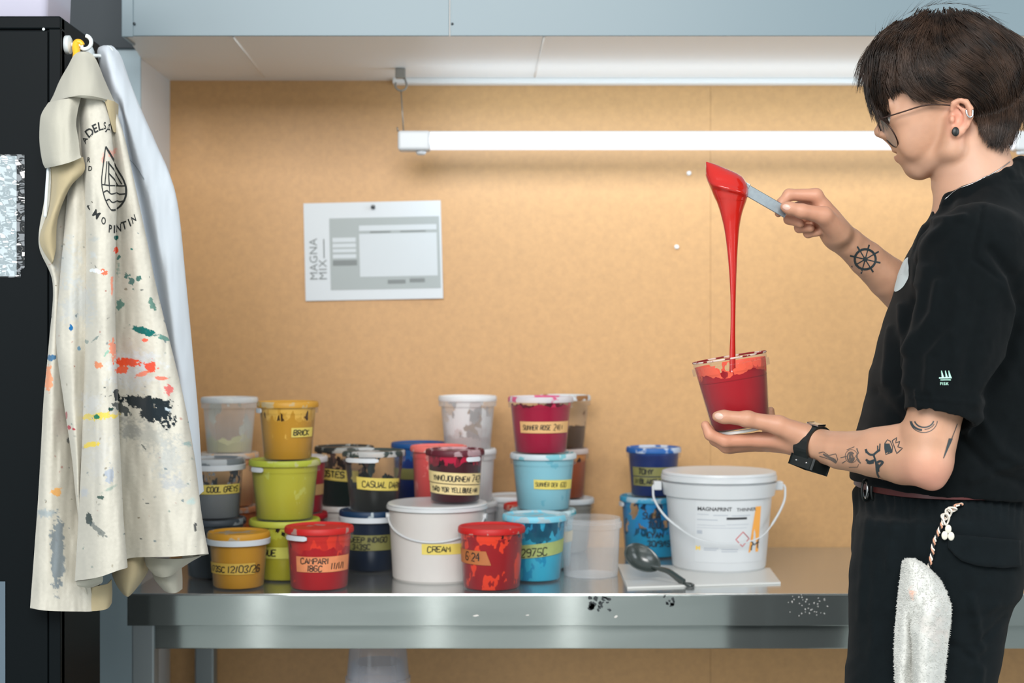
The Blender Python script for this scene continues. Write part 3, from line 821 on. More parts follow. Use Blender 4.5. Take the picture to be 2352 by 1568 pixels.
tub('paint_tub', 1501, 3.24, T0 + 0.130, 0.0490, 0.0560, 0.1060, 'royal blue paint tub with two olive labels, on the patchy cyan tub',
    paint_mat('royal paint', (8, 34, 92), (16, 60, 130), 0.092, cover=0.8, amp=0.006, seed=160.0), lid_mat('royal smeared lid', (196, 210, 230), (24, 90, 160), 0.50, 9.4, alpha=0.75),
    labels=[dict(u0=-0.88, u1=0.9, z=0.057, h=0.019, color='olive', lines=[('TOMY', -0.68, -0.005, 0.011)], pen=0.0015), dict(u0=-0.88, u1=0.9, z=0.036, h=0.019, color='olive', lines=[('N BLAKE MIX', -0.8, -0.005, 0.010)], pen=0.0015)], group=GT)

# ---- cream bucket
def bucket(name, px, D, z0, r0, r1, h, label, m, lidm, cat='bucket', skirt=0.0, lid_h=0.012):
    root = empty(name, ((px - 1176) / FPX * D, D, z0), label, cat)
    bm = bmesh.new(); rf = lambda z: r0 + (r1 - r0) * z / h
    prof = [(0, 0.002), (r0 - 0.006, 0.002), (r0 - 0.003, 0.0), (r0, 0.004)]
    if skirt: prof += [(rf(h - skirt), h - skirt), (rf(h - skirt) + 0.0055, h - skirt + 0.001), (r1 + 0.0065, h - lid_h - 0.004), (r1, h - lid_h - 0.003)]
    prof += [(r1, h - lid_h), (r1, h - 0.004), (0, h - 0.004)]
    lathe(bm, prof, 72); link('bucket_body', bm_mesh('bucket_body', bm, True, 0.5), m, root)
    bm = bmesh.new(); R = r1 + (0.0065 if skirt else 0.005)
    lathe(bm, [(R - 0.001, h - lid_h), (R, h - lid_h + 0.001), (R - 0.0005, h - lid_h * 0.5), (R - 0.003, h - lid_h * 0.42), (R - 0.0032, h - lid_h * 0.36), (R - 0.0015, h - lid_h * 0.3), (R - 0.003, h - 0.0012), (R - 0.006, h), (R - 0.012, h - 0.0006), (0, h - 0.0012)], 72)
    link('lid', bm_mesh('lid', bm, True, 0.5), lidm, root)
    return root, rf
cb, rf = bucket('plastic_bucket', 1005, 2.94, T0, 0.089, 0.0965, 0.150, 'off-white bucket with yellow tape reading CREAM, carrying the maroon tub', M_cream_pl, M_white_pl)
add_label(cb, rf, dict(u0=-0.28, u1=0.75, z=0.068, h=0.0205, color='yellow', lines=[('CREAM', -0.16, -0.005, 0.0105)], pen=0.0011, tw=0.7))
bm = bmesh.new()
# bail handle lying against the front
pts = []
for t in np.linspace(0, 1, 25):
    a = -1.45 + 2.75 * t; z = 0.124 - 0.040 * math.sin(PI * min(1, t)) ** 0.8 - 0.008 * t * (1 - t)
    r = rf(z) + 0.003; pts.append((r * math.sin(a), -r * math.cos(a), z))
tube(bm, pts, 0.0021, 8)
for p_ in (pts[0], pts[-1]):
    lathe(bm, [(0, -0.004), (0.006, -0.004), (0.006, 0.004), (0, 0.004)], 16, Matrix.Translation(p_) @ Vector((p_[0], p_[1], 0)).to_track_quat('Z', 'Y').to_matrix().to_4x4())
link('handle', bm_mesh('handle', bm, True, 0.6), M_white_pl, cb)
tub('paint_tub', 1045, 2.93, T0 + 0.150, 0.0480, 0.0545, 0.1040, 'maroon paint tub with two cream tape labels, standing on the cream bucket',
    paint_mat('maroon paint', (62, 12, 22), (186, 16, 60), 0.078, cover=0.75, streak=0.0, amp=0.03, seed=172.0, scale=30), lid_mat('maroon smeared lid', (212, 180, 186), (90, 24, 40), 0.55, 3.9, alpha=0.55), tab=(0.72, 0.034),
    labels=[dict(u0=-0.97, u1=0.97, z=0.055, h=0.0215, color='cream', tilt=-0.05, lines=[('YNNOJOURNEN', -0.78, -0.006, 0.0105), ('7421', 0.66, -0.006, 0.013)], pen=0.0010, tw=0.52),
            dict(u0=-0.95, u1=0.97, z=0.0325, h=0.0195, color='cream', tilt=-0.05, lines=[('YARD YOR YELLOW', -0.84, -0.005, 0.0092), ('BLUE+WH', 0.34, -0.005, 0.009)], pen=0.0009, tw=0.42)], group=GT)

# ---- white board, thinner bucket, spoon
M_board = mat('white laminate board', (212, 212, 208), rough=0.3)
BZ = 0.004
def PT(px, py, lift=0.0):
    D = (CZ - T0 - lift) * FPX / (py - 784); return Vector(((px - 1176) / FPX * D, D, T0 + lift))
bm = bmesh.new()
cs = [PT(1418, 1299), PT(1441, 1352), PT(1793, 1341), PT(1768, 1308)]
cs[0].y -= 0.0
top = [bm.verts.new(c + Vector((0, 0, BZ))) for c in cs]; bot = [bm.verts.new(c + Vector((0, 0, 0.0002))) for c in cs]
bm.faces.new(top); bm.faces.new(bot[::-1])
for i in range(4): bm.faces.new((bot[i], bot[(i + 1) % 4], top[(i + 1) % 4], top[i]))
bo = link('mixing_board', bm_mesh('mixing_board', bm), M_board)
tag(bo, 'thin white board lying on the bench under the white thinner bucket and spoon', 'board')

tbk, rft = bucket('plastic_bucket', 1651, 3.06, T0 + BZ, 0.0955, 0.1125, 0.198, 'large white thinner bucket with wire handle and orange printed stripe', M_white_pl, M_white_pl, skirt=0.050, lid_h=0.018)
rw = lambda z: rft(z) + 0.0008
def on_b(px0, py0):
    """bucket wall point facing the photographed pixel"""
    def fn(x, y):
        px, py = px0 + x, py0 - y
        z = CZ - (py - 784) / FPX * 2.965 - (T0 + BZ)
        r = rw(z); s = ((px - 1651) / FPX * 2.975) / r
        s = max(-0.98, min(0.98, s)); a = math.asin(s)
        return Vector((r * math.sin(a), -r * math.cos(a), z))
    return fn
M_print = mat('dark grey print', (44, 46, 50), rough=0.6); M_pgrey = mat('pale grey print', (176, 182, 190), rough=0.6)
M_porange = mat('orange print', (244, 170, 78), rough=0.55); M_pred = mat('red print', (206, 70, 72), rough=0.55); M_pyel = mat('yellow print', (246, 208, 96), rough=0.55)
M_sticker = mat('bucket sticker film', (208, 211, 213), rough=0.35)
# film label
v, f = [], []
fn = on_b(0, 0)
for j, py in enumerate((1150, 1200, 1250, 1292)):
    for i in range(15):
        q = fn(1583 + i * (1742 - 1583) / 14, -py); n = Vector((q.x, q.y, 0)).normalized(); v.append(q - n * 0.0004)
for j in range(3):
    for i in range(14): f.append((j * 15 + i, (j + 1) * 15 + i, (j + 1) * 15 + i + 1, j * 15 + i + 1))
lab = link('printed_label', mesh_np('printed_label', v, f), M_sticker, tbk)
def print_part(name, m, items):
    v, f = [], []
    for it in items: it(v, f)
    return link(name, mesh_np(name, v, f, False), m, lab)
def T_(s, x, y, size, bold=0.0, sp=1.0): return lambda v, f: put_text(v, f, s, size, on_b(x, y), bold, sp)
def R_(x0, y0, x1, y1, n=6):
    def g(v, f):
        fn = on_b(0, 0); k = len(v)
        for i in range(n + 1):
            x = x0 + (x1 - x0) * i / n
            v.append(fn(x, -y0)); v.append(fn(x, -y1))
        for i in range(n): f.append((k + 2 * i, k + 2 * i + 1, k + 2 * i + 3, k + 2 * i + 2))
    return g
def L_px(pl, hw): return lambda v, f: ribbon(v, f, [(x, -y) for x, y in pl], hw, on_b(0, 0))
print_part('lettering', M_print, [T_('MAGNAPRINT', 1587, 1172, 12.2, 0.02, 0.98), T_('THINNER', 1675, 1173, 11.2, 0.008, 1.0), R_(1652, 1187, 1700, 1192),
    ])
print_part('emblem', M_print, [L_px([(1712, 1244), (1720, 1253), (1728, 1248), (1733, 1238)], 1.4), L_px([(1712, 1265), (1713, 1255), (1718, 1250)], 1.4), L_px([(1729, 1262), (1728, 1252), (1732, 1247)], 1.4)])
print_part('small_print', M_pgrey, [R_(1587, 1180, 1612, 1181.5), R_(1622, 1181, 1655, 1183), R_(1664, 1182, 1708, 1184), R_(1587, 1192, 1632, 1194), R_(1587, 1205, 1650, 1206), R_(1587, 1211, 1700, 1212), R_(1652, 1203, 1705, 1204),
    R_(1602, 1258, 1634, 1260), R_(1602, 1262, 1630, 1264), R_(1641, 1260, 1680, 1262), R_(1641, 1265, 1678, 1267), R_(1587, 1218, 1598, 1226)])
def quad_px(c):
    def g(v, f):
        fn = on_b(0, 0); k = len(v); n = 5
        for i in range(n + 1):
            t = i / n
            for (a, b) in ((c[0], c[3]), (c[1], c[2])):
                v.append(fn(a[0] + (b[0] - a[0]) * t, -(a[1] + (b[1] - a[1]) * t)))
        for i in range(n): f.append((k + 2 * i, k + 2 * i + 2, k + 2 * i + 3, k + 2 * i + 1))
    return g
print_part('orange_stripe', M_porange, [quad_px([(1722, 1164), (1736, 1164), (1730, 1270), (1705, 1270)])])
print_part('yellow_mark', M_pyel, [T_('M', 1584, 1264, 14, 0.02)])
print_part('hazard_diamond', M_pred, [L_px([(1691, 1221), (1706, 1237), (1690, 1255), (1674, 1238), (1691, 1221), (1706, 1237)], 0.9)])
# wire handle with white plastic ears
bm = bmesh.new()
rr = 0.1125 + 0.0065
for s in (-1, 1):
    add_box(bm, s * (rr + 0.006) - 0.010, s * (rr + 0.006) + 0.006, -0.012, 0.012, 0.158, 0.176, 0.002)
link('handle_lug', bm_mesh('handle_lug', bm), M_white_pl, tbk)
bm = bmesh.new()
pth = [(-rr - 0.004, 0, 0.168), (-rr - 0.016, -0.004, 0.167), (-rr - 0.018, -0.012, 0.158), (-rr - 0.016, -0.03, 0.138), (-rr + 0.004, -0.070, 0.108), (-0.07, -0.108, 0.076), (-0.03, -0.1165, 0.064), (0.005, -0.1175, 0.061), (0.04, -0.115, 0.065),
       (0.075, -0.104, 0.078), (rr - 0.012, -0.066, 0.108), (rr + 0.010, -0.03, 0.136), (rr + 0.016, -0.012, 0.156), (rr + 0.015, -0.004, 0.167), (rr + 0.004, 0, 0.168)]
sp = smooth_path(pth, 6)
tube(bm, sp, [0.0024 if (i < 28 or i > len(sp) - 28) else 0.0013 for i in range(len(sp))], 8)
M_wire = mat('white coated wire', (206, 210, 212), rough=0.3)
link('handle', bm_mesh('handle', bm, True), M_wire, tbk)

# spoon: deep bowl tilted to the room, curved handle with a hanging eye
M_spoon = mat('dark grey-green nylon', (58, 66, 64), rough=0.22, spec=0.8)
spoon = empty('serving_spoon', PT(1500, 1318, BZ), 'dark glossy serving spoon resting on the white board', 'spoon')
bm = bmesh.new()
D_s = 2.90
axis_c = P(1476, 1281, D_s)
rx, ry = 0.037, 0.027
n1, n2 = 12, 32
n_b = Vector((0.22, -0.78, 0.58)).normalized(); a_b = Vector((-0.72, -0.15, 0.62)); a_b = (a_b - n_b * a_b.dot(n_b)).normalized(); s_b = n_b.cross(a_b)
T = Matrix(((a_b.x, s_b.x, n_b.x, axis_c.x), (a_b.y, s_b.y, n_b.y, axis_c.y), (a_b.z, s_b.z, n_b.z, axis_c.z), (0, 0, 0, 1)))
def bowl(off, flip):
    rings = []
    for i in range(n1 + 1):
        t = i / n1
        ring = []
        for k in range(n2):
            a = 2 * PI * k / n2
            egg = 1 + 0.10 * math.cos(a)
            x, y = (rx + off) * t * math.cos(a), (ry + off) * t * math.sin(a) * egg
            z = -0.019 * (1 - t ** 2.3) - off * 1.2 * (1 if t < 1 else 0)
            ring.append(bm.verts.new(T @ Vector((x, y, z))))
        rings.append(ring)
    for i in range(1, n1):
        for k in range(n2):
            j = (k + 1) % n2
            bm.faces.new((rings[i][k], rings[i][j], rings[i + 1][j], rings[i + 1][k]))
    bm.faces.new(rings[1])
    for v_ in rings[0]: bm.verts.remove(v_)
    return rings[-1]
a_, b_ = bowl(0, 0), bowl(0.0018, 1)
for k in range(n2): bm.faces.new((a_[k], a_[(k + 1) % n2], b_[(k + 1) % n2], b_[k]))
wlink('bowl', bm_mesh('bowl', bm, True, 1.0), M_spoon, spoon)
bm = bmesh.new()
hp = smooth_path([P(1497, 1302, 2.895), P(1515, 1306, 2.885), P(1535, 1312, 2.870), P(1555, 1326, 2.848), P(1572, 1339, 2.828)], 6)
def flat_bar(bm, path, wid, th, side=Vector((0.35, -0.8, 0.5))):
    prev = None; n = len(path)
    for i, p_ in enumerate(path):
        p_ = Vector(p_); a = Vector(path[max(i - 1, 0)]); b = Vector(path[min(i + 1, n - 1)])
        t = (b - a).normalized(); s_ = (side - t * side.dot(t)).normalized(); u_ = t.cross(s_).normalized()
        w_ = wid[i] if isinstance(wid, list) else wid
        q = [bm.verts.new(p_ + s_ * (w_ * c0) + u_ * (th * c1)) for c0, c1 in ((-1, -0.5), (-0.6, -1), (0.6, -1), (1, -0.5), (1, 0.5), (0.6, 1), (-0.6, 1), (-1, 0.5))]
        if prev:
            for k in range(8): bm.faces.new((prev[k], prev[(k + 1) % 8], q[(k + 1) % 8], q[k]))
        else: bm.faces.new(q[::-1])
        prev = q
    bm.faces.new(prev)
flat_bar(bm, hp, [0.0045 + 0.004 * (i / (len(hp) - 1)) for i in range(len(hp))], 0.0026)
ec = PT(1582, 1342, 0.004)
ex = (PT(1596, 1347, 0.004) - PT(1570, 1337, 0.004)).normalized(); ey = Vector((0, 0, 1)).cross(ex)
tube(bm, [ec + ex * (0.0125 * math.cos(t)) + ey * (0.0075 * math.sin(t)) for t in np.linspace(0, 2 * PI, 25)], 0.0026, 8, False)
wlink('handle', bm_mesh('handle', bm, True, 0.9), M_spoon, spoon)

# stack of clear tubs on the shelf below
M_shelf_tub = plastic('clear stacked tub plastic', (206, 212, 226), 0.26, rough=0.12, edge=0.5)
for k in range(6):
    h_ = 0.118; zb = 0.300 + k * 0.075
    root = empty('clear_tub', ((868 - 1176) / FPX * 3.02, 3.02, zb),
                 'upturned clear tub under the bench, ' + ['sixth from the top', 'fifth from the top', 'fourth from the top', 'third from the top', 'second from the top', 'topmost'][k] + ' of its stack', 'tub', 'clear tubs stacked upside down under the bench')
    bm = bmesh.new()
    lathe(bm, [(0.066, 0.0005), (0.0668, 0.001), (0.0665, 0.012), (0.0635, 0.013), (0.0545, h_ - 0.004), (0.052, h_), (0, h_)], 40)
    link('tub', bm_mesh('tub', bm, True, 0.6), M_shelf_tub, root)

# ------------------------------------------------------------------ wall papers and pins
def wall_pt(px, py, lift=0.0): return Vector(((px - 1176) / FPX * (YW - lift), YW - lift, CZ - (py - 784) / FPX * (YW - lift)))
cal = empty('pinned_poster', wall_pt(858, 690, 0.004), 'printed white sheet reading MAGNA MIX pinned to the board', 'poster')
M_paper = mat('white paper', (214, 220, 224), rough=0.6)
M_ppgrey = mat('grey printed panel', (168, 176, 176), rough=0.6); M_ppdark = mat('dark grey print line', (128, 134, 134), rough=0.6)
C00, C10, C11, C01 = (697, 467), (1012, 460), (1018, 685), (702, 691)
def sheet_px(u, v):
    a = (C00[0] + (C10[0] - C00[0]) * u, C00[1] + (C10[1] - C00[1]) * u); b = (C01[0] + (C11[0] - C01[0]) * u, C01[1] + (C11[1] - C01[1]) * u)
    return a[0] + (b[0] - a[0]) * v, a[1] + (b[1] - a[1]) * v
def sheet_pt(u, v, lift=0.0):
    px, py = sheet_px(u, v)
    bow = 0.006 * v * v * (0.4 + 0.6 * abs(u - 0.35)) + 0.010 * max(0, u - 0.8) * v + 0.0015
    return wall_pt(px, py, bow + lift)
def sheet_grid(name, u0, v0, u1, v1, lift, m, parent, th=0.0):
    v, f = [], []; nu, nv = 12, 8
    for j in range(nv + 1):
        for i in range(nu + 1): v.append(sheet_pt(u0 + (u1 - u0) * i / nu, v0 + (v1 - v0) * j / nv, lift))
    for j in range(nv):
        for i in range(nu): f.append((j * (nu + 1) + i, (j + 1) * (nu + 1) + i, (j + 1) * (nu + 1) + i + 1, j * (nu + 1) + i + 1))
    o = wlink(name, mesh_np(name, v, f), m, parent)
    if th:
        md = o.modifiers.new('s', 'SOLIDIFY'); md.thickness = th; md.offset = 0
    return o
paper = sheet_grid('paper_sheet', 0, 0, 1, 1, 0.0004, M_paper, cal)
panel = sheet_grid('grey_panel', 0.185, 0.16, 0.985, 0.895, 0.0009, M_ppgrey, cal)
M_ppwhite = mat('white printed panel', (206, 213, 217), rough=0.6)
for (a, b, c, d, m, nm) in ((0.40, 0.24, 0.965, 0.295, M_ppwhite, 'title_bar'), (0.40, 0.325, 0.965, 0.765, M_ppwhite, 'text_panel'),
        (0.205, 0.36, 0.375, 0.405, M_ppwhite, 'entry_field'), (0.205, 0.42, 0.375, 0.46, M_ppwhite, 'entry_field'), (0.205, 0.475, 0.375, 0.51, M_ppwhite, 'entry_field'), (0.205, 0.53, 0.375, 0.57, M_ppwhite, 'entry_field'),
        (0.205, 0.59, 0.38, 0.645, M_ppdark, 'dark_bar'), (0.48, 0.302, 0.63, 0.316, M_ppdark, 'rule'), (0.70, 0.302, 0.885, 0.314, M_ppdark, 'rule'), (0.60, 0.80, 0.73, 0.84, M_ppdark, 'print_mark'), (0.76, 0.79, 0.87, 0.83, M_ppdark, 'print_mark')):
    sheet_grid(nm, a, b, c, d, 0.0014, m, cal)
tv, tf = [], []
def vert_text(u0, v0): return lambda x, y: sheet_pt(u0 - y / 318.0, v0 - x / 226.0, 0.0012)
put_text(tv, tf, 'MAGNA', 26, vert_text(0.092, 0.79), 0.0, 1.05)
wlink('lettering', mesh_np('lettering', tv, tf, False), M_ppdark, cal)
tv, tf = [], []
put_text(tv, tf, 'MIX', 26, vert_text(0.158, 0.79), 0.0, 1.1)
k = len(tv); tv += [sheet_pt(0.138, 0.565, 0.0012), sheet_pt(0.146, 0.565, 0.0012), sheet_pt(0.146, 0.37, 0.0012), sheet_pt(0.138, 0.37, 0.0012)]; wlink('rule', mesh_np('rule', tv[k:], [(0, 1, 2, 3)], False), M_ppdark, cal); del tv[k:]
wlink('lettering', mesh_np('lettering', tv, tf, False), M_ppdark, cal)
M_pin_k = mat('dark pin plastic', (28, 40, 46), rough=0.3); M_pin_w = mat('white pin plastic', (236, 238, 240), rough=0.3)
def pin(px, py, m, label, lift0=0.0):
    p_ = wall_pt(px, py, lift0)
    bm = bmesh.new()
    lathe(bm, [(0, 0.0), (0.0045, 0.0), (0.005, 0.0015), (0.0028, 0.003), (0.0026, 0.007), (0.0042, 0.0085), (0.0042, 0.0105), (0, 0.0112)], 16, Matrix.Rotation(PI / 2, 4, 'X'))
    o = link('push_pin', bm_mesh('push_pin', bm, True, 0.8), m, None, p_); tag(o, label, 'pin')
pin(857, 475, M_pin_k, 'dark push pin at the top of the pinned sheet', 0.0035)
pin(1582, 398, M_pin_w, 'white push pin in the board just below the lamp, left of the spatula')
pin(1554, 567, M_pin_w, 'lower white push pin in the board, left of the pouring paint')

# ------------------------------------------------------------------ black cabinet at the left
M_cab = mat('black cabinet enamel', (6, 12, 15), rough=0.5, spec=0.10, bump=0.02, bscale=500)
M_hookw = mat('white hook plastic', (214, 222, 224), rough=0.35)
CXR, CYF, CYB = (140 - 1176) / FPX * 2.35, 2.35, 2.575
CTOP = CZ + (784 - 38) / FPX * 2.35
cabn = empty('metal_cabinet', (-1.05, 2.46, 0), 'tall black metal cabinet at the left, with coats hung on its side', 'cabinet')
bm = bmesh.new()
add_box(bm, -1.45, CXR, CYF + 0.003, CYB, 0.0, CTOP, 0.0025)
wlink('body', bm_mesh('body', bm), M_cab, cabn)
bm = bmesh.new(); add_box(bm, -1.45, CXR, CYF - 0.004, CYF + 0.02, CTOP - 0.020, CTOP, 0.002)
wlink('top_rim', bm_mesh('top_rim', bm), M_cab, cabn)
bm = bmesh.new(); add_box(bm, CXR - 0.0185, CXR, CYF - 0.003, CYF + 0.02, 0.02, CTOP - 0.020, 0.0015)
wlink('side_frame', bm_mesh('side_frame', bm), M_cab, cabn)
bm = bmesh.new(); add_box(bm, -1.43, CXR - 0.0205, CYF - 0.002, CYF + 0.02, 0.04, CTOP - 0.0225, 0.0015)
wlink('door', bm_mesh('door', bm), M_cab, cabn)
bm = bmesh.new(); lathe(bm, [(0, 0.0012), (0.002, 0.001), (0.0024, 0)], 12, Matrix.Translation(P(100, 67, CYF - 0.0045)) @ Matrix.Rotation(PI / 2, 4, 'X'))
wlink('screw', bm_mesh('screw', bm, True), M_hookw, cabn)
# stick-on hooks on the side
def side_hook(y, z):
    bm = bmesh.new()
    R_x = Matrix.Translation((CXR, y, z)) @ Matrix.Rotation(PI / 2, 4, 'Y')
    lathe(bm, [(0, 0), (0.0145, 0), (0.0150, 0.002), (0.0148, 0.007), (0.011, 0.009), (0.004, 0.010), (0.0032, 0.012), (0.0032, 0.021)], 24, R_x)
    pts = [(CXR + 0.018, y, z), (CXR + 0.026, y, z - 0.001)] + [(CXR + 0.030 + 0.011 * math.sin(t), y, z + 0.004 - 0.011 * math.cos(t)) for t in np.linspace(-0.4, 2.9, 12)]
    tube(bm, pts, 0.0034, 8)
    wlink('hook', bm_mesh('hook', bm, True, 0.9), M_hookw, cabn)
side_hook(2.375, P(152, 103, 2.375).z)
side_hook(2.50, P(205, 128, 2.50).z)

# lilac plastic box on the cabinet
M_boxpl = plastic('lilac translucent plastic', (206, 204, 222), 0.72, rough=0.18, edge=0.25)
bx = empty('storage_box', P(60, 36, 2.45), 'pale lilac translucent storage box on top of the black cabinet', 'box')
bx.location.z = CTOP
XR = P(172, 0, 2.53).x
bm = bmesh.new()
prof = [(0.0, 0.0), (0.010, 0.17)]
def rect_ring(o, z, x0=-1.30, x1=XR, y0=2.385, y1=2.535, r=0.018, n=5):
    pts = []
    for cx, cy, a0 in ((x1 - r, y0 + r, -PI / 2), (x1 - r, y1 - r, 0), (x0 + r, y1 - r, PI / 2), (x0 + r, y0 + r, PI)):
        for k in range(n + 1):
            a = a0 + PI / 2 * k / n; pts.append((cx + (r + o) * math.cos(a), cy + (r + o) * math.sin(a), z))
    return pts
rings = []
for o, z in ((-0.010, 0.0008), (-0.008, 0.0008), (-0.006, 0.004), (0.0, 0.15), (0.006, 0.151), (0.006, 0.158), (0.0, 0.159)):
    rings.append([bm.verts.new(Vector(p) + Vector((0, 0, CTOP))) for p in rect_ring(o, z)])
bm.faces.new(rings[0][::-1])
for a, b in zip(rings, rings[1:]):
    for i in range(len(a)): bm.faces.new((a[i], a[(i + 1) % len(a)], b[(i + 1) % len(a)], b[i]))
wlink('box_body', bm_mesh('box_body', bm, True, 0.7), M_boxpl, bx)
bm = bmesh.new()
rings = [[bm.verts.new(Vector(p) + Vector((0, 0, CTOP))) for p in rect_ring(o, z)] for o, z in ((0.002, 0.1605), (0.010, 0.1605), (0.010, 0.170), (0.004, 0.174))]
bm.faces.new(rings[0][::-1]); bm.faces.new(rings[-1])
for a, b in zip(rings, rings[1:]):
    for i in range(len(a)): bm.faces.new((a[i], a[(i + 1) % len(a)], b[(i + 1) % len(a)], b[i]))
wlink('lid', bm_mesh('lid', bm), M_boxpl, bx)

# plastic sleeve with papers taped on the cabinet front
M_sheet = mat('grey sheet in sleeve', (150, 164, 170), rough=0.6)
M_sleeve = bpy.data.materials.new('crinkled clear film')
N_, L_, B_ = nodes_of(M_sleeve)
B_.inputs['Base Color'].default_value = lin((200, 205, 208)); B_.inputs['Roughness'].default_value = 0.10; B_.inputs['Specular IOR Level'].default_value = 1.0
tc_ = N_.new('ShaderNodeTexCoord'); nz_ = N_.new('ShaderNodeTexNoise'); nz_.inputs['Scale'].default_value = 26; nz_.inputs['Detail'].default_value = 2; nz_.inputs['Distortion'].default_value = 0.6
mp_ = N_.new('ShaderNodeMapping'); mp_.inputs['Scale'].default_value = (0.7, 1, 2.2)
L_.new(tc_.outputs['Object'], mp_.inputs['Vector']); L_.new(mp_.outputs[0], nz_.inputs['Vector'])
bp_ = N_.new('ShaderNodeBump'); bp_.inputs['Strength'].default_value = 0.4; bp_.inputs['Distance'].default_value = 0.010
L_.new(nz_.outputs['Fac'], bp_.inputs['Height']); L_.new(bp_.outputs[0], B_.inputs['Normal'])
tr_ = N_.new('ShaderNodeBsdfTransparent'); mx_ = N_.new('ShaderNodeMixShader'); mx_.inputs['Fac'].default_value = 0.11
gl_ = N_.new('ShaderNodeBsdfGlossy'); gl_.inputs['Roughness'].default_value = 0.08; L_.new(bp_.outputs[0], gl_.inputs['Normal'])
L_.new(tr_.outputs[0], mx_.inputs[1]); L_.new(gl_.outputs[0], mx_.inputs[2]); L_.new(mx_.outputs[0], N_['Material Output'].inputs['Surface'])
slv = empty('plastic_sleeve', P(0, 637, 2.345), 'crinkled clear plastic sleeve holding a grey sheet, on the cabinet front', 'sleeve')
YS = CYF - 0.0035
a, b = P(-120, 355, YS), P(52, 637, YS)
bm = bmesh.new(); add_box(bm, a.x, P(38, 0, YS).x, YS, YS + 0.0008, b.z + 0.002, a.z - 0.002)
wlink('paper_sheet', bm_mesh('paper_sheet', bm), M_sheet, slv)
v, f = [], []
nu, nv = 30, 50
rnd = random.Random(2)
ph = [rnd.uniform(0, 6) for _ in range(6)]
for j in range(nv + 1):
    for i in range(nu + 1):
        u, t = i / nu, j / nv
        wob = 0.0010 * math.sin(t * 38 + ph[0] + 3 * math.sin(u * 4)) + 0.0008 * math.sin(u * 30 + ph[1] + t * 9)
        xr = P(55, 0, YS).x + (0.002 if 0.93 > t else -0.004)
        v.append((a.x + (xr - a.x) * u, YS - 0.0024 - abs(wob), a.z + (b.z - a.z) * t))
for j in range(nv):
    for i in range(nu): f.append((j * (nu + 1) + i, (j + 1) * (nu + 1) + i, (j + 1) * (nu + 1) + i + 1, j * (nu + 1) + i + 1))
wlink('film', mesh_np('film', v, f), M_sleeve, slv)
# sheet low on the door
a, b = P(-90, 1335, YS), P(12, 1640, YS)
bm = bmesh.new(); add_box(bm, a.x, b.x, YS, YS + 0.0008, b.z, a.z)
ps = link('paper_notice', bm_mesh('paper_notice', bm), mat('slate blue sheet', (84, 100, 112), rough=0.6)); tag(ps, 'slate blue sheet low on the cabinet door at the left edge', 'paper')

# ------------------------------------------------------------------ hanging coats
def vnoise(x, y, seed=0):
    """smooth value noise on arrays, -1..1"""
    def h(i, j):
        n = (i.astype(np.int64) * 374761393 + j.astype(np.int64) * 668265263 + seed * 974711) & 0x7fffffff
        n = ((n ^ (n >> 13)) * 1274126177) & 0x7fffffff
        return ((n ^ (n >> 16)) & 0xffff) / 32767.5 - 1.0
    x = np.asarray(x, float); y = np.asarray(y, float)
    i = np.floor(x); j = np.floor(y); fx = x - i; fy = y - j
    fx = fx * fx * (3 - 2 * fx); fy = fy * fy * (3 - 2 * fy)
    return (h(i, j) * (1 - fx) + h(i + 1, j) * fx) * (1 - fy) + (h(i, j + 1) * (1 - fx) + h(i + 1, j + 1) * fx) * fy

def cr(p, t):
    """Catmull-Rom through rows of array p (n, d) at parameters t in 0..n-1"""
    n = len(p); i = np.clip(np.floor(t).astype(int), 0, n - 2); f = (t - i)[:, None]
    p0 = p[np.maximum(i - 1, 0)]; p1 = p[i]; p2 = p[i + 1]; p3 = p[np.minimum(i + 2, n - 1)]
    return 0.5 * ((2 * p1) + (-p0 + p2) * f + (2 * p0 - 5 * p1 + 4 * p2 - p3) * f ** 2 + (-p0 + 3 * p1 - 3 * p2 + p3) * f ** 3)

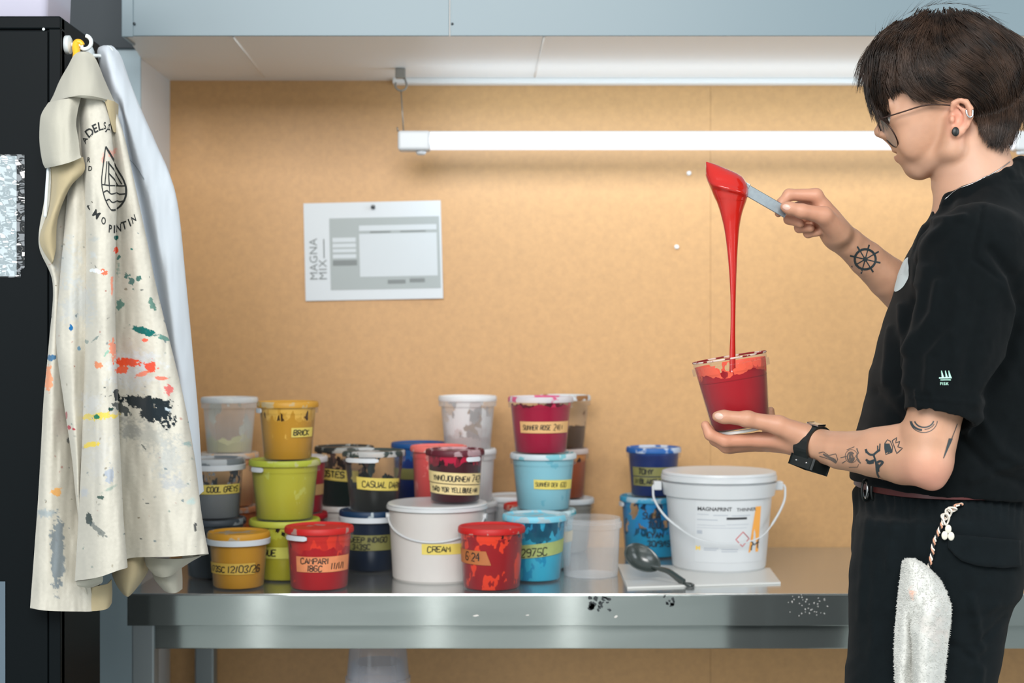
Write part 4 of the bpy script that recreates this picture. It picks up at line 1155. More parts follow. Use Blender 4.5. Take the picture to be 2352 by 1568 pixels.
def cloth(name, rows, m, parent, nu, nv, th=0.0016, wr=0.0018, seed=1, wsx=0.05, wsy=0.012, colors=None, linear_v=False, dgain=1.0, d0=2.30, dmax=9.0):
    """cloth sheet: rows = list of lists of (px, py, D) across the sheet, top row first"""
    R = np.array(rows, float)                      # (nr, nc, 3)
    nr, nc = R.shape[:2]
    tu = np.linspace(0, nc - 1, nu); tv = np.linspace(0, nr - 1, nv)
    A = np.stack([cr(R[i], tu) for i in range(nr)])  # nr, nu, 3
    if linear_v:
        i = np.clip(np.floor(tv).astype(int), 0, nr - 2); f = (tv - i)[:, None, None]
        Bm = A[i] * (1 - f) + A[i + 1] * f
    else:
        Bm = np.stack([cr(A[:, k], tv) for k in range(nu)], axis=1)  # nv, nu, 3
    px, py, D = Bm[..., 0], Bm[..., 1], Bm[..., 2]
    D = np.minimum(d0 + (D - d0) * dgain, dmax)
    D = D + wr * (vnoise(px * wsx, py * wsy, seed) + 0.5 * vnoise(px * wsx * 2.0 + 7, py * wsy * 1.6, seed + 1) + 0.08 * vnoise(px * 0.16, py * 0.16, seed + 2))
    D = np.where((px - 1176) / FPX * D < CXR + 0.004, np.minimum(D, CYF - 0.008), D)
    X = (px - 1176) / FPX * D; Z = CZ - (py - 784) / FPX * D
    v = np.stack([X, D, Z], -1).reshape(-1, 3)
    idx = np.arange(nu * nv).reshape(nv, nu)
    f = np.stack([idx[:-1, :-1], idx[1:, :-1], idx[1:, 1:], idx[:-1, 1:]], -1).reshape(-1, 4)
    me = mesh_np(name, v, f)
    if colors is not None:
        c = colors(px.ravel(), py.ravel())
        at = me.color_attributes.new('stain', 'FLOAT_COLOR', 'POINT')
        at.data.foreach_set('color', np.concatenate([c, np.ones((len(c), 1))], 1).astype(np.float32).ravel())
    o = wlink(name, me, m, parent)
    md = o.modifiers.new('thickness', 'SOLIDIFY'); md.thickness = th; md.offset = 0
    return o

def fabric(name, attr=None, rgb=None, weave=900, rough=0.85, bump=0.22, coarse=0.8):
    m = bpy.data.materials.new(name)
    N, L, B = nodes_of(m)
    B.inputs['Roughness'].default_value = rough; B.inputs['Sheen Weight'].default_value = 0.15; B.inputs['Specular IOR Level'].default_value = 0.2
    if attr:
        a = N.new('ShaderNodeVertexColor'); a.layer_name = attr; L.new(a.outputs['Color'], B.inputs['Base Color'])
    else: B.inputs['Base Color'].default_value = lin(rgb)
    tc = N.new('ShaderNodeTexCoord'); n = N.new('ShaderNodeTexNoise'); n.inputs['Scale'].default_value = weave; n.inputs['Detail'].default_value = 2
    n3 = N.new('ShaderNodeTexNoise'); n3.inputs['Scale'].default_value = 45; n3.inputs['Detail'].default_value = 3
    L.new(tc.outputs['Object'], n.inputs['Vector']); L.new(tc.outputs['Object'], n3.inputs['Vector'])
    ad = math_node(N, L, 'MULTIPLY_ADD', n3.outputs['Fac'], coarse, n.outputs['Fac'])
    b = N.new('ShaderNodeBump'); b.inputs['Strength'].default_value = bump; b.inputs['Distance'].default_value = 0.0012
    L.new(ad, b.inputs['Height']); L.new(b.outputs[0], B.inputs['Normal'])
    return m

def lin3(c): return np.array(lin(c)[:3])
CANVAS = (192, 188, 176)
rs = random.Random(77)
# paint stains on the coat: x, y, half-length, half-width, angle, colour, raggedness, opacity
ST = [(266, 546, 6, 6, 0, (0, 84, 78), .5, 1), (267, 575, 6, 8, 0, (226, 74, 44), .6, 1), (303, 572, 4, 3, 0, (30, 110, 100), .5, 1), (273, 590, 5, 9, .2, (10, 90, 84), .8, .9),
      (238, 625, 11, 6, .7, (226, 96, 60), .7, .9), (256, 660, 3, 22, 0, (230, 120, 84), .8, .7), (302, 645, 9, 20, -.5, (10, 92, 88), .8, .9), (318, 640, 6, 6, 0, (10, 90, 84), .6, .9),
      (272, 618, 5, 18, .1, (50, 120, 112), .9, .6), (276, 700, 8, 14, .4, (30, 110, 100), .8, .8), (350, 700, 6, 18, -.4, (24, 104, 92), .8, .8), (336, 762, 34, 8, .3, (6, 96, 92), .6, 1), (375, 776, 16, 5, .3, (40, 120, 110), .6, .8),
      (297, 832, 32, 11, .03, (222, 78, 42), .7, 1), (282, 848, 18, 8, -.3, (226, 90, 50), .7, .95), (350, 844, 14, 18, .1, (220, 70, 40), .7, .95), (330, 858, 20, 5, -.4, (228, 110, 70), .7, .8), (372, 868, 14, 4, .1, (224, 90, 60), .6, .8), (388, 893, 10, 12, 0, (206, 70, 70), .7, .8), (334, 781, 8, 4, .1, (224, 80, 50), .5, .9),
      (258, 800, 7, 26, 0, (232, 120, 80), .8, .75), (226, 838, 10, 9, .3, (214, 110, 50), .7, .8), (330, 922, 66, 13, .13, (26, 36, 40), .75, 1), (352, 946, 48, 20, .55, (24, 34, 40), .85, 1), (268, 905, 8, 14, 0, (30, 38, 42), .5, 1), (285, 940, 30, 9, .6, (40, 50, 54), .8, .9), (372, 950, 28, 12, .7, (28, 38, 44), .8, 1),
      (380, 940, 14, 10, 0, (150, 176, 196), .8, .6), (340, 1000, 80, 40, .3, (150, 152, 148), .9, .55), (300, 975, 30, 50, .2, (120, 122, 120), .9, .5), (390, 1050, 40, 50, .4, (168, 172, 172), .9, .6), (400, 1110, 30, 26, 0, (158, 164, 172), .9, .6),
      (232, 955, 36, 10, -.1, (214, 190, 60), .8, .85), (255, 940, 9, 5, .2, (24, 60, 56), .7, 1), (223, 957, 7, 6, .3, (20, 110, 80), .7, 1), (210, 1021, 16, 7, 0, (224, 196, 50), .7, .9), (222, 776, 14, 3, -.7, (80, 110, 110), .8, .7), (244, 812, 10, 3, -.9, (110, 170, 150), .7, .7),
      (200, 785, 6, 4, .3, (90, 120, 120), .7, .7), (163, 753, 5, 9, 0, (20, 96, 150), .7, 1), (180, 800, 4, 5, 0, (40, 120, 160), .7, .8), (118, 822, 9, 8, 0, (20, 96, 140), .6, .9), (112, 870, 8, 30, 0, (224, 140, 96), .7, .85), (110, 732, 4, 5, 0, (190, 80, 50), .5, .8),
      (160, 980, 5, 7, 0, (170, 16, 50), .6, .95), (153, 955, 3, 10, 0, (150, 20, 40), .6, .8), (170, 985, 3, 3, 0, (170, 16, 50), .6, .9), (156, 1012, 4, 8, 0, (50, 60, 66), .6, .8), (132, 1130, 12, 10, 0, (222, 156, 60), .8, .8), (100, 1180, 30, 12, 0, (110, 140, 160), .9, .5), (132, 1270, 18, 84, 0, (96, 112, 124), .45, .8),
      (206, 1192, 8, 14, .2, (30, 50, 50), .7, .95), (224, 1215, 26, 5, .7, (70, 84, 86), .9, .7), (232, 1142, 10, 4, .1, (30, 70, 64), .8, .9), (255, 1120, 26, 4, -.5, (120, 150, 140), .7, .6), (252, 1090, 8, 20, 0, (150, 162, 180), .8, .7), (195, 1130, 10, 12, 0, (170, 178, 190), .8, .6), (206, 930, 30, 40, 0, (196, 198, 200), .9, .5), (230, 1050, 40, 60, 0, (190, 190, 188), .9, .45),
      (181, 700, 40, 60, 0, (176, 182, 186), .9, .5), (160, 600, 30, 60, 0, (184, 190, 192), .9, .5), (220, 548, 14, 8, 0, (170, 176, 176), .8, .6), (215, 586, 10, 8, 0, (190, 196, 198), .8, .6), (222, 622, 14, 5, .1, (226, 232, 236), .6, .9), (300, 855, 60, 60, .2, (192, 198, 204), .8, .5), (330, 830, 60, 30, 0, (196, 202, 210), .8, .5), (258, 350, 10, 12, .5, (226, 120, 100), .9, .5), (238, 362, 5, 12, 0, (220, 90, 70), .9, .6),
      (330, 1025, 10, 2, .9, (60, 70, 70), .5, .8), (448, 1210, 3, 10, 0, (40, 46, 50), .5, .9), (430, 1020, 8, 8, 0, (110, 150, 150), .8, .6), (440, 1150, 10, 8, 0, (160, 190, 190), .8, .6)]
for _ in range(150):
    ST.append((rs.uniform(95, 450), rs.uniform(520, 1330), rs.uniform(1, 4), rs.uniform(1, 4), rs.uniform(-1, 1), rs.choice([(60, 70, 72), (40, 100, 96), (150, 60, 50), (90, 110, 120), (120, 110, 90)]), .7, rs.uniform(.3, .8)))
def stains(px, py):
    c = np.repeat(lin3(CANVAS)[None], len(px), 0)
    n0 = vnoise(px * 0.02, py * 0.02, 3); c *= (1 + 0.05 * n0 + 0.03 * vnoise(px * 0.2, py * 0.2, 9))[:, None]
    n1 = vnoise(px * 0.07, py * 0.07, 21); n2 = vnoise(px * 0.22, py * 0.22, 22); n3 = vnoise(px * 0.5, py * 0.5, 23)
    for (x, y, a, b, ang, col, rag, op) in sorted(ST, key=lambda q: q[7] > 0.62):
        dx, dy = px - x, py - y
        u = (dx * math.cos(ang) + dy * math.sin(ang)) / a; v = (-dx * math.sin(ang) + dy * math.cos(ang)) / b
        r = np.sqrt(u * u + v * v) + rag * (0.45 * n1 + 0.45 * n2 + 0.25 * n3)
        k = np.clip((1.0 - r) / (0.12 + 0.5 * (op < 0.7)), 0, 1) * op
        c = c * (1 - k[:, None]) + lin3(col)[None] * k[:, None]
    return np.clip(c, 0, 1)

M_canvas = fabric('stained canvas', attr='stain')
M_canvas2 = fabric('plain canvas', rgb=(178, 175, 162))
M_canvas_in = fabric('canvas inside', rgb=(176, 162, 130))
coat = empty('work_coat', P(190, 130, 2.34), 'cream canvas work coat splattered with paint, printed with a black boat emblem', 'coat')
# main body: one sheet folded like an accordion, left edge to right edge and round the back
def r_(y, *p): return [(q[0], y + (q[2] if len(q) > 2 else 0), q[1]) for q in p]
rows = [
 r_(205, (150, 2.335), (165, 2.330), (186, 2.335), (178, 2.325), (186, 2.315), (196, 2.318), (192, 2.325), (182, 2.315), (200, 2.292, 8), (232, 2.292, 24), (244, 2.300, 34), (243, 2.320, 26), (250, 2.322, 30), (256, 2.312, 32), (259, 2.320, 32), (252, 2.350, 30)),
 r_(320, (120, 2.335), (140, 2.328), (175, 2.335), (172, 2.322), (182, 2.310), (196, 2.316), (198, 2.326), (186, 2.312), (206, 2.282), (236, 2.282), (256, 2.292), (252, 2.312), (262, 2.316), (276, 2.306), (286, 2.316), (270, 2.36)),
 r_(450, (104, 2.330), (128, 2.322), (165, 2.338), (156, 2.318), (172, 2.300), (196, 2.310), (212, 2.324), (196, 2.308), (212, 2.272), (244, 2.270), (266, 2.284), (258, 2.312), (274, 2.318), (298, 2.304), (314, 2.318), (286, 2.38)),
 r_(560, (90, 2.325), (112, 2.318), (160, 2.340), (146, 2.312), (166, 2.292), (196, 2.302), (214, 2.322), (198, 2.304), (218, 2.266), (246, 2.262), (265, 2.280), (256, 2.314), (278, 2.320), (310, 2.302), (338, 2.318), (300, 2.39)),
 r_(650, (122, 2.325), (130, 2.316), (160, 2.342), (138, 2.308), (162, 2.286), (196, 2.298), (216, 2.322), (198, 2.302), (220, 2.262), (246, 2.258), (263, 2.278), (252, 2.314), (280, 2.322), (322, 2.300), (356, 2.318), (310, 2.39)),
 r_(780, (114, 2.322), (126, 2.312), (158, 2.344), (130, 2.306), (160, 2.280), (193, 2.296), (218, 2.322), (196, 2.300), (222, 2.258), (250, 2.254), (265, 2.274), (250, 2.316), (284, 2.324), (340, 2.298), (388, 2.318), (330, 2.40)),
 r_(920, (101, 2.320), (122, 2.308), (166, 2.346), (147, 2.308), (166, 2.282), (190, 2.298), (216, 2.322), (192, 2.298), (222, 2.252), (254, 2.248), (270, 2.270), (252, 2.318), (290, 2.326), (362, 2.294), (422, 2.318), (360, 2.41)),
 r_(1050, (94, 2.318), (120, 2.304), (176, 2.346), (166, 2.314), (176, 2.290), (188, 2.302), (212, 2.324), (188, 2.296), (222, 2.246), (258, 2.242), (276, 2.266), (256, 2.320), (296, 2.328), (376, 2.290), (446, 2.316), (380, 2.42)),
 r_(1180, (86, 2.316), (116, 2.300), (186, 2.344), (180, 2.322), (182, 2.304), (186, 2.310), (206, 2.324), (182, 2.294), (222, 2.242), (264, 2.238), (282, 2.262), (262, 2.322), (302, 2.330), (390, 2.288), (462, 2.314), (400, 2.42)),
 [(70, 1396, 2.314), (108, 1402, 2.297), (180, 1404, 2.320), (215, 1402, 2.335), (205, 1385, 2.335), (195, 1350, 2.325), (190, 1336, 2.320), (174, 1334, 2.292), (224, 1326, 2.238), (270, 1310, 2.234), (292, 1302, 2.258), (276, 1290, 2.322), (308, 1280, 2.332), (394, 1278, 2.286), (478, 1272, 2.312), (420, 1284, 2.42)],
]
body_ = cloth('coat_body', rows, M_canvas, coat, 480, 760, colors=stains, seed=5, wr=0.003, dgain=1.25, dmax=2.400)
# collar and cape piece at the top, with the sleeve flap hanging left
collar_rows = [
 r_(119, (184, 2.345), (187, 2.341), (191, 2.340), (196, 2.341), (200, 2.345)),
 r_(128, (170, 2.345), (180, 2.338), (192, 2.335), (202, 2.338), (214, 2.345)),
 r_(150, (158, 2.342), (172, 2.322), (194, 2.315), (212, 2.325), (226, 2.345)),
 r_(185, (138, 2.338), (162, 2.300), (192, 2.288), (220, 2.302), (240, 2.340)),
 [(122, 222, 2.335), (152, 216, 2.284), (190, 222, 2.262), (228, 226, 2.282), (262, 232, 2.335)],
 [(108, 246, 2.330), (142, 228, 2.276), (186, 218, 2.250), (232, 224, 2.270), (271, 240, 2.325)]]
cloth('collar', collar_rows, M_canvas2, coat, 60, 60, seed=11, wr=0.0018)
flap = [
 [(112, 236, 2.300), (135, 230, 2.272), (160, 226, 2.268), (186, 222, 2.280)],
 [(96, 262, 2.300), (124, 262, 2.262), (154, 258, 2.258), (178, 254, 2.276)],
 [(92, 290, 2.300), (120, 290, 2.256), (152, 288, 2.252), (174, 286, 2.272)],
 [(92, 330, 2.298), (122, 332, 2.252), (154, 328, 2.248), (180, 322, 2.268)],
 [(98, 370, 2.296), (126, 368, 2.250), (158, 362, 2.246), (183, 352, 2.264)],
 [(105, 386, 2.294), (130, 381, 2.250), (160, 373, 2.246), (187, 362, 2.262)]]
cloth('sleeve_flap', flap, M_canvas2, coat, 60, 80, seed=14, wr=0.002)
right_tip = [
 [(238, 226, 2.284), (250, 229, 2.288), (262, 233, 2.300), (271, 240, 2.326)],
 [(246, 250, 2.290), (254, 252, 2.294), (264, 252, 2.305), (271, 252, 2.330)],
 [(252, 275, 2.298), (258, 277, 2.302), (266, 275, 2.310), (270, 272, 2.332)],
 [(260, 302, 2.306), (263, 304, 2.308), (267, 303, 2.316), (269, 296, 2.334)]]
cloth('collar_point', right_tip, M_canvas_in, coat, 24, 40, seed=15, wr=0.001)
# opened front edge below the flap
lapel = [
 [(116, 374, 2.300), (140, 372, 2.272), (168, 366, 2.266), (190, 360, 2.280)],
 [(118, 420, 2.304), (136, 415, 2.276), (165, 404, 2.268), (193, 392, 2.280)],
 [(112, 480, 2.306), (126, 470, 2.282), (142, 452, 2.278), (160, 430, 2.290)],
 [(92, 552, 2.308), (104, 540, 2.292), (118, 530, 2.290), (132, 500, 2.300)],
 [(120, 606, 2.312), (122, 600, 2.304), (124, 590, 2.304), (128, 570, 2.308)]]
cloth('front_facing', lapel, M_canvas_in, coat, 40, 70, seed=17, wr=0.0015)
# loose white drawstring
bm = bmesh.new(); tube(bm, smooth_path([P(112, 378, 2.30), P(108, 430, 2.296), P(104, 498, 2.30)], 8), 0.0028, 8)
wlink('drawstring', bm_mesh('drawstring', bm, True), mat('white cord', (212, 220, 224), rough=0.7), coat)
# curled hem pieces showing their inside
for nm, rws, sd in (('hem_curl', [[(176, 1334, 2.296), (205, 1330, 2.27), (236, 1322, 2.262)], [(178, 1344, 2.300), (205, 1343, 2.285), (236, 1334, 2.275)], [(186, 1346, 2.315), (208, 1348, 2.305), (230, 1340, 2.30)]], 3),
                    ('hem_curl', [[(262, 1282, 2.40), (290, 1278, 2.36), (318, 1276, 2.36), (342, 1278, 2.40)], [(258, 1316, 2.40), (282, 1322, 2.355), (312, 1320, 2.352), (340, 1308, 2.40)], [(270, 1345, 2.40), (286, 1352, 2.362), (302, 1352, 2.36), (325, 1334, 2.40)], [(284, 1364, 2.40), (290, 1368, 2.37), (296, 1368, 2.37), (308, 1356, 2.40)]], 4),
                    ('hem_curl', [[(330, 1276, 2.38), (372, 1282, 2.345), (420, 1282, 2.345), (462, 1276, 2.38)], [(338, 1300, 2.38), (368, 1306, 2.35), (405, 1302, 2.35), (440, 1288, 2.385)], [(356, 1320, 2.385), (374, 1325, 2.36), (394, 1320, 2.36), (415, 1304, 2.39)]], 6),
                    ('hem_curl', [[(345, 1300, 2.42), (372, 1300, 2.40), (400, 1300, 2.40), (416, 1300, 2.42)], [(356, 1330, 2.42), (376, 1334, 2.39), (402, 1332, 2.39), (418, 1326, 2.42)], [(378, 1356, 2.42), (392, 1361, 2.40), (406, 1360, 2.40), (418, 1352, 2.42)]], 8),
                    ('hem_curl', [[(200, 1352, 2.345), (225, 1345, 2.34), (246, 1340, 2.345), (256, 1330, 2.36)], [(205, 1385, 2.345), (228, 1380, 2.335), (250, 1372, 2.34), (257, 1360, 2.36)], [(205, 1403, 2.345), (225, 1402, 2.338), (246, 1397, 2.34), (256, 1384, 2.36)]], 9)):
    cloth(nm, rws, M_canvas_in if sd in (4, 9) else M_canvas2, coat, 30, 30, seed=sd, wr=0.0012)

# black print: lettering round a drop-shaped boat emblem
bpy.context.view_layer.update()
cst = Caster(body_)
M_cprint = mat('black textile print', (34, 38, 38), rough=0.8)
lift = 0.0016
dv, df = [], []
def px_fn(x0, y0, ang, sc=1.0):
    ca, sa = math.cos(ang), math.sin(ang)
    return lambda u, v: cst.px(x0 + (u * ca + v * sa) * sc, y0 + (u * sa - v * ca), lift)
LET = (('A', 197, 321, -1.05, 19, .7), ('D', 207, 304, -.65, 26, .85), ('E', 219, 295, -.4, 26, .85), ('L', 231, 290, -.2, 26, .8), ('S', 240, 289, -.1, 22, .5), ('A', 249, 295, .1, 25, .85),
                              ('R', 206, 367, .1, 15, .7), ('D', 209, 387, .1, 15, .75),
                              ('L', 210, 472, .9, 24, .8), ('M', 223, 492, .65, 24, .8), ('O', 238, 507, .45, 22, .5), ('P', 252, 525, .1, 24, .55), ('I', 261, 526, .02, 24, .9), ('N', 273, 523, -.12, 24, .8), ('T', 287, 517, -.28, 24, .85), ('I', 299, 511, -.38, 24, .9), ('N', 308, 503, -.5, 23, .5))
for part_ in (LET[:6], LET[6:8], LET[8:]):
    dv, df = [], []
    for ch, x, y, ang, sz, sc in part_:
        v_, f_ = [], []
        put_text(v_, f_, ch, sz * 1.05, px_fn(x, y, ang, sc), 0.018, 1.0, center=True)
        k = len(dv); dv += v_; df += [tuple(i + k for i in f) for f in f_]
    if df: wlink('lettering', mesh_np('lettering', dv, df, False), M_cprint, coat)
dv, df = [], []
def st(pl, hw, closed=False): ribbon(dv, df, [(x, -y) for x, y in pl], hw, lambda u, v: cst.px(u, -v, lift))
def zoomp(pts): return [(80 + x / 3.268, 80 + y / 3.267) for x, y in pts]
def smooth2(pts, n=5): return [tuple(p) for p in smooth_path(pts, n)]
st(smooth2(zoomp([(530, 840), (575, 920), (620, 1000), (668, 1080), (690, 1150), (685, 1220), (650, 1280), (600, 1312), (570, 1315)])), 2.0)
st(smooth2(zoomp([(530, 840), (520, 920), (512, 1000), (504, 1080), (508, 1150), (522, 1220), (545, 1280), (570, 1315)])), 1.1)
st(zoomp([(548, 960), (610, 1040), (660, 1120)]), 1.5); st(zoomp([(552, 950), (552, 1060), (556, 1130)]), 1.1); st(zoomp([(552, 1040), (630, 1130)]), 1.5)
st(zoomp([(540, 950), (524, 1125)]), 0.9); st(zoomp([(506, 1125), (560, 1132), (690, 1132)]), 1.4)
st(smooth2(zoomp([(515, 1185), (540, 1170), (570, 1195), (610, 1185), (645, 1195), (688, 1190)])), 1.4)
st(smooth2(zoomp([(535, 1245), (555, 1235), (580, 1258), (615, 1245), (645, 1252), (668, 1245)])), 1.4)
st(zoomp([(556, 1130), (560, 1190)]), 0.8)
if df: wlink('boat_emblem', mesh_np('boat_emblem', dv, df, False), M_cprint, coat)

# yellow hanger
M_yel = mat('yellow hanger plastic', (236, 176, 40), rough=0.4)
hg = empty('coat_hanger', P(175, 115, 2.375), 'yellow plastic coat hanger holding the canvas coat on the cabinet hook', 'hanger')
bm = bmesh.new()
pth = [P(190, 104, 2.375), P(184, 97, 2.375), P(176, 98, 2.374), P(174, 108, 2.372), P(176, 122, 2.368), P(174, 138, 2.362), P(168, 156, 2.345), P(160, 174, 2.338), P(156, 190, 2.333), P(156, 215, 2.331)]
sp = smooth_path(pth, 6)
tube(bm, sp, [0.0040 + 0.0022 * min(1, i / 20) for i in range(len(sp))], 10)
wlink('hanger_arm', bm_mesh('hanger_arm', bm, True), M_yel, hg)

# white lab coat behind
M_lab = fabric('white cotton', rgb=(206, 214, 222), weave=1200, bump=0.18)
wc = empty('lab_coat', P(250, 112, 2.5), 'plain white coat hanging behind the paint-splattered canvas coat', 'coat')
wrows = [
 r_(105, (238, 2.515), (241, 2.505), (245, 2.50), (249, 2.50), (252, 2.505), (255, 2.515)),
 r_(112, (226, 2.52), (232, 2.50), (240, 2.49), (250, 2.49), (258, 2.505), (264, 2.515)),
 r_(132, (226, 2.52), (236, 2.49), (246, 2.475), (258, 2.48), (270, 2.50), (278, 2.52)),
 r_(200, (240, 2.52), (250, 2.48), (262, 2.46), (282, 2.468), (300, 2.49), (302, 2.505)),
 r_(262, (246, 2.51), (262, 2.47), (280, 2.475), (290, 2.45), (322, 2.475), (328, 2.505)),
 r_(330, (252, 2.50), (275, 2.46), (290, 2.475), (310, 2.445), (352, 2.47), (358, 2.505)),
 r_(400, (258, 2.49), (286, 2.455), (306, 2.475), (330, 2.44), (384, 2.468), (386, 2.505)),
 r_(480, (262, 2.48), (300, 2.45), (325, 2.47), (352, 2.435), (406, 2.466), (402, 2.505)),
 r_(650, (270, 2.48), (325, 2.445), (355, 2.47), (384, 2.43), (425, 2.462), (418, 2.505)),
 r_(800, (280, 2.48), (345, 2.44), (375, 2.465), (404, 2.428), (440, 2.46), (430, 2.505)),
 r_(950, (290, 2.48), (360, 2.44), (392, 2.46), (424, 2.426), (454, 2.458), (442, 2.505)),
 r_(1060, (300, 2.48), (370, 2.44), (402, 2.46), (432, 2.425), (461, 2.455), (448, 2.505)),
 [(310, 1180, 2.48), (376, 1176, 2.44), (408, 1170, 2.46), (440, 1150, 2.428), (467, 1128, 2.455), (452, 1140, 2.505)]]
wob = cloth('coat_body', wrows, M_lab, wc, 160, 360, seed=31, wr=0.003, wsx=0.04, wsy=0.008)
bpy.context.view_layer.update()
cs2 = Caster(wob); dv, df = [], []
ribbon(dv, df, [(x, -y) for x, y in smooth2([(280, 357), (300, 366), (318, 386), (332, 412)])], 0.8, lambda u, v: cs2.px(u, -v, 0.0022))
if df: wlink('seam', mesh_np('seam', dv, df), mat('grey seam thread', (150, 160, 168), rough=0.9), wc)  # seam line drawn in grey

# ------------------------------------------------------------------ smooth body surfaces from a distance field
class Field:
    def __init__(self, lo, hi, h):
        self.lo = np.array(lo, np.float32); self.h = h
        self.n = np.ceil((np.array(hi) - np.array(lo)) / h).astype(int) + 1
        self.f = np.full(tuple(self.n), 0.06, np.float32)
        self.ax = [self.lo[i] + h * np.arange(self.n[i], dtype=np.float32) for i in range(3)]
    def window(self, lo, hi, m):
        sl = []
        for i in range(3):
            a = max(0, int((lo[i] - m - self.lo[i]) / self.h)); b = min(self.n[i], int((hi[i] + m - self.lo[i]) / self.h) + 2)
            if b <= a: return None
            sl.append(slice(a, b))
        return tuple(sl)
    def grid(self, sl):
        return (self.ax[0][sl[0]][:, None, None], self.ax[1][sl[1]][None, :, None], self.ax[2][sl[2]][None, None, :])
    def put(self, sl, d, k, op='add'):
        g = self.f[sl]
        if op == 'sub':
            d = -d
            if k > 0:
                h = np.maximum(k - np.abs(g - d), 0) / k; self.f[sl] = np.maximum(g, d) + h * h * k * 0.25
            else: self.f[sl] = np.maximum(g, d)
        else:
            if k > 0:
                h = np.maximum(k - np.abs(g - d), 0) / k; self.f[sl] = np.minimum(g, d) - h * h * k * 0.25
            else: self.f[sl] = np.minimum(g, d)
    def cone(self, a, b, ra, rb, k=0.01, op='add', flat=None, cut=None):
        """round cone a->b; flat = (axis, factor) squeezes it along an axis; cut = plane (point, normal) keeps the negative side"""
        a = np.array(a, np.float32); b = np.array(b, np.float32); r = max(ra, rb)
        sl = self.window(np.minimum(a, b) - r, np.maximum(a, b) + r, k + 0.012)
        if sl is None: return
        X, Y, Z = self.grid(sl)
        ab = b - a; L2 = float(ab @ ab) + 1e-12
        t = np.clip(((X - a[0]) * ab[0] + (Y - a[1]) * ab[1] + (Z - a[2]) * ab[2]) / L2, 0, 1)
        wx, wy, wz = X - a[0] - t * ab[0], Y - a[1] - t * ab[1], Z - a[2] - t * ab[2]
        if flat is not None:
            n = np.array(flat[0], np.float32); n /= np.linalg.norm(n); q = (wx * n[0] + wy * n[1] + wz * n[2]) * (flat[1] - 1)
            wx, wy, wz = wx + q * n[0], wy + q * n[1], wz + q * n[2]
        d = np.sqrt(wx * wx + wy * wy + wz * wz) - (ra + (rb - ra) * t)
        if cut is not None:
            c, n = np.array(cut[0]), np.array(cut[1]); n = n / np.linalg.norm(n)
            d = np.maximum(d, (X - c[0]) * n[0] + (Y - c[1]) * n[1] + (Z - c[2]) * n[2])
        self.put(sl, d.astype(np.float32), k, op)
    def chain(self, pts, rs_, k=0.008, **kw):
        for i in range(len(pts) - 1): self.cone(pts[i], pts[i + 1], rs_[i], rs_[i + 1], k, **kw)
    def ball(self, c, r, k=0.01, op='add', rotz=0.0, roty=0.0):
        """ellipsoid with radii r"""
        c = np.array(c, np.float32); r = np.array(r if hasattr(r, '__len__') else (r, r, r), np.float32); R = float(r.max())
        sl = self.window(c - R, c + R, k + 0.012)
        if sl is None: return
        X, Y, Z = self.grid(sl); X, Y, Z = X - c[0], Y - c[1], Z - c[2]
        if rotz:
            cz, sz = math.cos(-rotz), math.sin(-rotz); X, Y = X * cz - Y * sz, X * sz + Y * cz
        if roty:
            cy, sy = math.cos(-roty), math.sin(-roty); X, Z = X * cy + Z * sy, -X * sy + Z * cy
        k0 = np.sqrt((X / r[0]) ** 2 + (Y / r[1]) ** 2 + (Z / r[2]) ** 2) + 1e-6
        k1 = np.sqrt((X / r[0] ** 2) ** 2 + (Y / r[1] ** 2) ** 2 + (Z / r[2] ** 2) ** 2) + 1e-6
        self.put(sl, (k0 * (k0 - 1) / k1).astype(np.float32), k, op)
    def loft(self, rows, k=0.02, p=2.3, cut=None):
        """rows (z, cx, cy, a, b) from low to high: stacked super-ellipses"""
        R = np.array(sorted(rows), np.float32)
        lo = np.array([(R[:, 1] - R[:, 3]).min(), (R[:, 2] - R[:, 4]).min(), R[0, 0]]); hi = np.array([(R[:, 1] + R[:, 3]).max(), (R[:, 2] + R[:, 4]).max(), R[-1, 0]])
        sl = self.window(lo, hi, k + 0.015)
        X, Y, Z = self.grid(sl); z = Z[0, 0]
        # smooth interpolation along z
        def ip(c):
            v = np.interp(z, R[:, 0], R[:, c])
            ker = np.ones(9) / 9; vp = np.pad(v, 4, mode='edge'); return np.convolve(vp, ker, 'valid').astype(np.float32)[None, None, :]
        cx, cy, a, b = ip(1), ip(2), ip(3), ip(4)
        q = (np.abs((X - cx) / a) ** p + np.abs((Y - cy) / b) ** p) ** (1 / p)
        d = (q - 1) * np.minimum(a, b)
        d = np.maximum(d, np.maximum(R[0, 0] - Z, Z - R[-1, 0]))
        if cut is not None:
            c, n = np.array(cut[0]), np.array(cut[1]); n = n / np.linalg.norm(n)
            d = np.maximum(d, (X - c[0]) * n[0] + (Y - c[1]) * n[1] + (Z - c[2]) * n[2])
        self.put(sl, d.astype(np.float32), k)
    def mesh(self):
        """surface nets"""
        f = self.f; s = f < 0
        cnt = np.zeros(tuple(np.array(f.shape) - 1), np.uint8)
        for i in (0, 1):
            for j in (0, 1):
                for k in (0, 1): cnt += s[i:f.shape[0] - 1 + i, j:f.shape[1] - 1 + j, k:f.shape[2] - 1 + k]
        act = (cnt > 0) & (cnt < 8)
        idx = np.full(cnt.shape, -1, np.int32); I = np.argwhere(act); idx[act] = np.arange(len(I), dtype=np.int32)
        cor = [(i, j, k) for i in (0, 1) for j in (0, 1) for k in (0, 1)]
        V = [f[I[:, 0] + c[0], I[:, 1] + c[1], I[:, 2] + c[2]] for c in cor]
        acc = np.zeros((len(I), 3)); num = np.zeros(len(I))
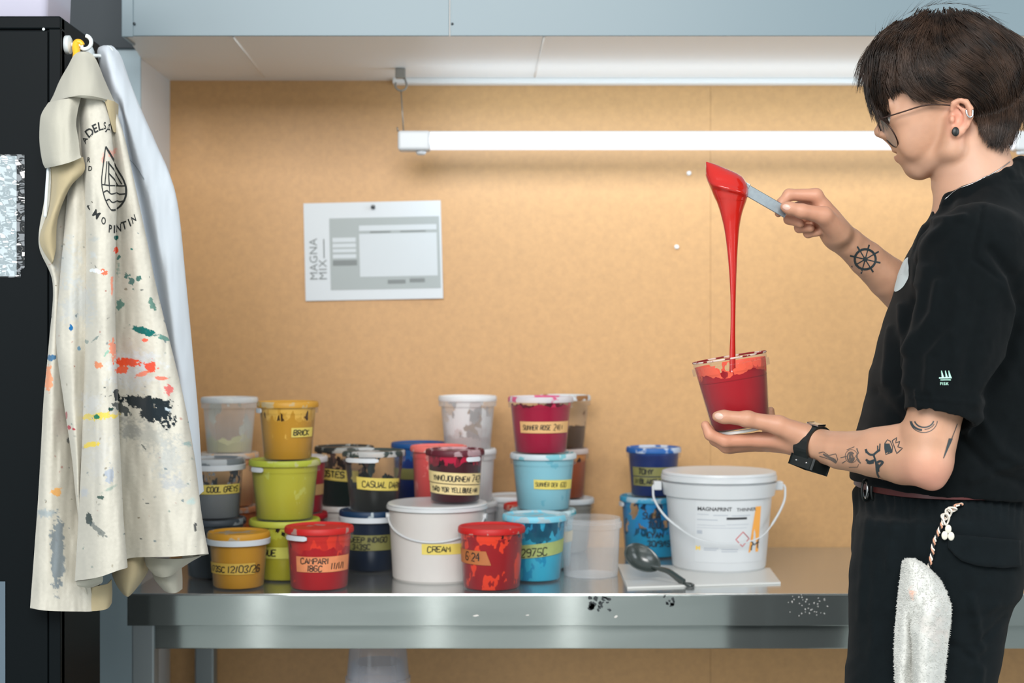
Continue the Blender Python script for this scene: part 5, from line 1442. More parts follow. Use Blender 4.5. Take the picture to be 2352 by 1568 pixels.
        for a in range(8):
            for b in range(a + 1, 8):
                da = np.array(cor[b]) - np.array(cor[a])
                if np.abs(da).sum() != 1: continue
                m = (V[a] < 0) != (V[b] < 0)
                t = np.where(m, V[a] / np.where(m, V[a] - V[b], 1), 0)
                acc += np.where(m[:, None], np.array(cor[a])[None] + t[:, None] * da[None], 0); num += m
        vert = (I + acc / num[:, None]) * self.h + self.lo
        F = []
        for ax in range(3):
            u, w_ = (ax + 1) % 3, (ax + 2) % 3
            s0 = [slice(None)] * 3; s1 = [slice(None)] * 3
            s0[ax] = slice(0, f.shape[ax] - 1); s1[ax] = slice(1, None)
            for q in (u, w_): s0[q] = slice(1, f.shape[q] - 1); s1[q] = slice(1, f.shape[q] - 1)
            A, B = s[tuple(s0)], s[tuple(s1)]
            E = np.argwhere(A != B)
            if not len(E): continue
            sign = A[E[:, 0], E[:, 1], E[:, 2]]
            E = E.copy(); E[:, u] += 1; E[:, w_] += 1
            def cell(du, dw):
                q = E.copy(); q[:, u] += du; q[:, w_] += dw; return idx[q[:, 0], q[:, 1], q[:, 2]]
            quad = np.stack([cell(-1, -1), cell(0, -1), cell(0, 0), cell(-1, 0)], 1)
            quad = np.where(sign[:, None], quad, quad[:, ::-1]); F.append(quad)
        F = np.concatenate(F); F = F[(F >= 0).all(1)]
        return vert, F

def relax(v, f, it=2, lam=0.5):
    e = np.concatenate([f[:, [0, 1]], f[:, [1, 2]], f[:, [2, 3]], f[:, [3, 0]]])
    deg = np.bincount(e[:, 0], minlength=len(v)) + np.bincount(e[:, 1], minlength=len(v))
    for _ in range(it):
        s = np.zeros_like(v)
        for c in range(3):
            s[:, c] = np.bincount(e[:, 0], v[e[:, 1], c], len(v)) + np.bincount(e[:, 1], v[e[:, 0], c], len(v))
        v = v + lam * (s / np.maximum(deg, 1)[:, None] - v)
    return v

def vnormals(v, f):
    n = np.cross(v[f[:, 2]] - v[f[:, 0]], v[f[:, 3]] - v[f[:, 1]]); o = np.zeros_like(v)
    for c in range(4):
        for a in range(3): o[:, a] += np.bincount(f[:, c], n[:, a], len(v))
    return o / (np.linalg.norm(o, axis=1, keepdims=True) + 1e-12)

def to_px(v):
    return 1176 + v[:, 0] / v[:, 1] * FPX, 784 - (v[:, 2] - CZ) / v[:, 1] * FPX

def seg_dist(px, py, pl):
    d = np.full(len(px), 1e9)
    for (x0, y0), (x1, y1) in zip(pl, pl[1:]):
        dx, dy = x1 - x0, y1 - y0; L2 = dx * dx + dy * dy + 1e-9
        t = np.clip(((px - x0) * dx + (py - y0) * dy) / L2, 0, 1)
        d = np.minimum(d, np.hypot(px - x0 - t * dx, py - y0 - t * dy))
    return d

DH = 2.25
def Dm(px): return DH + (2190 - px) * 0.00020
def H(px, py, dd=0.0): return P(px, py, Dm(px) + dd)

person = empty('person', (0.66, 2.25, 0), 'person in black T-shirt and black trousers, pouring red paint from a spatula into a tub', 'person')

B = Field((0.27, 1.94, 0.93), (0.90, 2.60, 1.88), 0.0023)
# head
yw = -0.29
B.ball(H(2186, 166), (0.098, 0.075, 0.085), 0.01, rotz=yw)
B.ball(H(2150, 235), (0.080, 0.066, 0.070), 0.02, rotz=yw)
B.ball(H(2088, 208), (0.055, 0.060, 0.062), 0.02, rotz=yw)
B.ball(H(2116, 292), (0.048, 0.056, 0.066), 0.02, rotz=yw)
B.ball(H(2150, 310), (0.050, 0.050, 0.046), 0.02, rotz=yw)
for s in (-1, 1):
    B.ball(H(2078, 272, 0.036 * s), (0.024, 0.022, 0.018), 0.012)                        # cheekbones
    B.ball(H(2100, 318, 0.034 * s), (0.024, 0.018, 0.030), 0.014)                        # cheeks
    B.cone(H(2116, 388, 0.012 * s), H(2188, 342, 0.052 * s), 0.0145, 0.0150, 0.012)      # jaw
    B.cone(H(2188, 342, 0.052 * s), H(2196, 280, 0.060 * s), 0.0165, 0.014, 0.016)
    B.ball(H(2040, 264, 0.031 * s), (0.014, 0.015, 0.012), 0.010, 'sub')                 # eye sockets
    B.cone(H(2032, 244, 0.014 * s), H(2046, 240, 0.048 * s), 0.009, 0.008, 0.012)        # brow
B.ball(H(2109, 352), (0.029, 0.030, 0.026), 0.015)
B.cone(H(2042, 256), H(2024, 300), 0.0075, 0.0085, 0.010)                                # nose
B.ball(H(2021, 303), (0.0085, 0.010, 0.008), 0.006)
for s in (-1, 1): B.ball(H(2034, 309, 0.010 * s), (0.010, 0.007, 0.0065), 0.006)
B.cone(H(2044, 316), H(2072, 340), 0.008, 0.007, 0.010)
for s in (-1, 1):
    B.cone(H(2062, 346), H(2080, 349, 0.021 * s), 0.0064, 0.003, 0.004)                  # upper lip
    B.cone(H(2066, 361), H(2082, 360, 0.019 * s), 0.0072, 0.003, 0.004)                  # lower lip
B.ball(H(2058, 354), (0.012, 0.020, 0.0022), 0.002, 'sub')
B.ball(H(2110, 386), (0.0205, 0.024, 0.0170), 0.009)                                     # chin
# neck
B.cone(H(2218, 300), H(2243, 440, -0.005), 0.0565, 0.0585, 0.007)
B.cone(H(2244, 445), P(2275, 520, 2.25), 0.057, 0.066, 0.02)
B.ball(H(2160, 424), (0.011, 0.011, 0.014), 0.012)                                       # larynx
B.cone(H(2196, 345, -0.050), H(2172, 462, -0.018), 0.010, 0.009, 0.012)                  # neck muscle
B.cone(H(2196, 345, 0.050), H(2172, 462, 0.018), 0.010, 0.009, 0.012)
# ears
for s in (-1, 1):
    e = lambda x, y, o: P(x, y, Dm(2195) + s * (0.064 + o))
    B.chain([e(2186, 252, 0.006), e(2190, 237, 0.010), e(2204, 229, 0.013), e(2219, 234, 0.017), e(2229, 249, 0.019), e(2230, 268, 0.018), e(2222, 288, 0.014), e(2210, 304, 0.010)],
            [0.0032, 0.0040, 0.0044, 0.0046, 0.0044, 0.0038, 0.0033, 0.0036], 0.002)
    B.ball(e(2197, 304, 0.009), (0.0082, 0.0046, 0.0088), 0.005)                         # lobe
    B.ball(e(2205, 266, 0.001), (0.0150, 0.0066, 0.0250), 0.005)
    B.chain([e(2200, 243, 0.010), e(2213, 254, 0.013), e(2216, 272, 0.013), e(2208, 290, 0.011)], [0.0024, 0.0030, 0.0032, 0.0026], 0.003)
    B.ball(e(2201, 272, 0.015), (0.0085, 0.0110, 0.0115), 0.003, 'sub')
    B.ball(e(2187, 274, 0.008), (0.0042, 0.0040, 0.0058), 0.004)                         # tragus
# trunk under the shirt
B.cone(P(2270, 590, 2.15), P(2270, 590, 2.35), 0.060, 0.060, 0.03)
B.cone(P(2265, 600, 2.25), P(2180, 1000, 2.25), 0.105, 0.105, 0.03, flat=((0, 1, 0), 0.75))
B.cone(P(2180, 1000, 2.25), P(2160, 1180, 2.25), 0.100, 0.095, 0.03, flat=((0, 1, 0), 0.75))
# left arm (nearer the camera)
SL, EL = P(2236, 575, 2.085), P(2128, 1058, 2.052)
B.cone(SL, P(2156, 900, 2.06), 0.050, 0.0385, 0.03)
B.cone(P(2156, 900, 2.06), EL, 0.0385, 0.0355, 0.015)
B.ball(P(2142, 1098, 2.05), (0.017, 0.018, 0.0165), 0.012)
B.chain([EL, P(2076, 1051, 2.09), P(2006, 1040, 2.135), P(1930, 1034, 2.185), P(1886, 1024, 2.215), P(1858, 1018, 2.236)], [0.0365, 0.0375, 0.0340, 0.0275, 0.0247, 0.0235], 0.004)
B.cone(P(2100, 1000, 2.075), P(2020, 1012, 2.115), 0.020, 0.016, 0.02)
# left hand, palm up under the tub
up = np.array([0.0, 0.0, 1.0])
B.chain([P(1858, 1018, 2.236), P(1826, 1014, 2.246), P(1780, 1014, 2.262)], [0.0235, 0.0210, 0.0180], 0.012, flat=((0, 0.25, 1), 1.15))
for a, b, r0_, r1_ in ((P(1850, 1010, 2.232), P(1742, 1010, 2.254), .0145, .0118), (P(1850, 1016, 2.247), P(1740, 1016, 2.274), .0145, .0118),
                       (P(1850, 1020, 2.260), P(1747, 1020, 2.295), .0145, .0112), (P(1852, 1022, 2.270), P(1762, 1022, 2.315), .0135, .0104)):
    B.cone(a, b, r0_, r1_, 0.008)
B.cone(P(1846, 1000, 2.222), P(1788, 977, 2.222), 0.0185, 0.0145, 0.012)                 # thenar
B.chain([P(1788, 976, 2.222), P(1716, 962, 2.224), P(1662, 957, 2.227), P(1647, 956, 2.228)], [0.0142, 0.0112, 0.0098, 0.0078], 0.006)
B.ball(P(1718, 962, 2.223), (0.0118, 0.0112, 0.0115), 0.006)
def finger(pts, rs_, k=0.004): B.chain(pts, rs_, k)
finger([P(1742, 1010, 2.254), P(1665, 1013, 2.250), P(1631, 998, 2.250), P(1620, 976, 2.252)], [.0112, .0094, .0086, .0070])
finger([P(1740, 1016, 2.274), P(1668, 1026, 2.272), P(1642, 1010, 2.275), P(1631, 986, 2.278)], [.0114, .0096, .0086, .0072])
finger([P(1747, 1020, 2.295), P(1676, 1028, 2.296), P(1648, 1010, 2.300), P(1638, 988, 2.302)], [.0108, .0092, .0084, .0070])
finger([P(1762, 1022, 2.315), P(1764, 992, 2.340), P(1769, 960, 2.346), P(1770, 942, 2.344)], [.0098, .0086, .0078, .0062])
# right arm
SR, ER = P(2236, 575, 2.420), P(2165, 770, 2.445)
B.cone(SR, ER, 0.050, 0.041, 0.03)
B.chain([ER, P(2090, 685, 2.415), P(2040, 638, 2.389), P(1990, 594, 2.362), P(1948, 557, 2.336), P(1922, 537, 2.322)], [0.0385, 0.0365, 0.0330, 0.0278, 0.0236, 0.0222], 0.004)
# right hand on the spatula handle
B.chain([P(1922, 537, 2.322), P(1902, 508, 2.316), P(1888, 482, 2.308)], [0.0225, 0.0205, 0.0170], 0.012, flat=((0.55, 0.6, 0.5), 1.1))
for a, b, r0_, r1_ in ((P(1924, 532, 2.316), P(1874, 449, 2.296), .0135, .0112), (P(1924, 535, 2.325), P(1880, 462, 2.314), .0135, .0115),
                       (P(1922, 538, 2.332), P(1888, 482, 2.328), .0135, .0110), (P(1920, 542, 2.338), P(1896, 504, 2.338), .0130, .0100)):
    B.cone(a, b, r0_, r1_, 0.008)
B.cone(P(1926, 535, 2.304), P(1892, 496, 2.276), 0.0180, 0.0140, 0.012)
B.chain([P(1892, 495, 2.276), P(1842, 485, 2.2655), P(1814, 478, 2.2640), P(1803, 475, 2.2645)], [0.0135, 0.0108, 0.0092, 0.0074], 0.006)
finger([P(1874, 449, 2.296), P(1812, 447, 2.298), P(1795, 466, 2.294), P(1788, 490, 2.291)], [.0110, .0090, .0076, .0062])
finger([P(1880, 462, 2.314), P(1822, 480, 2.322), P(1812, 503, 2.306), P(1838, 513, 2.291)], [.0112, .0092, .0082, .0070])
finger([P(1888, 482, 2.328), P(1836, 503, 2.332), P(1836, 523, 2.313), P(1862, 524, 2.298)], [.0106, .0088, .0078, .0066])
finger([P(1896, 504, 2.338), P(1854, 522, 2.336), P(1856, 536, 2.318), P(1880, 534, 2.306)], [.0096, .0080, .0070, .0060])
B.cone(P(1922, 548, 2.334), P(1900, 522, 2.335), 0.0150, 0.0130, 0.012)                  # heel of the hand
bv, bf = B.mesh(); del B
bv = relax(bv, bf, 2, 0.4)
# skin colour: lips, knuckles, elbow and ear a little redder
px_, py_ = to_px(bv)
SK = lin3((190, 145, 118)); c = np.repeat(SK[None], len(bv), 0)
c *= (1 + 0.07 * vnoise(bv[:, 0] * 60 + bv[:, 1] * 23, bv[:, 2] * 60, 5) + 0.03 * vnoise(bv[:, 0] * 220 + bv[:, 1] * 140, bv[:, 2] * 220, 6))[:, None]
def tint(cpt, rad, col, amt):
    global c
    d = np.linalg.norm((bv - np.array(cpt)) / np.array(rad), axis=1); k = np.clip(1.3 - d, 0, 1)[:, None] * amt
    c = c * (1 - k) + lin3(col) * k
tint(H(2072, 354), (0.013, 0.024, 0.013), (176, 108, 104), 0.8)
tint(P(2135, 1100, 2.04), (0.045, 0.05, 0.038), (220, 150, 134), 0.5)
tint(P(1700, 1000, 2.26), (0.11, 0.08, 0.05), (198, 134, 108), 0.65)
tint(P(1845, 485, 2.29), (0.06, 0.06, 0.05), (198, 136, 110), 0.65)
tint(P(2205, 270, 2.18), (0.022, 0.02, 0.035), (222, 150, 130), 0.6)
tint(P(2105, 395, 2.25), (0.04, 0.06, 0.022), (176, 140, 118), 0.55)
tint(P(2290, 400, 2.2), (0.09, 0.09, 0.06), (204, 164, 142), 0.6)  # paler nape: light falling on the neck put into the skin colour
M_skin = bpy.data.materials.new('skin')
N_, L_, Bs = nodes_of(M_skin)
a_ = N_.new('ShaderNodeVertexColor'); a_.layer_name = 'skin'; L_.new(a_.outputs['Color'], Bs.inputs['Base Color'])
Bs.inputs['Roughness'].default_value = 0.48; Bs.inputs['Specular IOR Level'].default_value = 0.4
Bs.inputs['Subsurface Weight'].default_value = 0.12; Bs.inputs['Subsurface Radius'].default_value = (0.010, 0.004, 0.002); Bs.inputs['Subsurface Scale'].default_value = 1.0
tc_ = N_.new('ShaderNodeTexCoord'); nz_ = N_.new('ShaderNodeTexNoise'); nz_.inputs['Scale'].default_value = 420; nz_.inputs['Detail'].default_value = 3
L_.new(tc_.outputs['Object'], nz_.inputs['Vector']); bp_ = N_.new('ShaderNodeBump'); bp_.inputs['Strength'].default_value = 0.12; bp_.inputs['Distance'].default_value = 0.0008
L_.new(nz_.outputs['Fac'], bp_.inputs['Height']); L_.new(bp_.outputs[0], Bs.inputs['Normal'])
me = mesh_np('body', bv, bf)
at = me.color_attributes.new('skin', 'FLOAT_COLOR', 'POINT'); at.data.foreach_set('color', np.concatenate([np.clip(c, 0, 1), np.ones((len(c), 1))], 1).astype(np.float32).ravel())
body = wlink('body', me, M_skin, person)
bpy.context.view_layer.update()
cb_ = Caster(body)

# ------------------------------------------------------------------ T-shirt
def rowsz(lst, D): return [(CZ - (py - 784) / FPX * D, ((xf + xb) / 2 - 1176) / FPX * D, D, (xb - xf) / 2 / FPX * D, b) for py, xf, xb, b in lst]
Tf = Field((0.48, 1.94, 1.02), (0.92, 2.58, 1.66), 0.0030)
hemcut = (P(1985, 1128, 2.09), (-0.07, 0, -1.0))
Tf.loft(rowsz([(452, 2196, 2352, .062), (468, 2172, 2385, .085), (490, 2150, 2402, .118), (515, 2134, 2415, .150), (545, 2120, 2425, .176), (580, 2106, 2432, .192), (640, 2084, 2438, .196), (720, 2052, 2440, .188),
               (820, 2026, 2432, .182), (920, 2000, 2415, .178), (1020, 1976, 2398, .176), (1085, 1963, 2380, .174), (1120, 1968, 2372, .172), (1190, 1985, 2365, .170)], 2.25), 0.0, 2.35, cut=hemcut)
cA, cB = np.array(P(2246, 580, 2.085)), np.array(P(2157, 962, 2.044)); ax_ = (cB - cA) / np.linalg.norm(cB - cA)
Tf.cone(cA, cB, 0.072, 0.0505, 0.03, cut=(cB, ax_))
Tf.cone(cA + (cB - cA) * 0.72, cB + ax_ * 0.03, 0.0440, 0.0425, 0.0, op='sub', cut=None)
cC, cD = np.array(P(2246, 580, 2.415)), np.array(P(2192, 760, 2.45)); ax2 = (cD - cC) / np.linalg.norm(cD - cC)
Tf.cone(cC, cD, 0.070, 0.054, 0.03, cut=(cD, ax2))
# ribbed neckband
ring = [P(2166, 466, 2.255), P(2184, 459, 2.205), P(2224, 444, 2.178), P(2268, 426, 2.172), P(2312, 402, 2.190), P(2340, 380, 2.235), P(2342, 376, 2.275), P(2320, 396, 2.315), P(2268, 426, 2.328), P(2224, 444, 2.322), P(2184, 459, 2.300), P(2166, 466, 2.255)]
lower = [P(2150, 560, 2.25), P(2170, 560, 2.17), P(2200, 560, 2.12), P(2255, 560, 2.10), P(2320, 555, 2.13), P(2372, 540, 2.20), P(2372, 540, 2.30), P(2320, 555, 2.37), P(2255, 560, 2.40), P(2200, 560, 2.38), P(2170, 560, 2.33)]
mid = [P(2268, 500, 2.25)] * 11
for a_p, b_p in zip(ring[:11], lower):
    q0 = a_p + Vector((0, 0, -0.008)); inw = (Vector((P(2258, 420, 2.25).x, 2.25, 0)) - Vector((a_p.x, a_p.y, 0))).normalized()
    Tf.cone(q0 + inw * 0.006, b_p + inw * 0.01, 0.0125, 0.040, 0.022)
for a_p, b_p in ((P(2327, 391, 2.212), P(2350, 548, 2.165)), (P(2331, 386, 2.295), P(2350, 548, 2.335)), (P(2341, 378, 2.255), P(2378, 540, 2.25)), (P(2290, 414, 2.180), P(2288, 556, 2.11))):
    Tf.cone(a_p + Vector((-0.004, 0, -0.008)), b_p, 0.0125, 0.040, 0.022)
for i in range(len(ring) - 1): Tf.cone(ring[i], ring[i + 1], 0.0115, 0.0115, 0.006)
tv_, tf_ = Tf.mesh(); del Tf
tv_ = relax(tv_, tf_, 3, 0.45)
tn = vnormals(tv_, tf_); px_, py_ = to_px(tv_)
near = np.clip((2.30 - tv_[:, 1]) / 0.06, 0, 1)
disp = np.zeros(len(tv_))
FOLDS = [([(2174, 463), (2147, 491)], 3, 7), ([(2215, 498), (2147, 508)], 4, 9), ([(2178, 515), (2133, 556), (2112, 601), (2109, 653)], 5, 12), ([(2133, 618), (2112, 720), (2096, 810)], 4, 11),
         ([(2160, 653), (2147, 722), (2095, 808), (2086, 880)], 6, 13), ([(2181, 766), (2137, 818), (2130, 897)], 4, 11), ([(2257, 474), (2236, 594), (2302, 646)], -2.5, 6),
         ([(2277, 573), (2329, 635), (2346, 704), (2319, 825), (2262, 905)], -7, 14), ([(2302, 646), (2330, 720), (2300, 820), (2240, 930)], 4, 12), ([(2071, 704), (2078, 842)], 4, 9), ([(2046, 756), (2038, 880)], 4, 9), ([(2100, 690), (2066, 800), (2062, 900)], -4, 10),
         ([(2120, 520), (2090, 620)], 3, 10), ([(2010, 900), (2060, 960), (2078, 1010)], -4, 14), ([(1990, 1000), (2060, 1075)], 4, 16), ([(2250, 960), (2300, 1040), (2340, 1060)], 5, 14), ([(2210, 1010), (2290, 1090), (2350, 1110)], -5, 12), ([(2230, 1100), (2350, 1060)], 4, 12), ([(2086, 912), (2235, 925)], 1.5, 3), ([(2200, 680), (2190, 860)], 2.5, 16), ([(2250, 700), (2215, 880)], -3, 14), ([(2106, 900), (2112, 960)], 3, 6), ([(2130, 905), (2140, 965)], -2, 6)]
for pl, amp, wd in FOLDS:
    d = seg_dist(px_, py_, pl); disp += 1.5 * amp * 0.001 * np.exp(-(d / wd) ** 2) * near
disp += 0.0022 * vnoise(px_ * 0.018 + py_ * 0.010, py_ * 0.012 - px_ * 0.004, 51) + 0.0012 * vnoise(px_ * 0.05, py_ * 0.028, 52) + 0.0004 * vnoise(tv_[:, 0] * 160, tv_[:, 2] * 90, 53)
tv_ = tv_ + tn * disp[:, None]
M_shirt = mat('black cotton jersey', (9, 14, 16), rough=0.9, spec=0.10, bump=0.25, bscale=1400, noise=0.15, nscale=60, sheen=0.03)
shirt = wlink('t_shirt', mesh_np('t_shirt', tv_, tf_), M_shirt, person)
bpy.context.view_layer.update(); csh = Caster(shirt)
# white print on the chest, seen at its edge
M_tprint = mat('white shirt print', (214, 226, 228), rough=0.7)
v, f = [], []; nr_, na_ = 10, 44
ok = {}
for r_i in range(nr_ + 1):
    for a_i in range(na_):
        t = 2 * PI * a_i / na_; rr = (0.02 + 0.98 * r_i / nr_)
        y = 2.290 + 0.060 * rr * math.cos(t); z = CZ - (628 + 40 * rr * math.sin(t) - 784) / FPX * 2.25
        q = csh.ray((0.40, y, z), (1, 0, 0), 0.0009)
        if q is not None: ok[r_i, a_i] = len(v); v.append(tuple(q))
for r_i in range(nr_):
    for a_i in range(na_):
        k = [(r_i, a_i), (r_i + 1, a_i), (r_i + 1, (a_i + 1) % na_), (r_i, (a_i + 1) % na_)]
        if all(t in ok for t in k): f.append(tuple(ok[t] for t in k))
wlink('chest_print', mesh_np('chest_print', v, f), M_tprint, person)
# mint ship emblem on the sleeve
M_mint = mat('mint print', (176, 226, 208), rough=0.7)
dv, df = [], []
fs = lambda u, v: csh.px(u, -v, 0.0009)
for x in (2162, 2171, 2179):
    for k in range(7): ribbon(dv, df, [(x + 0.2 * k, -(852 + 2.2 * k)), (x + 1.5 + 0.75 * k, -(852 + 2.2 * k + 0.3))], 1.2, fs)
ribbon(dv, df, [(2157, -868), (2186, -867)], 1.4, fs); ribbon(dv, df, [(2160, -872.5), (2184, -872)], 1.0, fs)
wlink('boat_print', mesh_np('boat_print', dv, df, False), M_mint, person)
dv, df = [], []
put_text(dv, df, 'FISK', 9, lambda u, v: csh.px(2159 + u, 884 - v, 0.0009), 0.01, 1.25)
if df: wlink('lettering', mesh_np('lettering', dv, df, False), M_mint, person)

# ------------------------------------------------------------------ trousers, belt, shoes
Lf = Field((0.44, 2.04, 0.05), (0.92, 2.47, 1.16), 0.0042)
def leg_rows(D, inset, b):
    rows = [(1190, 1975, 2330), (1240, 1967, 2342), (1300, 1960, 2342), (1360, 1957, 2330), (1420, 1954, 2314), (1500, 1950, 2294), (1568, 1946, 2280), (1800, 1945, 2245), (2150, 1962, 2222), (2500, 1975, 2205), (2790, 1985, 2200)]
    return [(CZ - (py - 784) / FPX * 2.165, ((xf + xb) / 2 - 1176) / FPX * D, D, (xb - xf) / 2 / FPX * D - inset, b * (1 - 0.00012 * max(0, py - 1300))) for py, xf, xb in rows]
Lf.loft([(CZ - (py - 784) / FPX * 2.25, ((xf + xb) / 2 - 1176) / FPX * 2.25, 2.25, (xb - xf) / 2 / FPX * 2.25, b) for py, xf, xb, b in
         [(1112, 1992, 2318, .156), (1124, 1988, 2322, .160), (1130, 1980, 2328, .166), (1200, 1974, 2334, .172), (1260, 1970, 2328, .172), (1330, 1988, 2308, .160)]], 0.0, 2.4)
Lf.loft(leg_rows(2.165, 0, .092), 0.03, 2.3)
Lf.loft(leg_rows(2.335, 0.016, .092), 0.03, 2.3)
lv, lf = Lf.mesh(); del Lf
lv = relax(lv, lf, 3, 0.45); ln = vnormals(lv, lf); px_, py_ = to_px(lv)
near = np.clip((2.26 - lv[:, 1]) / 0.06, 0, 1); disp = np.zeros(len(lv))
PF = [([(2090, 1165), (2083, 1300), (2075, 1420)], -2.5, 4), ([(2168, 1240), (2170, 1480)], -2, 4), ([(2170, 1482), (2255, 1486)], -2, 4), ([(2232, 1370), (2246, 1440), (2256, 1490)], 5, 9), ([(2236, 1500), (2256, 1540), (2250, 1590)], 5, 9), ([(2310, 1420), (2270, 1460), (2256, 1470)], -4, 8), ([(2180, 1478), (2250, 1520)], -4, 10),
      ([(2000, 1160), (1985, 1280), (1975, 1420)], 3, 9), ([(2060, 1180), (2040, 1300)], 3, 10), ([(2010, 1300), (2000, 1568)], 2.5, 14), ([(2110, 1180), (2104, 1270)], 3, 8), ([(2130, 1180), (2140, 1280)], -3, 8), ([(2290, 1390), (2240, 1430)], 3, 10)]
for pl, amp, wd in PF: disp += amp * 0.001 * np.exp(-(seg_dist(px_, py_, pl) / wd) ** 2) * near
gath = np.clip((1215 - py_) / 70, 0, 1)
disp += 0.0022 * gath * np.sin(px_ * 0.33 + 2.5 * vnoise(px_ * 0.02, py_ * 0.01, 8)) + 0.0035 * vnoise(px_ * 0.016, py_ * 0.009, 61) + 0.0015 * vnoise(px_ * 0.045 + py_ * 0.02, py_ * 0.03, 62)
lv = lv + ln * disp[:, None]
M_trs = mat('black twill', (12, 19, 22), rough=0.88, spec=0.12, bump=0.3, bscale=1600, noise=0.18, nscale=50, sheen=0.03)
trs = wlink('trousers', mesh_np('trousers', lv, lf), M_trs, person)
bpy.context.view_layer.update(); ctr = Caster(trs)
def patch(name, cols, m, parent, lift=0.004, th=0.003, nv=8, caster=None):
    """flap over a surface: cols = [(x, ytop, ybottom)]"""
    xs = np.linspace(cols[0][0], cols[-1][0], 26); C_ = np.array(cols, float)
    v, f, ok = [], [], {}
    for i, x in enumerate(xs):
        y0, y1 = np.interp(x, C_[:, 0], C_[:, 1]), np.interp(x, C_[:, 0], C_[:, 2])
        for j in range(nv + 1):
            q = (caster or ctr).px(x, y0 + (y1 - y0) * j / nv, lift + 0.002 * (j / nv) ** 3)
            if q is not None: ok[i, j] = len(v); v.append(tuple(q))
    for i in range(len(xs) - 1):
        for j in range(nv):
            k = [(i, j), (i, j + 1), (i + 1, j + 1), (i + 1, j)]
            if all(t in ok for t in k): f.append(tuple(ok[t] for t in k))
    me = mesh_np(name, v, f); o = link(name, me, m, parent) if parent is not person and parent.parent else wlink(name, me, m, parent)
    md = o.modifiers.new('s', 'SOLIDIFY'); md.thickness = th; md.offset = 0
    return o
patch('pocket_flap', [(2178, 1226, 1256), (2190, 1227, 1272), (2206, 1228, 1286), (2240, 1231, 1297), (2290, 1236, 1302), (2338, 1240, 1300)], M_trs, trs)
# belt with loop at the front
M_belt = mat('oxblood leather', (78, 30, 30), rough=0.4)
bm = bmesh.new(); zb = CZ - (1136 - 784) / FPX * 2.085
n = 90; prev = None; first = None
cxb, ab, bb = (2160 - 1176) / FPX * 2.25, 174 / FPX * 2.25 + 0.004, 0.166
for i in range(n):
    t = 2 * PI * i / n; cx_, sy_ = math.cos(t), math.sin(t)
    q = (abs(cx_) ** 2.4 + abs(sy_) ** 2.4) ** (-1 / 2.4)
    ring_ = []
    for o_, dz in ((0, -0.0075), (0.003, -0.0065), (0.003, 0.0065), (0, 0.0075)):
        ring_.append(bm.verts.new((cxb + (ab + o_) * q * cx_, 2.25 + (bb + o_) * q * sy_, zb + dz)))
    if prev:
        for k in range(4): bm.faces.new((prev[k], prev[(k + 1) % 4], ring_[(k + 1) % 4], ring_[k]))
    else: first = ring_
    prev = ring_
for k in range(4): bm.faces.new((prev[k], prev[(k + 1) % 4], first[(k + 1) % 4], first[k]))
wlink('belt', bm_mesh('belt', bm, True, 0.9), M_belt, person)
M_silver = mat('silver', (205, 208, 210), rough=0.22, metal=1.0)
bm = bmesh.new(); cbk = Vector((cxb - ab - 0.004, 2.215, zb - 0.003))
tube(bm, [cbk + Vector((0.001 + 0.002 * math.cos(t), 0.022 * math.cos(t), 0.017 * math.sin(t))) for t in np.linspace(0, 2 * PI, 25)], 0.0022, 8, False)
wlink('belt_buckle', bm_mesh('belt_buckle', bm, True), M_silver, person)
M_black_pl = mat('black rubber', (20, 26, 26), rough=0.45)
bm = bmesh.new(); cl = Vector((cxb - 0.963 * (ab + 0.006), 2.19, zb - 0.004))
for dx in (-0.008, 0.006): tube(bm, [cl + Vector((dx + 0.006 * math.cos(t), 0.004 * math.cos(t), 0.015 * math.sin(t))) for t in np.linspace(0, 2 * PI, 21)], 0.0020, 8, False)
wlink('belt_loop', bm_mesh('belt_loop', bm, True), M_black_pl, person)
# shoes
for yy in (2.165, 2.335):
    sx_ = 0.0 if yy < 2.2 else 0.055
    Sf = Field((0.36, yy - 0.08, -0.002), (0.76, yy + 0.08, 0.16), 0.004)
    Sf.cone((0.66, yy, 0.045), (0.46, yy, 0.034), 0.042, 0.034, 0.01, flat=((0, 0, 1), 0.95)); Sf.cone((0.63, yy, 0.06), (0.63, yy, 0.11), 0.045, 0.045, 0.02); Sf.cone((0.46, yy, 0.034), (0.435, yy, 0.03), 0.036, 0.03, 0.01)
    sv, sf = Sf.mesh(); sv[:, 2] = np.maximum(sv[:, 2], 0.001); sv[:, 0] += sx_
    wlink('shoe', mesh_np('shoe', relax(sv, sf, 2, 0.4), sf), mat('black shoe leather', (18, 20, 22), rough=0.4) if yy < 2.2 else bpy.data.materials['black shoe leather'], person)

# ------------------------------------------------------------------ tattoos
M_tat = mat('faded ink', (46, 56, 60), rough=0.5); M_tat2 = mat('pale faded ink', (98, 88, 82), rough=0.5)
def tattoo(label, strokes, m=M_tat, sm_=False):
    dv, df = [], []
    for pl, hw in strokes:
        if sm_: pl = smooth2(pl, 5)
        ribbon(dv, df, [(x, -y) for x, y in pl], hw, lambda u, v: cb_.px(u, -v, 0.0005))
    if df:
        o = wlink('tattoo', mesh_np('tattoo', dv, df, False), m, person); o['label'] = label
ell = lambda cx, cy, a, b, t0=0, t1=2 * PI, n=24, rot=0.0: [(cx + a * math.cos(t) * math.cos(rot) - b * math.sin(t) * math.sin(rot), cy + a * math.cos(t) * math.sin(rot) + b * math.sin(t) * math.cos(rot)) for t in np.linspace(t0, t1, n)]
wx, wy = 1987, 595
s_ = [(ell(wx, wy, 24, 23), 2.6)]
for k in range(8):
    a = k * PI / 4 + 0.25
    s_.append(([(wx, wy), (wx + 24 * math.cos(a), wy + 23 * math.sin(a))], 1.3)); s_.append(([(wx + 24 * math.cos(a), wy + 23 * math.sin(a)), (wx + 36 * math.cos(a), wy + 34 * math.sin(a))], 1.9))
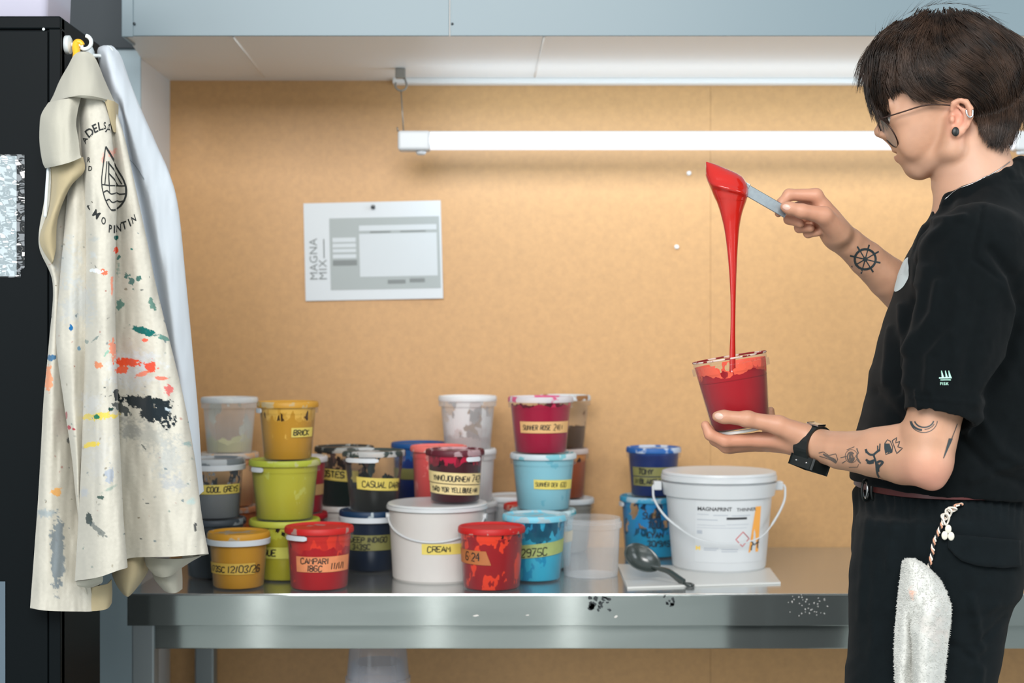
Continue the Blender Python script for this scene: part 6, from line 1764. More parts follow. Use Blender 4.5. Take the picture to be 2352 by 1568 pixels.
s_.append((ell(wx, wy, 3, 3), 2.5))
tattoo('dark ship wheel tattoo', s_)
C4 = lambda pts: [(1820 + x / 5.6, 940 + y / 5.6) for x, y in pts]
tattoo('dark crown tattoo', [(C4([(1285, 405), (1345, 362), (1330, 432), (1385, 412), (1358, 482), (1420, 500), (1345, 568), (1285, 405)]), 1.0)])
tattoo('dark shaded stone tattoo', [(C4([(1190, 440), (1225, 390), (1262, 410), (1290, 480), (1285, 550), (1205, 580), (1190, 500), (1190, 440)]), 1.0)] + [(C4([(1195 + 6 * k, 440 + 20 * (k % 2)), (1210 + 9 * k, 560 - 8 * (k % 3))]), 1.4) for k in range(9)])
tattoo('dark leaping figure tattoo', [(C4([(945, 510), (965, 550), (1000, 578), (1045, 580), (1090, 545), (1130, 520)]), 2.4), (C4([(1045, 580), (1062, 630), (1080, 700), (1088, 790), (1110, 860), (1160, 912)]), 2.2), (C4([(1080, 690), (1100, 760), (1120, 730), (1165, 680), (1125, 665), (1080, 690)]), 2.6), (C4([(1092, 700), (1100, 800)]), 4.0),
    (C4([(950, 640), (975, 665), (1010, 668), (1060, 650)]), 2.6), (C4([(960, 680), (1000, 690), (1050, 680)]), 2.2), (C4([(1125, 520), (1130, 440)]), 1.4), (C4([(1100, 525), (1100, 465)]), 1.4), (C4([(955, 560), (940, 512)]), 1.8)], M_tat, True)
rt_ = random.Random(3)
tattoo('faded rose tattoo', [(ell(1820 + 760 / 5.6, 940 + 600 / 5.6, 14, 15), 0.6), (ell(1820 + 755 / 5.6, 940 + 610 / 5.6, 8, 11, 0.3, 5.5), 1.4), (ell(1820 + 770 / 5.6, 940 + 600 / 5.6, 5, 7, 0.3, 5.5), 1.8), (C4([(830, 500), (850, 560), (820, 600), (880, 690), (840, 650)]), 1.6), (C4([(620, 620), (700, 600)]), 0.9), (C4([(640, 690), (690, 660)]), 0.9), (C4([(730, 745), (840, 740), (855, 700)]), 0.6), (C4([(700, 520), (800, 480)]), 0.7)] +
    [(C4([(720 + 60 * rt_.random(), 540 + 130 * rt_.random()), (730 + 60 * rt_.random(), 540 + 130 * rt_.random())]), 0.9) for _ in range(14)], M_tat2)
tattoo('faded shaded tattoo by the watch', [(C4([(340, 560), (400, 545), (470, 590), (560, 570), (585, 640), (560, 690)]), 0.8), (C4([(350, 600), (420, 620), (500, 650), (560, 690)]), 0.8)] + [(C4([(400 + 16 * k, 570 + 7 * k), (430 + 15 * k, 600 + 9 * k)]), 1.6) for k in range(10)], M_tat2)
mo = (1820 + 1690 / 5.6, 940 + 140 / 5.6)
tattoo('dark crescent moon tattoo', [(ell(mo[0], mo[1], 31, 28, 0.05, 3.1), 0.8), (ell(mo[0] + 1, mo[1] - 2, 22, 18, 0.2, 2.9), 1.6), (ell(mo[0] - 3, mo[1] - 1, 26, 23, 1.6, 3.0), 2.4), (ell(mo[0], mo[1], 26, 21, 0.4, 1.5), 0.8)])
tattoo('grey arrow tattoo', [(C4([(2120, 185), (2050, 370)]), 0.8)] + [(C4([(2015 + k * 7, 372), (1942, 628)]), 0.9) for k in range(7)])

# ------------------------------------------------------------------ nails
M_nail = mat('fingernail', (216, 176, 160), rough=0.3)
def nail(c, n, t, a, b):
    n = Vector(n).normalized(); t = Vector(t); t = (t - n * t.dot(n)).normalized(); s2 = n.cross(t)
    bm = bmesh.new(); bmesh.ops.create_uvsphere(bm, u_segments=20, v_segments=10, radius=1.0)
    for v_ in bm.verts:
        x, y, z = v_.co; v_.co = Vector(c) + t * (x * a) + s2 * (y * b) + n * (z * 0.0016 - 0.18 * (y * b) ** 2 / b - 0.08 * (x * a) ** 2 / a)
    wlink('fingernail', bm_mesh('fingernail', bm, True), M_nail, person)
for (x, y, x2, y2, a, b) in ((1651, 956, 1700, 960, .0075, .0056), (1806, 476, 1840, 484, .0066, .0050)):
    p0 = cb_.px(x, y, 0.0); 
    q1, q2 = cb_.px(x + 4, y, 0), cb_.px(x, y + 4, 0)
    if p0 is not None and q1 is not None and q2 is not None:
        n_ = (q1 - p0).cross(q2 - p0).normalized()
        if n_.y > 0: n_ = -n_
        nail(p0 - n_ * 0.0004, n_, P(x2, y2, p0.y) - p0, a, b)

# ------------------------------------------------------------------ eyes, glasses, jewellery, watch
M_eye = mat('eyeball', (226, 222, 216), rough=0.15); M_iris = mat('brown iris', (70, 50, 38), rough=0.2)
for s in (-1, 1):
    bm = bmesh.new(); bmesh.ops.create_uvsphere(bm, u_segments=20, v_segments=12, radius=0.0115)
    ce = H(2055, 269, 0.029 * s)
    for v_ in bm.verts: v_.co += ce
    eo = wlink('eye', bm_mesh('eye', bm, True), M_eye, person)
    bm = bmesh.new(); lathe(bm, [(0, 0.0122), (0.004, 0.0116), (0.0055, 0.0106)], 16, Matrix.Translation(ce) @ Vector((-0.86, 0.25, -0.42)).to_track_quat('Z', 'Y').to_matrix().to_4x4())
    link('iris', bm_mesh('iris', bm, True), M_iris, eo)
M_gf = mat('dark bronze wire', (58, 40, 34), rough=0.35, metal=0.6)
M_lens = plastic('spectacle lens', (150, 170, 176), 0.10, rough=0.05, edge=0.35)
gl = bpy.data.objects.new('glasses', None); COL.objects.link(gl); gl.parent = person; gl.location = (0, 0, 1.7)
for s in (-1, 1):
    bm = bmesh.new()
    tube(bm, smooth_path([P(2206, 252, Dm(2200) + 0.074 * s), P(2192, 243, Dm(2190) + 0.074 * s), P(2130, 241, Dm(2130) + 0.074 * s), P(2070, 258, Dm(2070) + 0.070 * s), P(2022, 273, Dm(2022) + 0.064 * s)], 6), 0.0011, 8)
    wlink('temple', bm_mesh('temple', bm, True), M_gf, gl)
e1 = (P(2062, 340, 2.26) - P(2021, 276, 2.26)); e1n = e1.normalized()
bm = bmesh.new(); bl = bmesh.new()
for s in (-1, 1):
    c0 = H(2040, 306, 0.034 * s) 
    pts = [c0 + e1n * (0.0245 * math.sin(t)) + Vector((0.29 * 0.0, 1, 0)) * (0.026 * math.cos(t)) for t in np.linspace(0, 2 * PI, 37)]
    tube(bm, pts, 0.0011, 8, False)
    bl.faces.new([bl.verts.new(p) for p in pts[:-1]])
tube(bm, smooth_path([H(2026, 290, -0.009), H(2020, 284, 0.0), H(2026, 290, 0.009)], 5), 0.0011, 8)
wlink('frame', bm_mesh('frame', bm, True), M_gf, gl); wlink('lenses', bm_mesh('lenses', bl), M_lens, gl)
def near_e(x, y, o): return P(x, y, Dm(2195) - (0.064 + o))
bm = bmesh.new(); lathe(bm, [(0, 0.0015), (0.0055, 0.0012), (0.0062, 0), (0.0055, -0.001), (0.0055, -0.006), (0, -0.006)], 24, Matrix.Translation(near_e(2195, 302, 0.0142)) @ Matrix.Rotation(PI / 2, 4, 'X') @ Matrix.Diagonal((0.85, 1.12, 1, 1)))
wlink('ear_plug', bm_mesh('ear_plug', bm, True), M_black_pl, person)
bm = bmesh.new()
tube(bm, smooth_path([near_e(2219, 252, 0.024), near_e(2221, 263, 0.024), near_e(2227, 269, 0.0245), near_e(2233, 266, 0.025), near_e(2234, 252, 0.0235)], 6), 0.0014, 8)
wlink('ear_cuff', bm_mesh('ear_cuff', bm, True), M_silver, person)
# necklace
bm = bmesh.new()
nk = []
for x, y in smooth2([(2318, 372), (2290, 392), (2240, 420), (2200, 436), (2172, 458)], 12):
    q = cb_.px(x, y, 0.0012); q2 = csh.px(x, y, 0.0012)
    q = q if q2 is None or (q is not None and q.y < q2.y) else q2
    if q is not None: nk.append(q)
for x, y in ((2160, 478), (2150, 497), (2142, 515), (2137, 530)):
    nk.append(P(x, y, 2.235))
tube(bm, nk, 0.0007, 6)
nko = wlink('necklace', bm_mesh('necklace', bm, True), M_silver, person)
bm = bmesh.new()
pc = P(2133, 540, 2.235)
tube(bm, [pc + Vector((0.003 * math.cos(t), 0, 0.0045 * math.sin(t) + 0.004)) for t in np.linspace(0, 2 * PI, 17)], 0.0009, 6, False)
tube(bm, [pc + Vector((0.004, 0, -0.001)), pc + Vector((-0.006, 0, -0.006))], 0.001, 6); tube(bm, [pc + Vector((-0.003, 0, 0.003)), pc + Vector((0.002, 0, -0.009))], 0.001, 6)
link('pendant', bm_mesh('pendant', bm, True), M_gf, nko)
# watch
wc_ = P(1869, 1021, 2.224); wa = (P(1905, 1031, 2.203) - P(1848, 1015, 2.242)).normalized()
w_up = (Vector((0, 0, 1)) - wa * wa.z).normalized(); w_s = wa.cross(w_up).normalized()
if w_s.y > 0: w_s = -w_s
watch = bpy.data.objects.new('wristwatch', None); COL.objects.link(watch); watch.parent = person; watch.location = wc_ - person.location
bm = bmesh.new(); n = 48; prev = None; first = None
for i in range(n):
    t = 2 * PI * i / n
    d = w_up * math.sin(t) + w_s * math.cos(t); r = 0.0270
    wv = 0.0128 - 0.0018 * math.sin(t)
    rib = 0.0006 * (1 if (i // 2) % 2 and math.sin(t) < 0.4 else 0)
    ring_ = [bm.verts.new(wc_ + d * (r + o_) + wa * q) for o_, q in ((0, -wv), (0.0032 + rib, -wv), (0.0032 + rib, wv), (0, wv))]
    if prev:
        for k in range(4): bm.faces.new((prev[k], prev[(k + 1) % 4], ring_[(k + 1) % 4], ring_[k]))
    else: first = ring_
    prev = ring_
for k in range(4): bm.faces.new((prev[k], prev[(k + 1) % 4], first[(k + 1) % 4], first[k]))
wlink('strap', bm_mesh('strap', bm, False), M_black_pl, watch)
nd = (-w_up * 0.93 + w_s * 0.30).normalized(); ws2 = wa.cross(nd).normalized()
Mw = Matrix((( wa.x, ws2.x, nd.x, 0), (wa.y, ws2.y, nd.y, 0), (wa.z, ws2.z, nd.z, 0), (0, 0, 0, 1))); Mw.translation = wc_ + nd * 0.0305 + wa * 0.004
bm = bmesh.new(); add_box(bm, -0.0205, 0.0205, -0.0185, 0.0185, -0.005, 0.005, 0.0035, 3, Mw)
case = wlink('watch_case', bm_mesh('watch_case', bm), M_black_pl, watch)
bm = bmesh.new(); add_box(bm, -0.0150, 0.0150, -0.0125, 0.0125, 0.0048, 0.0060, 0.0005, 1, Mw)
link('dial_glass', bm_mesh('dial_glass', bm), mat('watch glass', (60, 66, 66), rough=0.08), case)
bm = bmesh.new()
for xx in (-0.010, 0.010): lathe(bm, [(0, 0.0025), (0.0014, 0.0022), (0.0016, 0)], 10, Mw @ Matrix.Translation((xx, 0.0185, 0)) @ Matrix.Rotation(-PI / 2, 4, 'X'))
for xx in (-0.010, 0.010): lathe(bm, [(0, 0.0025), (0.0014, 0.0022), (0.0016, 0)], 10, Mw @ Matrix.Translation((xx, -0.0185, 0)) @ Matrix.Rotation(PI / 2, 4, 'X'))
link('push_button', bm_mesh('push_button', bm, True), M_silver, case)
Mb = Matrix(((wa.x, w_s.x, w_up.x, 0), (wa.y, w_s.y, w_up.y, 0), (wa.z, w_s.z, w_up.z, 0), (0, 0, 0, 1))); Mb.translation = wc_ + w_up * 0.0312
bm = bmesh.new(); add_box(bm, -0.011, 0.011, -0.008, 0.008, -0.001, 0.0012, 0.0006, 1, Mb)
wlink('buckle', bm_mesh('buckle', bm), M_silver, watch)

# ------------------------------------------------------------------ hair
GUIDE = np.array([(2105, 24, -.95, .3), (2150, 16, -.35, .35), (2195, 12, .8, .3), (2260, 28, .9, .45), (2300, 58, .78, .62), (2328, 100, .5, .86), (2120, 28, -.9, .35), (2080, 45, -.85, .5), (2045, 75, -.7, .7), (2018, 115, -.45, .9), (2000, 165, -.12, 1), (1998, 220, .15, 1), (2010, 270, .3, .95), (2035, 130, -.15, 1), (2035, 220, .12, 1), (2045, 270, .35, .9), (2065, 170, .05, 1), (2075, 215, .5, .87), (2100, 70, -.25, .95), (2100, 140, .15, 1), (2100, 200, .5, .87), (2115, 228, .85, .5),
    (2150, 60, .25, .95), (2145, 120, .4, .92), (2150, 180, .65, .75), (2155, 225, .97, .25), (2200, 50, .6, .8), (2200, 110, .75, .66), (2200, 170, .85, .5), (2200, 222, .98, .2), (2250, 50, .75, .66), (2260, 110, .8, .6), (2255, 170, .82, .55), (2245, 225, .75, .65), (2240, 265, .3, .95), (2300, 90, .6, .8), (2310, 150, .5, .87), (2300, 210, .45, .9), (2285, 260, .1, 1), (2262, 310, -.45, .9),
    (2335, 160, .15, 1), (2335, 220, -.05, 1), (2330, 280, -.2, 1), (2310, 320, -.2, 1), (2285, 320, -.35, .95), (2240, 20, .5, .6), (2140, 30, .0, 1)], float)
def flow(x, y):
    w_ = np.exp(-((GUIDE[:, 0] - x) ** 2 + (GUIDE[:, 1] - y) ** 2) / (2 * 34.0 ** 2)) + 1e-9
    d = (GUIDE[:, 2:] * w_[:, None]).sum(0); return d / (np.linalg.norm(d) + 1e-9)
HLX = [1985, 1998, 2010, 2030, 2046, 2056, 2075, 2100, 2130, 2165, 2200, 2226, 2240, 2255, 2275, 2300, 2320, 2345]
HLY = [218, 268, 296, 308, 300, 222, 214, 230, 243, 240, 231, 240, 262, 312, 332, 344, 342, 300]
rh = random.Random(21); nr = np.random.RandomState(4)
HC = (2182, 162); HAF, HAK, HB, HBZ = 178.0, 158.0, 0.0810, 144.0
hv, hf = [], []
def lock_path(x, y, lmax, drift, ye):
    """a lock's course over the head, in layout coordinates"""
    out = []; ph1, ph2 = rh.uniform(0, 6), rh.uniform(0.5, 1.6)
    for i in range(lmax):
        out.append((x, y))
        if y > np.interp(x, HLX, HLY) + ye * (1.0 if x > 2235 else (0.45 if x < 2052 else 0.3)): break
        d = flow(x, y); a = math.atan2(d[1], d[0]) + drift + 0.11 * math.sin(ph1 + i * 0.35 * ph2)
        x += math.cos(a) * 7.5; y += math.sin(a) * 7.5
    return out
def hair_depth(x, y, layer, fr):
    du = abs(x - HC[0]) / ((HAF if x < HC[0] else HAK) * layer); dv = abs(y - HC[1]) / (HBZ * layer)
    e_ = 2.5 if x < HC[0] else 2.0
    q = 1 - du ** e_ - dv ** 2.0
    dep = HB * layer * math.sqrt(max(q, 0.0))
    if y > 150 and x > 2205:
        sm = min(1.0, (y - 150) / 150.0); sm = sm * sm * (3 - 2 * sm)
        dep = max(dep, sm * 0.062 * layer * math.sqrt(max(0.0, 1 - ((x - 2205) / (140.0 * layer)) ** 2)))
    if x < 2060: dep = dep * 0.55 + fr * 0.6 * (1 if y > 120 else y / 120)
    return dep
def strand(path, side, r0_, layer, ox, oy, cut, fr):
    n = max(4, int(len(path) * cut)); pts = []
    wv, wp = rh.uniform(0, 1.6), rh.uniform(0, 6)
    for i, (x, y) in enumerate(path[:n]):
        t = i / max(1, len(path) - 1); k = 1 - 0.80 * t ** 1.4
        wb = wv * math.sin(wp + i * 0.5)
        xx, yy = x + ox * k + wb, y + oy * k
        pts.append(P(xx, yy, Dm(xx) + side * hair_depth(xx, yy, layer, fr)))
    n = len(pts)
    if n < 4: return
    prev = None
    for i, p in enumerate(pts):
        a_, b_ = pts[max(i - 1, 0)], pts[min(i + 1, n - 1)]; t = (b_ - a_)
        if t.length < 1e-9: t = Vector((0, 0, -1))
        t.normalize(); s1 = t.cross(Vector((0.2, 1, 0.1))).normalized(); s2 = t.cross(s1)
        rr = r0_ * (1.0 if i < n * 0.55 else max(0.12, 1 - (i - n * 0.55) / (n * 0.47)))
        k = len(hv)
        for q in range(3):
            an = 2 * PI * q / 3; hv.append(tuple(p + s1 * (rr * math.cos(an)) + s2 * (rr * math.sin(an))))
        if prev is not None:
            for q in range(3): hf.append((prev + q, prev + (q + 1) % 3, k + (q + 1) % 3, k + q))
        prev = k
def in_head(x, y):
    du = abs(x - HC[0]) / (HAF if x < HC[0] else HAK); return du ** (2.5 if x < HC[0] else 2.0) + (abs(y - HC[1]) / HBZ) ** 2 < 0.985
roots = []
while len(roots) < 560:
    x, y = rh.uniform(1998, 2340), 14 + 151 * rh.random() ** 1.35
    if in_head(x, y): roots.append((x, y))
for _ in range(220): roots.append((rh.uniform(2190, 2330), rh.uniform(150, 250)))
for _ in range(120):
    x = rh.uniform(2004, 2070); roots.append((x, rh.uniform(90, 175)))
for _ in range(110): roots.append((rh.uniform(2238, 2322), rh.uniform(235, 290)))
for (x, y) in roots:
    for side in (-1, 1):
        lay = rh.uniform(0.99, 1.095); ye = rh.uniform(-30, 16); sp_ = rh.uniform(3.5, 7)
        path = lock_path(x, y, rh.randint(24, 46), rh.gauss(0, 0.12), ye); fr = rh.uniform(0.0, 0.062)
        for k in range(9 if side < 0 else 3):
            strand(path, side, rh.uniform(0.00030, 0.00072) * (1 if side < 0 else 2.0), lay + rh.uniform(-0.012, 0.012), rh.gauss(0, sp_), rh.gauss(0, sp_ * 0.7), rh.uniform(0.82, 1.0), fr)
# flyaway hairs over the crown
for _ in range(130):
    ang = rh.uniform(PI * 1.05, PI * 1.95); x0, y0 = HC[0] + (HAF if math.cos(ang) < 0 else HAK) * 1.03 * math.cos(ang), HC[1] + HBZ * 1.07 * math.sin(ang)
    L_s = rh.uniform(14, 60); a0 = ang + PI / 2 * rh.choice((1, 1, 1, -1)) + rh.uniform(-0.5, 0.1); cv = rh.uniform(0.0, 0.05); dd = rh.gauss(0, 0.025)
    pts = []
    for i in range(10):
        pts.append(P(x0, y0, Dm(x0) + dd)); x0 += math.cos(a0) * L_s / 9; y0 += math.sin(a0) * L_s / 9; a0 += cv
    k_ = None
    for i, p in enumerate(pts):
        rr = 0.00022 * (1 - i / 11); k = len(hv)
        for q in range(3):
            an = 2 * PI * q / 3; hv.append((p.x + rr * math.cos(an), p.y, p.z + rr * math.sin(an)))
        if k_ is not None:
            for q in range(3): hf.append((k_ + q, k_ + (q + 1) % 3, k + (q + 1) % 3, k + q))
        k_ = k
# scalp shell beneath the strands
Hf = Field((0.50, 2.10, 1.62), (0.82, 2.42, 1.92), 0.004)
Hf.ball(H(HC[0], HC[1]), (0.0990, 0.0765, 0.0825), 0.0, rotz=yw); Hf.ball(H(2268, 225), (0.0400, 0.043, 0.050), 0.01); Hf.ball(H(2120, 130), (0.0740, 0.066, 0.062), 0.02, rotz=yw)
Hf.cone(H(2272, 240, 0), H(2270, 300, 0), 0.028, 0.020, 0.02, flat=((0, 1, 0), 0.8))
Hf.ball(H(2096, 300), (0.075, 0.12, 0.062), 0.004, 'sub')
Hf.ball(H(2206, 290, -0.07), (0.024, 0.03, 0.036), 0.004, 'sub'); Hf.ball(H(2206, 290, 0.07), (0.024, 0.03, 0.036), 0.004, 'sub')
cv_, cf_ = Hf.mesh(); cv_ = relax(cv_, cf_, 2, 0.4)
off = len(hv)
hv_all = np.concatenate([np.array([tuple(p) for p in hv]), cv_]); hf_all = np.concatenate([np.array(hf), cf_ + off])
M_hair = bpy.data.materials.new('dark brown hair')
N_, L_, Bh = nodes_of(M_hair)
Bh.inputs['Roughness'].default_value = 0.40; Bh.inputs['Specular IOR Level'].default_value = 0.28
gm = N_.new('ShaderNodeNewGeometry'); rp = N_.new('ShaderNodeMapRange'); 
L_.new(gm.outputs['Random Per Island'], rp.inputs['Value'])
mc = N_.new('ShaderNodeMix'); mc.data_type = 'RGBA'; mc.inputs['A'].default_value = lin((20, 15, 12)); mc.inputs['B'].default_value = lin((68, 50, 39))
tch = N_.new('ShaderNodeTexCoord'); nh = N_.new('ShaderNodeTexNoise'); nh.inputs['Scale'].default_value = 34; nh.inputs['Detail'].default_value = 3; L_.new(tch.outputs['Object'], nh.inputs['Vector'])
mh = N_.new('ShaderNodeMapRange'); mh.inputs['From Min'].default_value = 0.38; mh.inputs['From Max'].default_value = 0.66; L_.new(nh.outputs['Fac'], mh.inputs['Value'])
L_.new(math_node(N_, L_, 'MULTIPLY_ADD', rp.outputs[0], 0.35, math_node(N_, L_, 'MULTIPLY', mh.outputs[0], 0.65)), mc.inputs['Factor']); L_.new(mc.outputs['Result'], Bh.inputs['Base Color'])
wlink('hair', mesh_np('hair', hv_all, hf_all), M_hair, person)

# ------------------------------------------------------------------ tub in the hand
ht = tub('paint_tub', 1704, 2.285, 0.0, 0.0445, 0.0565, 0.112, 'open red paint tub held tilted on the left hand, catching the poured paint',
         paint_mat('poured red paint', (156, 8, 24), (228, 92, 66), 0.084, cover=0.74, amp=0.020, seed=201.0, scale=30), None, None)
ht.location = P(1703, 984, 2.285); ht.rotation_euler = (0, math.radians(-9.7), 0)
bm = bmesh.new(); lathe(bm, [(0.0, 0.078), (0.0530, 0.078)], 48); link('paint_surface', bm_mesh('paint_surface', bm, True), mat('wet red paint', (178, 14, 24), rough=0.15), ht)
bm = bmesh.new()
lathe(bm, [(0.0556, 0.1105), (0.0560, 0.1125), (0.0572, 0.1128), (0.0576, 0.1108), (0.0566, 0.1100)], 64, close=True)
link('rim', bm_mesh('rim', bm, True), lid_mat('red smeared rim', (236, 214, 206), (134, 16, 24), 0.55, 3.1, alpha=0.6, scale=60), ht)
bm = bmesh.new(); lathe(bm, [(0.040, 0.0010), (0.0405, -0.0035), (0.0385, -0.0040), (0.0380, 0.0010)], 48, close=True)
link('foot_rim', bm_mesh('foot_rim', bm, True), mat('white foot plastic', (236, 236, 232), rough=0.25), ht)  # opaque white ring under the base

# ------------------------------------------------------------------ spatula and pouring paint
M_spat = mat('worn steel', (150, 160, 166), rough=0.38, metal=0.85, noise=0.12, nscale=120)
spa = empty('spatula', P(1760, 460, 2.275), 'flat steel spatula held in the right hand, its blade covered in red paint', 'spatula')
hd = (P(1790, 481, 2.278) - P(1715, 436, 2.276)).normalized()
def bar(bm, a, b, wdt, th):
    t = (b - a).normalized(); n_ = Vector((0, -1, 0)); n_ = (n_ - t * n_.dot(t)).normalized(); s2 = t.cross(n_)
    L_ = (b - a).length; M_ = Matrix(((t.x, s2.x, n_.x, a.x), (t.y, s2.y, n_.y, a.y), (t.z, s2.z, n_.z, a.z), (0, 0, 0, 1)))
    add_box(bm, 0, L_, -wdt / 2, wdt / 2, -th / 2, th / 2, 0.0008, 1, M_)
bm = bmesh.new(); bar(bm, P(1708, 432, 2.2775), P(1807, 489, 2.2810), 0.0172, 0.003)
wlink('handle', bm_mesh('handle', bm), M_spat, spa)
bm = bmesh.new(); bar(bm, P(1640, 398, 2.279), P(1716, 437, 2.2775), 0.019, 0.002)
wlink('blade', bm_mesh('blade', bm), M_spat, spa)
M_wet = mat('glossy red paint', (186, 32, 24), rough=0.16, spec=0.6, coat=0.4, bump=0.10, bscale=90)
pp = [(371.5, 1621.5, 1624, .0012), (377, 1621.5, 1643, .006), (385, 1621, 1663, .012), (395, 1621, 1687, .018), (404, 1621, 1703, .022), (414, 1624, 1711, .025), (424, 1628.5, 1716, .027), (434, 1633, 1718.5, .027), (444, 1637, 1719, .026), (454, 1641.5, 1717, .024), (464, 1646, 1713.5, .021), (478, 1651, 1708.5, .018), (495, 1656, 1703.5, .015),
      (520, 1662, 1699, .012), (550, 1667, 1696, .0095), (590, 1671.5, 1693.5, .0078), (640, 1675.5, 1691.5, .0062), (700, 1678, 1689.8, .0050), (760, 1677.5, 1689, .0046), (806, 1675.5, 1689.5, .0050), (850, 1675, 1690, .0055), (866, 1670, 1694, .010)]
pa = np.array(pp); t_ = np.linspace(0, len(pp) - 1, 170); pr = cr(pa, t_)
v, f = [], []; nsg = 36
for j, (y, xl, xr, hd_) in enumerate(pr):
    D0 = 2.279; cxp, hw = (xl + xr) / 2, max((xr - xl) / 2, 0.3)
    for i in range(nsg):
        a = 2 * PI * i / nsg; ca, sa = math.cos(a), math.sin(a)
        crease = 0.10 * math.exp(-((y - (424 + (cxp + hw * ca - 1640) * 0.28)) / 7) ** 2) if y < 470 else 0
        cv2 = math.copysign(abs(ca) ** 0.8, ca)
        yy = y + (3.0 * math.sin(cxp * 0.1 + a * 3) * 0.3 if 400 < y < 460 else 0)
        D_ = D0 + 0.0 + hd_ * sa * (1 + crease * 2.2)
        # keep silhouette: shift x for depth is negligible here
        v.append(tuple(P(cxp + hw * cv2, yy, D_)))
for j in range(len(pr) - 1):
    for i in range(nsg): f.append((j * nsg + i, j * nsg + (i + 1) % nsg, (j + 1) * nsg + (i + 1) % nsg, (j + 1) * nsg + i))
f.append(tuple(range(nsg))); f.append(tuple(range((len(pr) - 1) * nsg, len(pr) * nsg))[::-1])
me = mesh_np('poured_paint', v, f); pnt = link('poured_paint', me, M_wet)
tag(pnt, 'glossy red paint sheeting off the spatula in a thinning stream', 'paint')

# ------------------------------------------------------------------ towel and cord at the hip
def terry_col(px, py):
    cc = np.repeat(lin3((204, 204, 199))[None], len(px), 0)
    r = np.hypot((px - 2096) / 7, (py - 1362) / 14) + 0.5 * vnoise(px * 0.2, py * 0.2, 5); k = np.clip(1 - r, 0, 1)[:, None] * 0.7
    cc = cc * (1 - k) + lin3((226, 150, 116)) * k
    r = np.hypot((px - 2150) / 30, (py - 1440) / 60) + 0.6 * vnoise(px * 0.1, py * 0.1, 15); k = np.clip(1 - r, 0, 1)[:, None] * 0.25
    return cc * (1 - k) + lin3((206, 176, 166)) * k
M_terry = fabric('white terry', attr='stain', weave=650, rough=0.95, bump=0.30, coarse=0.0)
tw = empty('hand_towel', P(2110, 1300, 2.05), 'white terry hand towel hanging from the trouser pocket', 'towel')
trow = [
 r_(1288, (2079, 2.066), (2082, 2.060), (2087, 2.056), (2094, 2.056), (2104, 2.060)),
 [(2076, 1302, 2.064), (2088, 1298, 2.050), (2102, 1296, 2.042), (2118, 1302, 2.048), (2134, 1312, 2.064)],
 [(2072, 1330, 2.062), (2086, 1328, 2.044), (2106, 1326, 2.034), (2136, 1330, 2.040), (2158, 1338, 2.062)],
 [(2067, 1368, 2.060), (2084, 1366, 2.040), (2104, 1368, 2.028), (2144, 1370, 2.030), (2174, 1372, 2.058)],
 [(2064, 1400, 2.060), (2082, 1400, 2.040), (2098, 1404, 2.034), (2140, 1390, 2.022), (2181, 1398, 2.056)],
 [(2060, 1440, 2.060), (2078, 1440, 2.042), (2090, 1442, 2.046), (2130, 1440, 2.018), (2178, 1440, 2.056)],
 [(2058, 1490, 2.060), (2078, 1490, 2.044), (2094, 1490, 2.054), (2126, 1490, 2.018), (2172, 1490, 2.056)],
 [(2059, 1540, 2.060), (2074, 1540, 2.044), (2094, 1540, 2.058), (2122, 1540, 2.022), (2167, 1540, 2.056)],
 [(2062, 1600, 2.060), (2072, 1600, 2.046), (2098, 1600, 2.060), (2118, 1600, 2.024), (2164, 1600, 2.056)],
 [(2066, 1680, 2.060), (2074, 1680, 2.048), (2100, 1680, 2.060), (2120, 1680, 2.028), (2160, 1680, 2.056)]]
two = cloth('towel_cloth', trow, M_terry, tw, 130, 340, th=0.006, wr=0.002, seed=41, wsx=0.08, wsy=0.05, colors=terry_col)
# loop pile standing off the cloth, thickest at the edges
bpy.context.view_layer.update(); me = two.data
nvt = len(me.vertices); co = np.empty(nvt * 3, np.float32); me.vertices.foreach_get('co', co); co = co.reshape(-1, 3) + np.array(world_off(two))
g2 = co.reshape(340, 130, 3)
v, f = [], []
rp_ = random.Random(8)
def tuft(p, d, L_, r):
    k = len(v); d = Vector(d).normalized(); s1 = d.orthogonal().normalized(); s2 = d.cross(s1)
    for (q, rr) in ((0, r), (0.6, r * 0.9), (1.0, r * 0.2)):
        for i in range(3):
            a = 2 * PI * i / 3; v.append(tuple(Vector(p) + d * (L_ * q) + s1 * (rr * math.cos(a)) + s2 * (rr * math.sin(a))))
    for lv_ in (0, 1):
        for i in range(3): f.append((k + lv_ * 3 + i, k + lv_ * 3 + (i + 1) % 3, k + lv_ * 3 + 3 + (i + 1) % 3, k + lv_ * 3 + 3 + i))
for _ in range(5200):
    j = rp_.randrange(0, 339); i = rp_.randrange(1, 129)
    p = g2[j, i]; du = g2[j, min(i + 1, 129)] - g2[j, i - 1]; dv_ = g2[min(j + 1, 339), i] - g2[max(j - 1, 0), i]
    n_ = Vector(np.cross(du, dv_)).normalized()
    if n_.y > 0: n_ = -n_
    tuft(Vector(p) + n_ * 0.0028, n_ + Vector((rp_.gauss(0, .5), rp_.gauss(0, .3), rp_.gauss(-.2, .5))), rp_.uniform(.0012, .0026), 0.00045)
for _ in range(900):
    j = rp_.randrange(8, 339); e_ = rp_.choice((0, 129)); s_g = -1 if e_ == 0 else 1
    tuft(g2[j, e_], (s_g, rp_.gauss(-.2, .4), rp_.gauss(0, .7)), rp_.uniform(.002, .0055), 0.00055)
for _ in range(160):
    i = rp_.randrange(0, 130); tuft(g2[0, i], (rp_.gauss(0, .4), rp_.gauss(-.2, .4), 1), rp_.uniform(.002, .005), 0.00055)
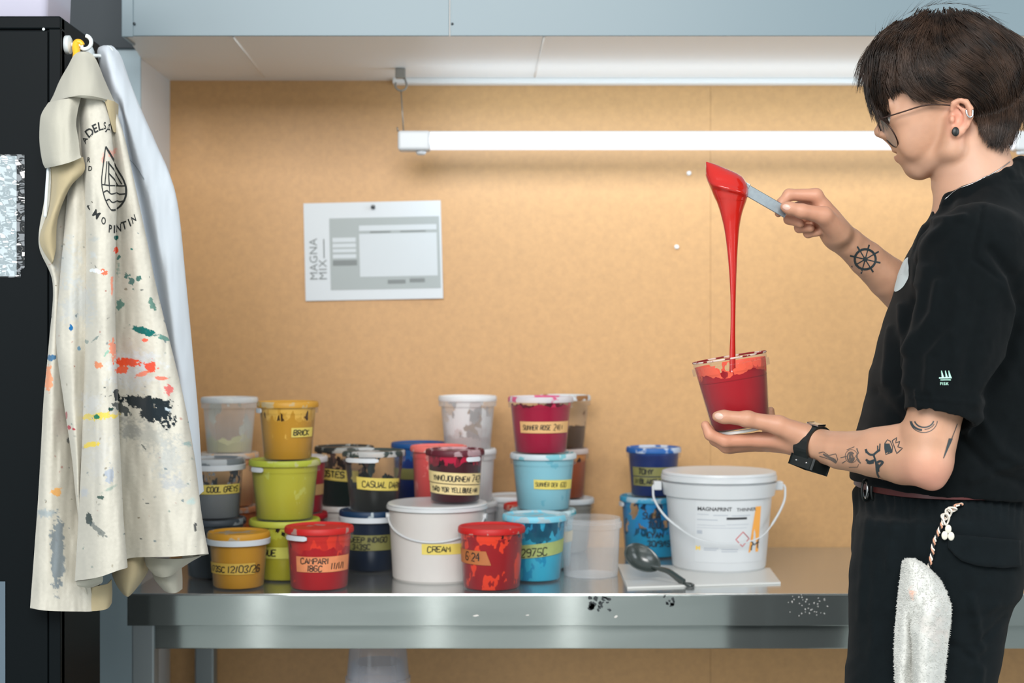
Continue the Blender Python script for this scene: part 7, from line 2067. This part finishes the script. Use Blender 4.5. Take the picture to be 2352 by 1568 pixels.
me2 = mesh_np('pile', v, f); at = me2.color_attributes.new('stain', 'FLOAT_COLOR', 'POINT'); at.data.foreach_set('color', np.tile(np.array([*lin3((206, 206, 201)), 1.0], np.float32), len(v)))
po = wlink('pile', me2, M_terry, tw); po['kind'] = 'stuff'

M_cw = mat('white cord fibre', (226, 218, 206), rough=0.8); M_ck = mat('black cord fibre', (22, 24, 26), rough=0.8); M_co = mat('orange cord fibre', (204, 150, 122), rough=0.8)
cd = empty('key_cord', P(2160, 1220, 2.05), 'braided black, white and orange key cord hanging at the hip above the towel', 'cord')
cpath = smooth_path([(2204, 1158), (2190, 1166), (2176, 1180), (2166, 1196), (2157, 1214), (2148, 1240), (2140, 1268), (2134, 1300)], 14)
for idx_, m in enumerate((M_cw, M_ck, M_co)):
    pts = []
    for i, (x, y) in enumerate(cpath):
        q = ctr.px(x, y, 0.0045) or P(x, y, 2.06)
        ph_ = i * 0.62 + idx_ * 2 * PI / 3; pts.append(q + Vector((0.0017 * math.cos(ph_), 0.0014 * math.sin(ph_) - 0.0015, 0.0009 * math.sin(ph_))))
    bm = bmesh.new(); tube(bm, pts, 0.0013, 6); wlink('cord_strand', bm_mesh('cord_strand', bm, True), m, cd)
bm = bmesh.new()
for k_, (x, y, rx_, rz_) in enumerate(((2186, 1176, .006, .003), (2178, 1186, .004, .006), (2172, 1196, .005, .004), (2174, 1200, .004, .008))):
    q = ctr.px(x, y, 0.008) or P(x, y, 2.055)
    tube(bm, [q + Vector((rx_ * math.cos(t), -0.003 * math.sin(2 * t) - 0.002, rz_ * math.sin(t))) for t in np.linspace(0, 2 * PI, 17)], 0.0014, 6, False)
wlink('knot', bm_mesh('knot', bm, True), M_cw, cd)
bm = bmesh.new(); q = ctr.px(2176, 1222, 0.006) or P(2176, 1222, 2.055)
for dx, dz in ((-0.0045, -0.004), (0.0045, -0.005), (0.0005, 0.005)):
    bmesh.ops.create_uvsphere(bm, u_segments=14, v_segments=8, radius=1.0, matrix=Matrix.Translation(q + Vector((dx, 0, dz))) @ Matrix.Diagonal((0.0046, 0.0018, 0.0062, 1)))
wlink('charm', bm_mesh('charm', bm, True), mat('cream charm', (214, 210, 196), rough=0.35), cd)
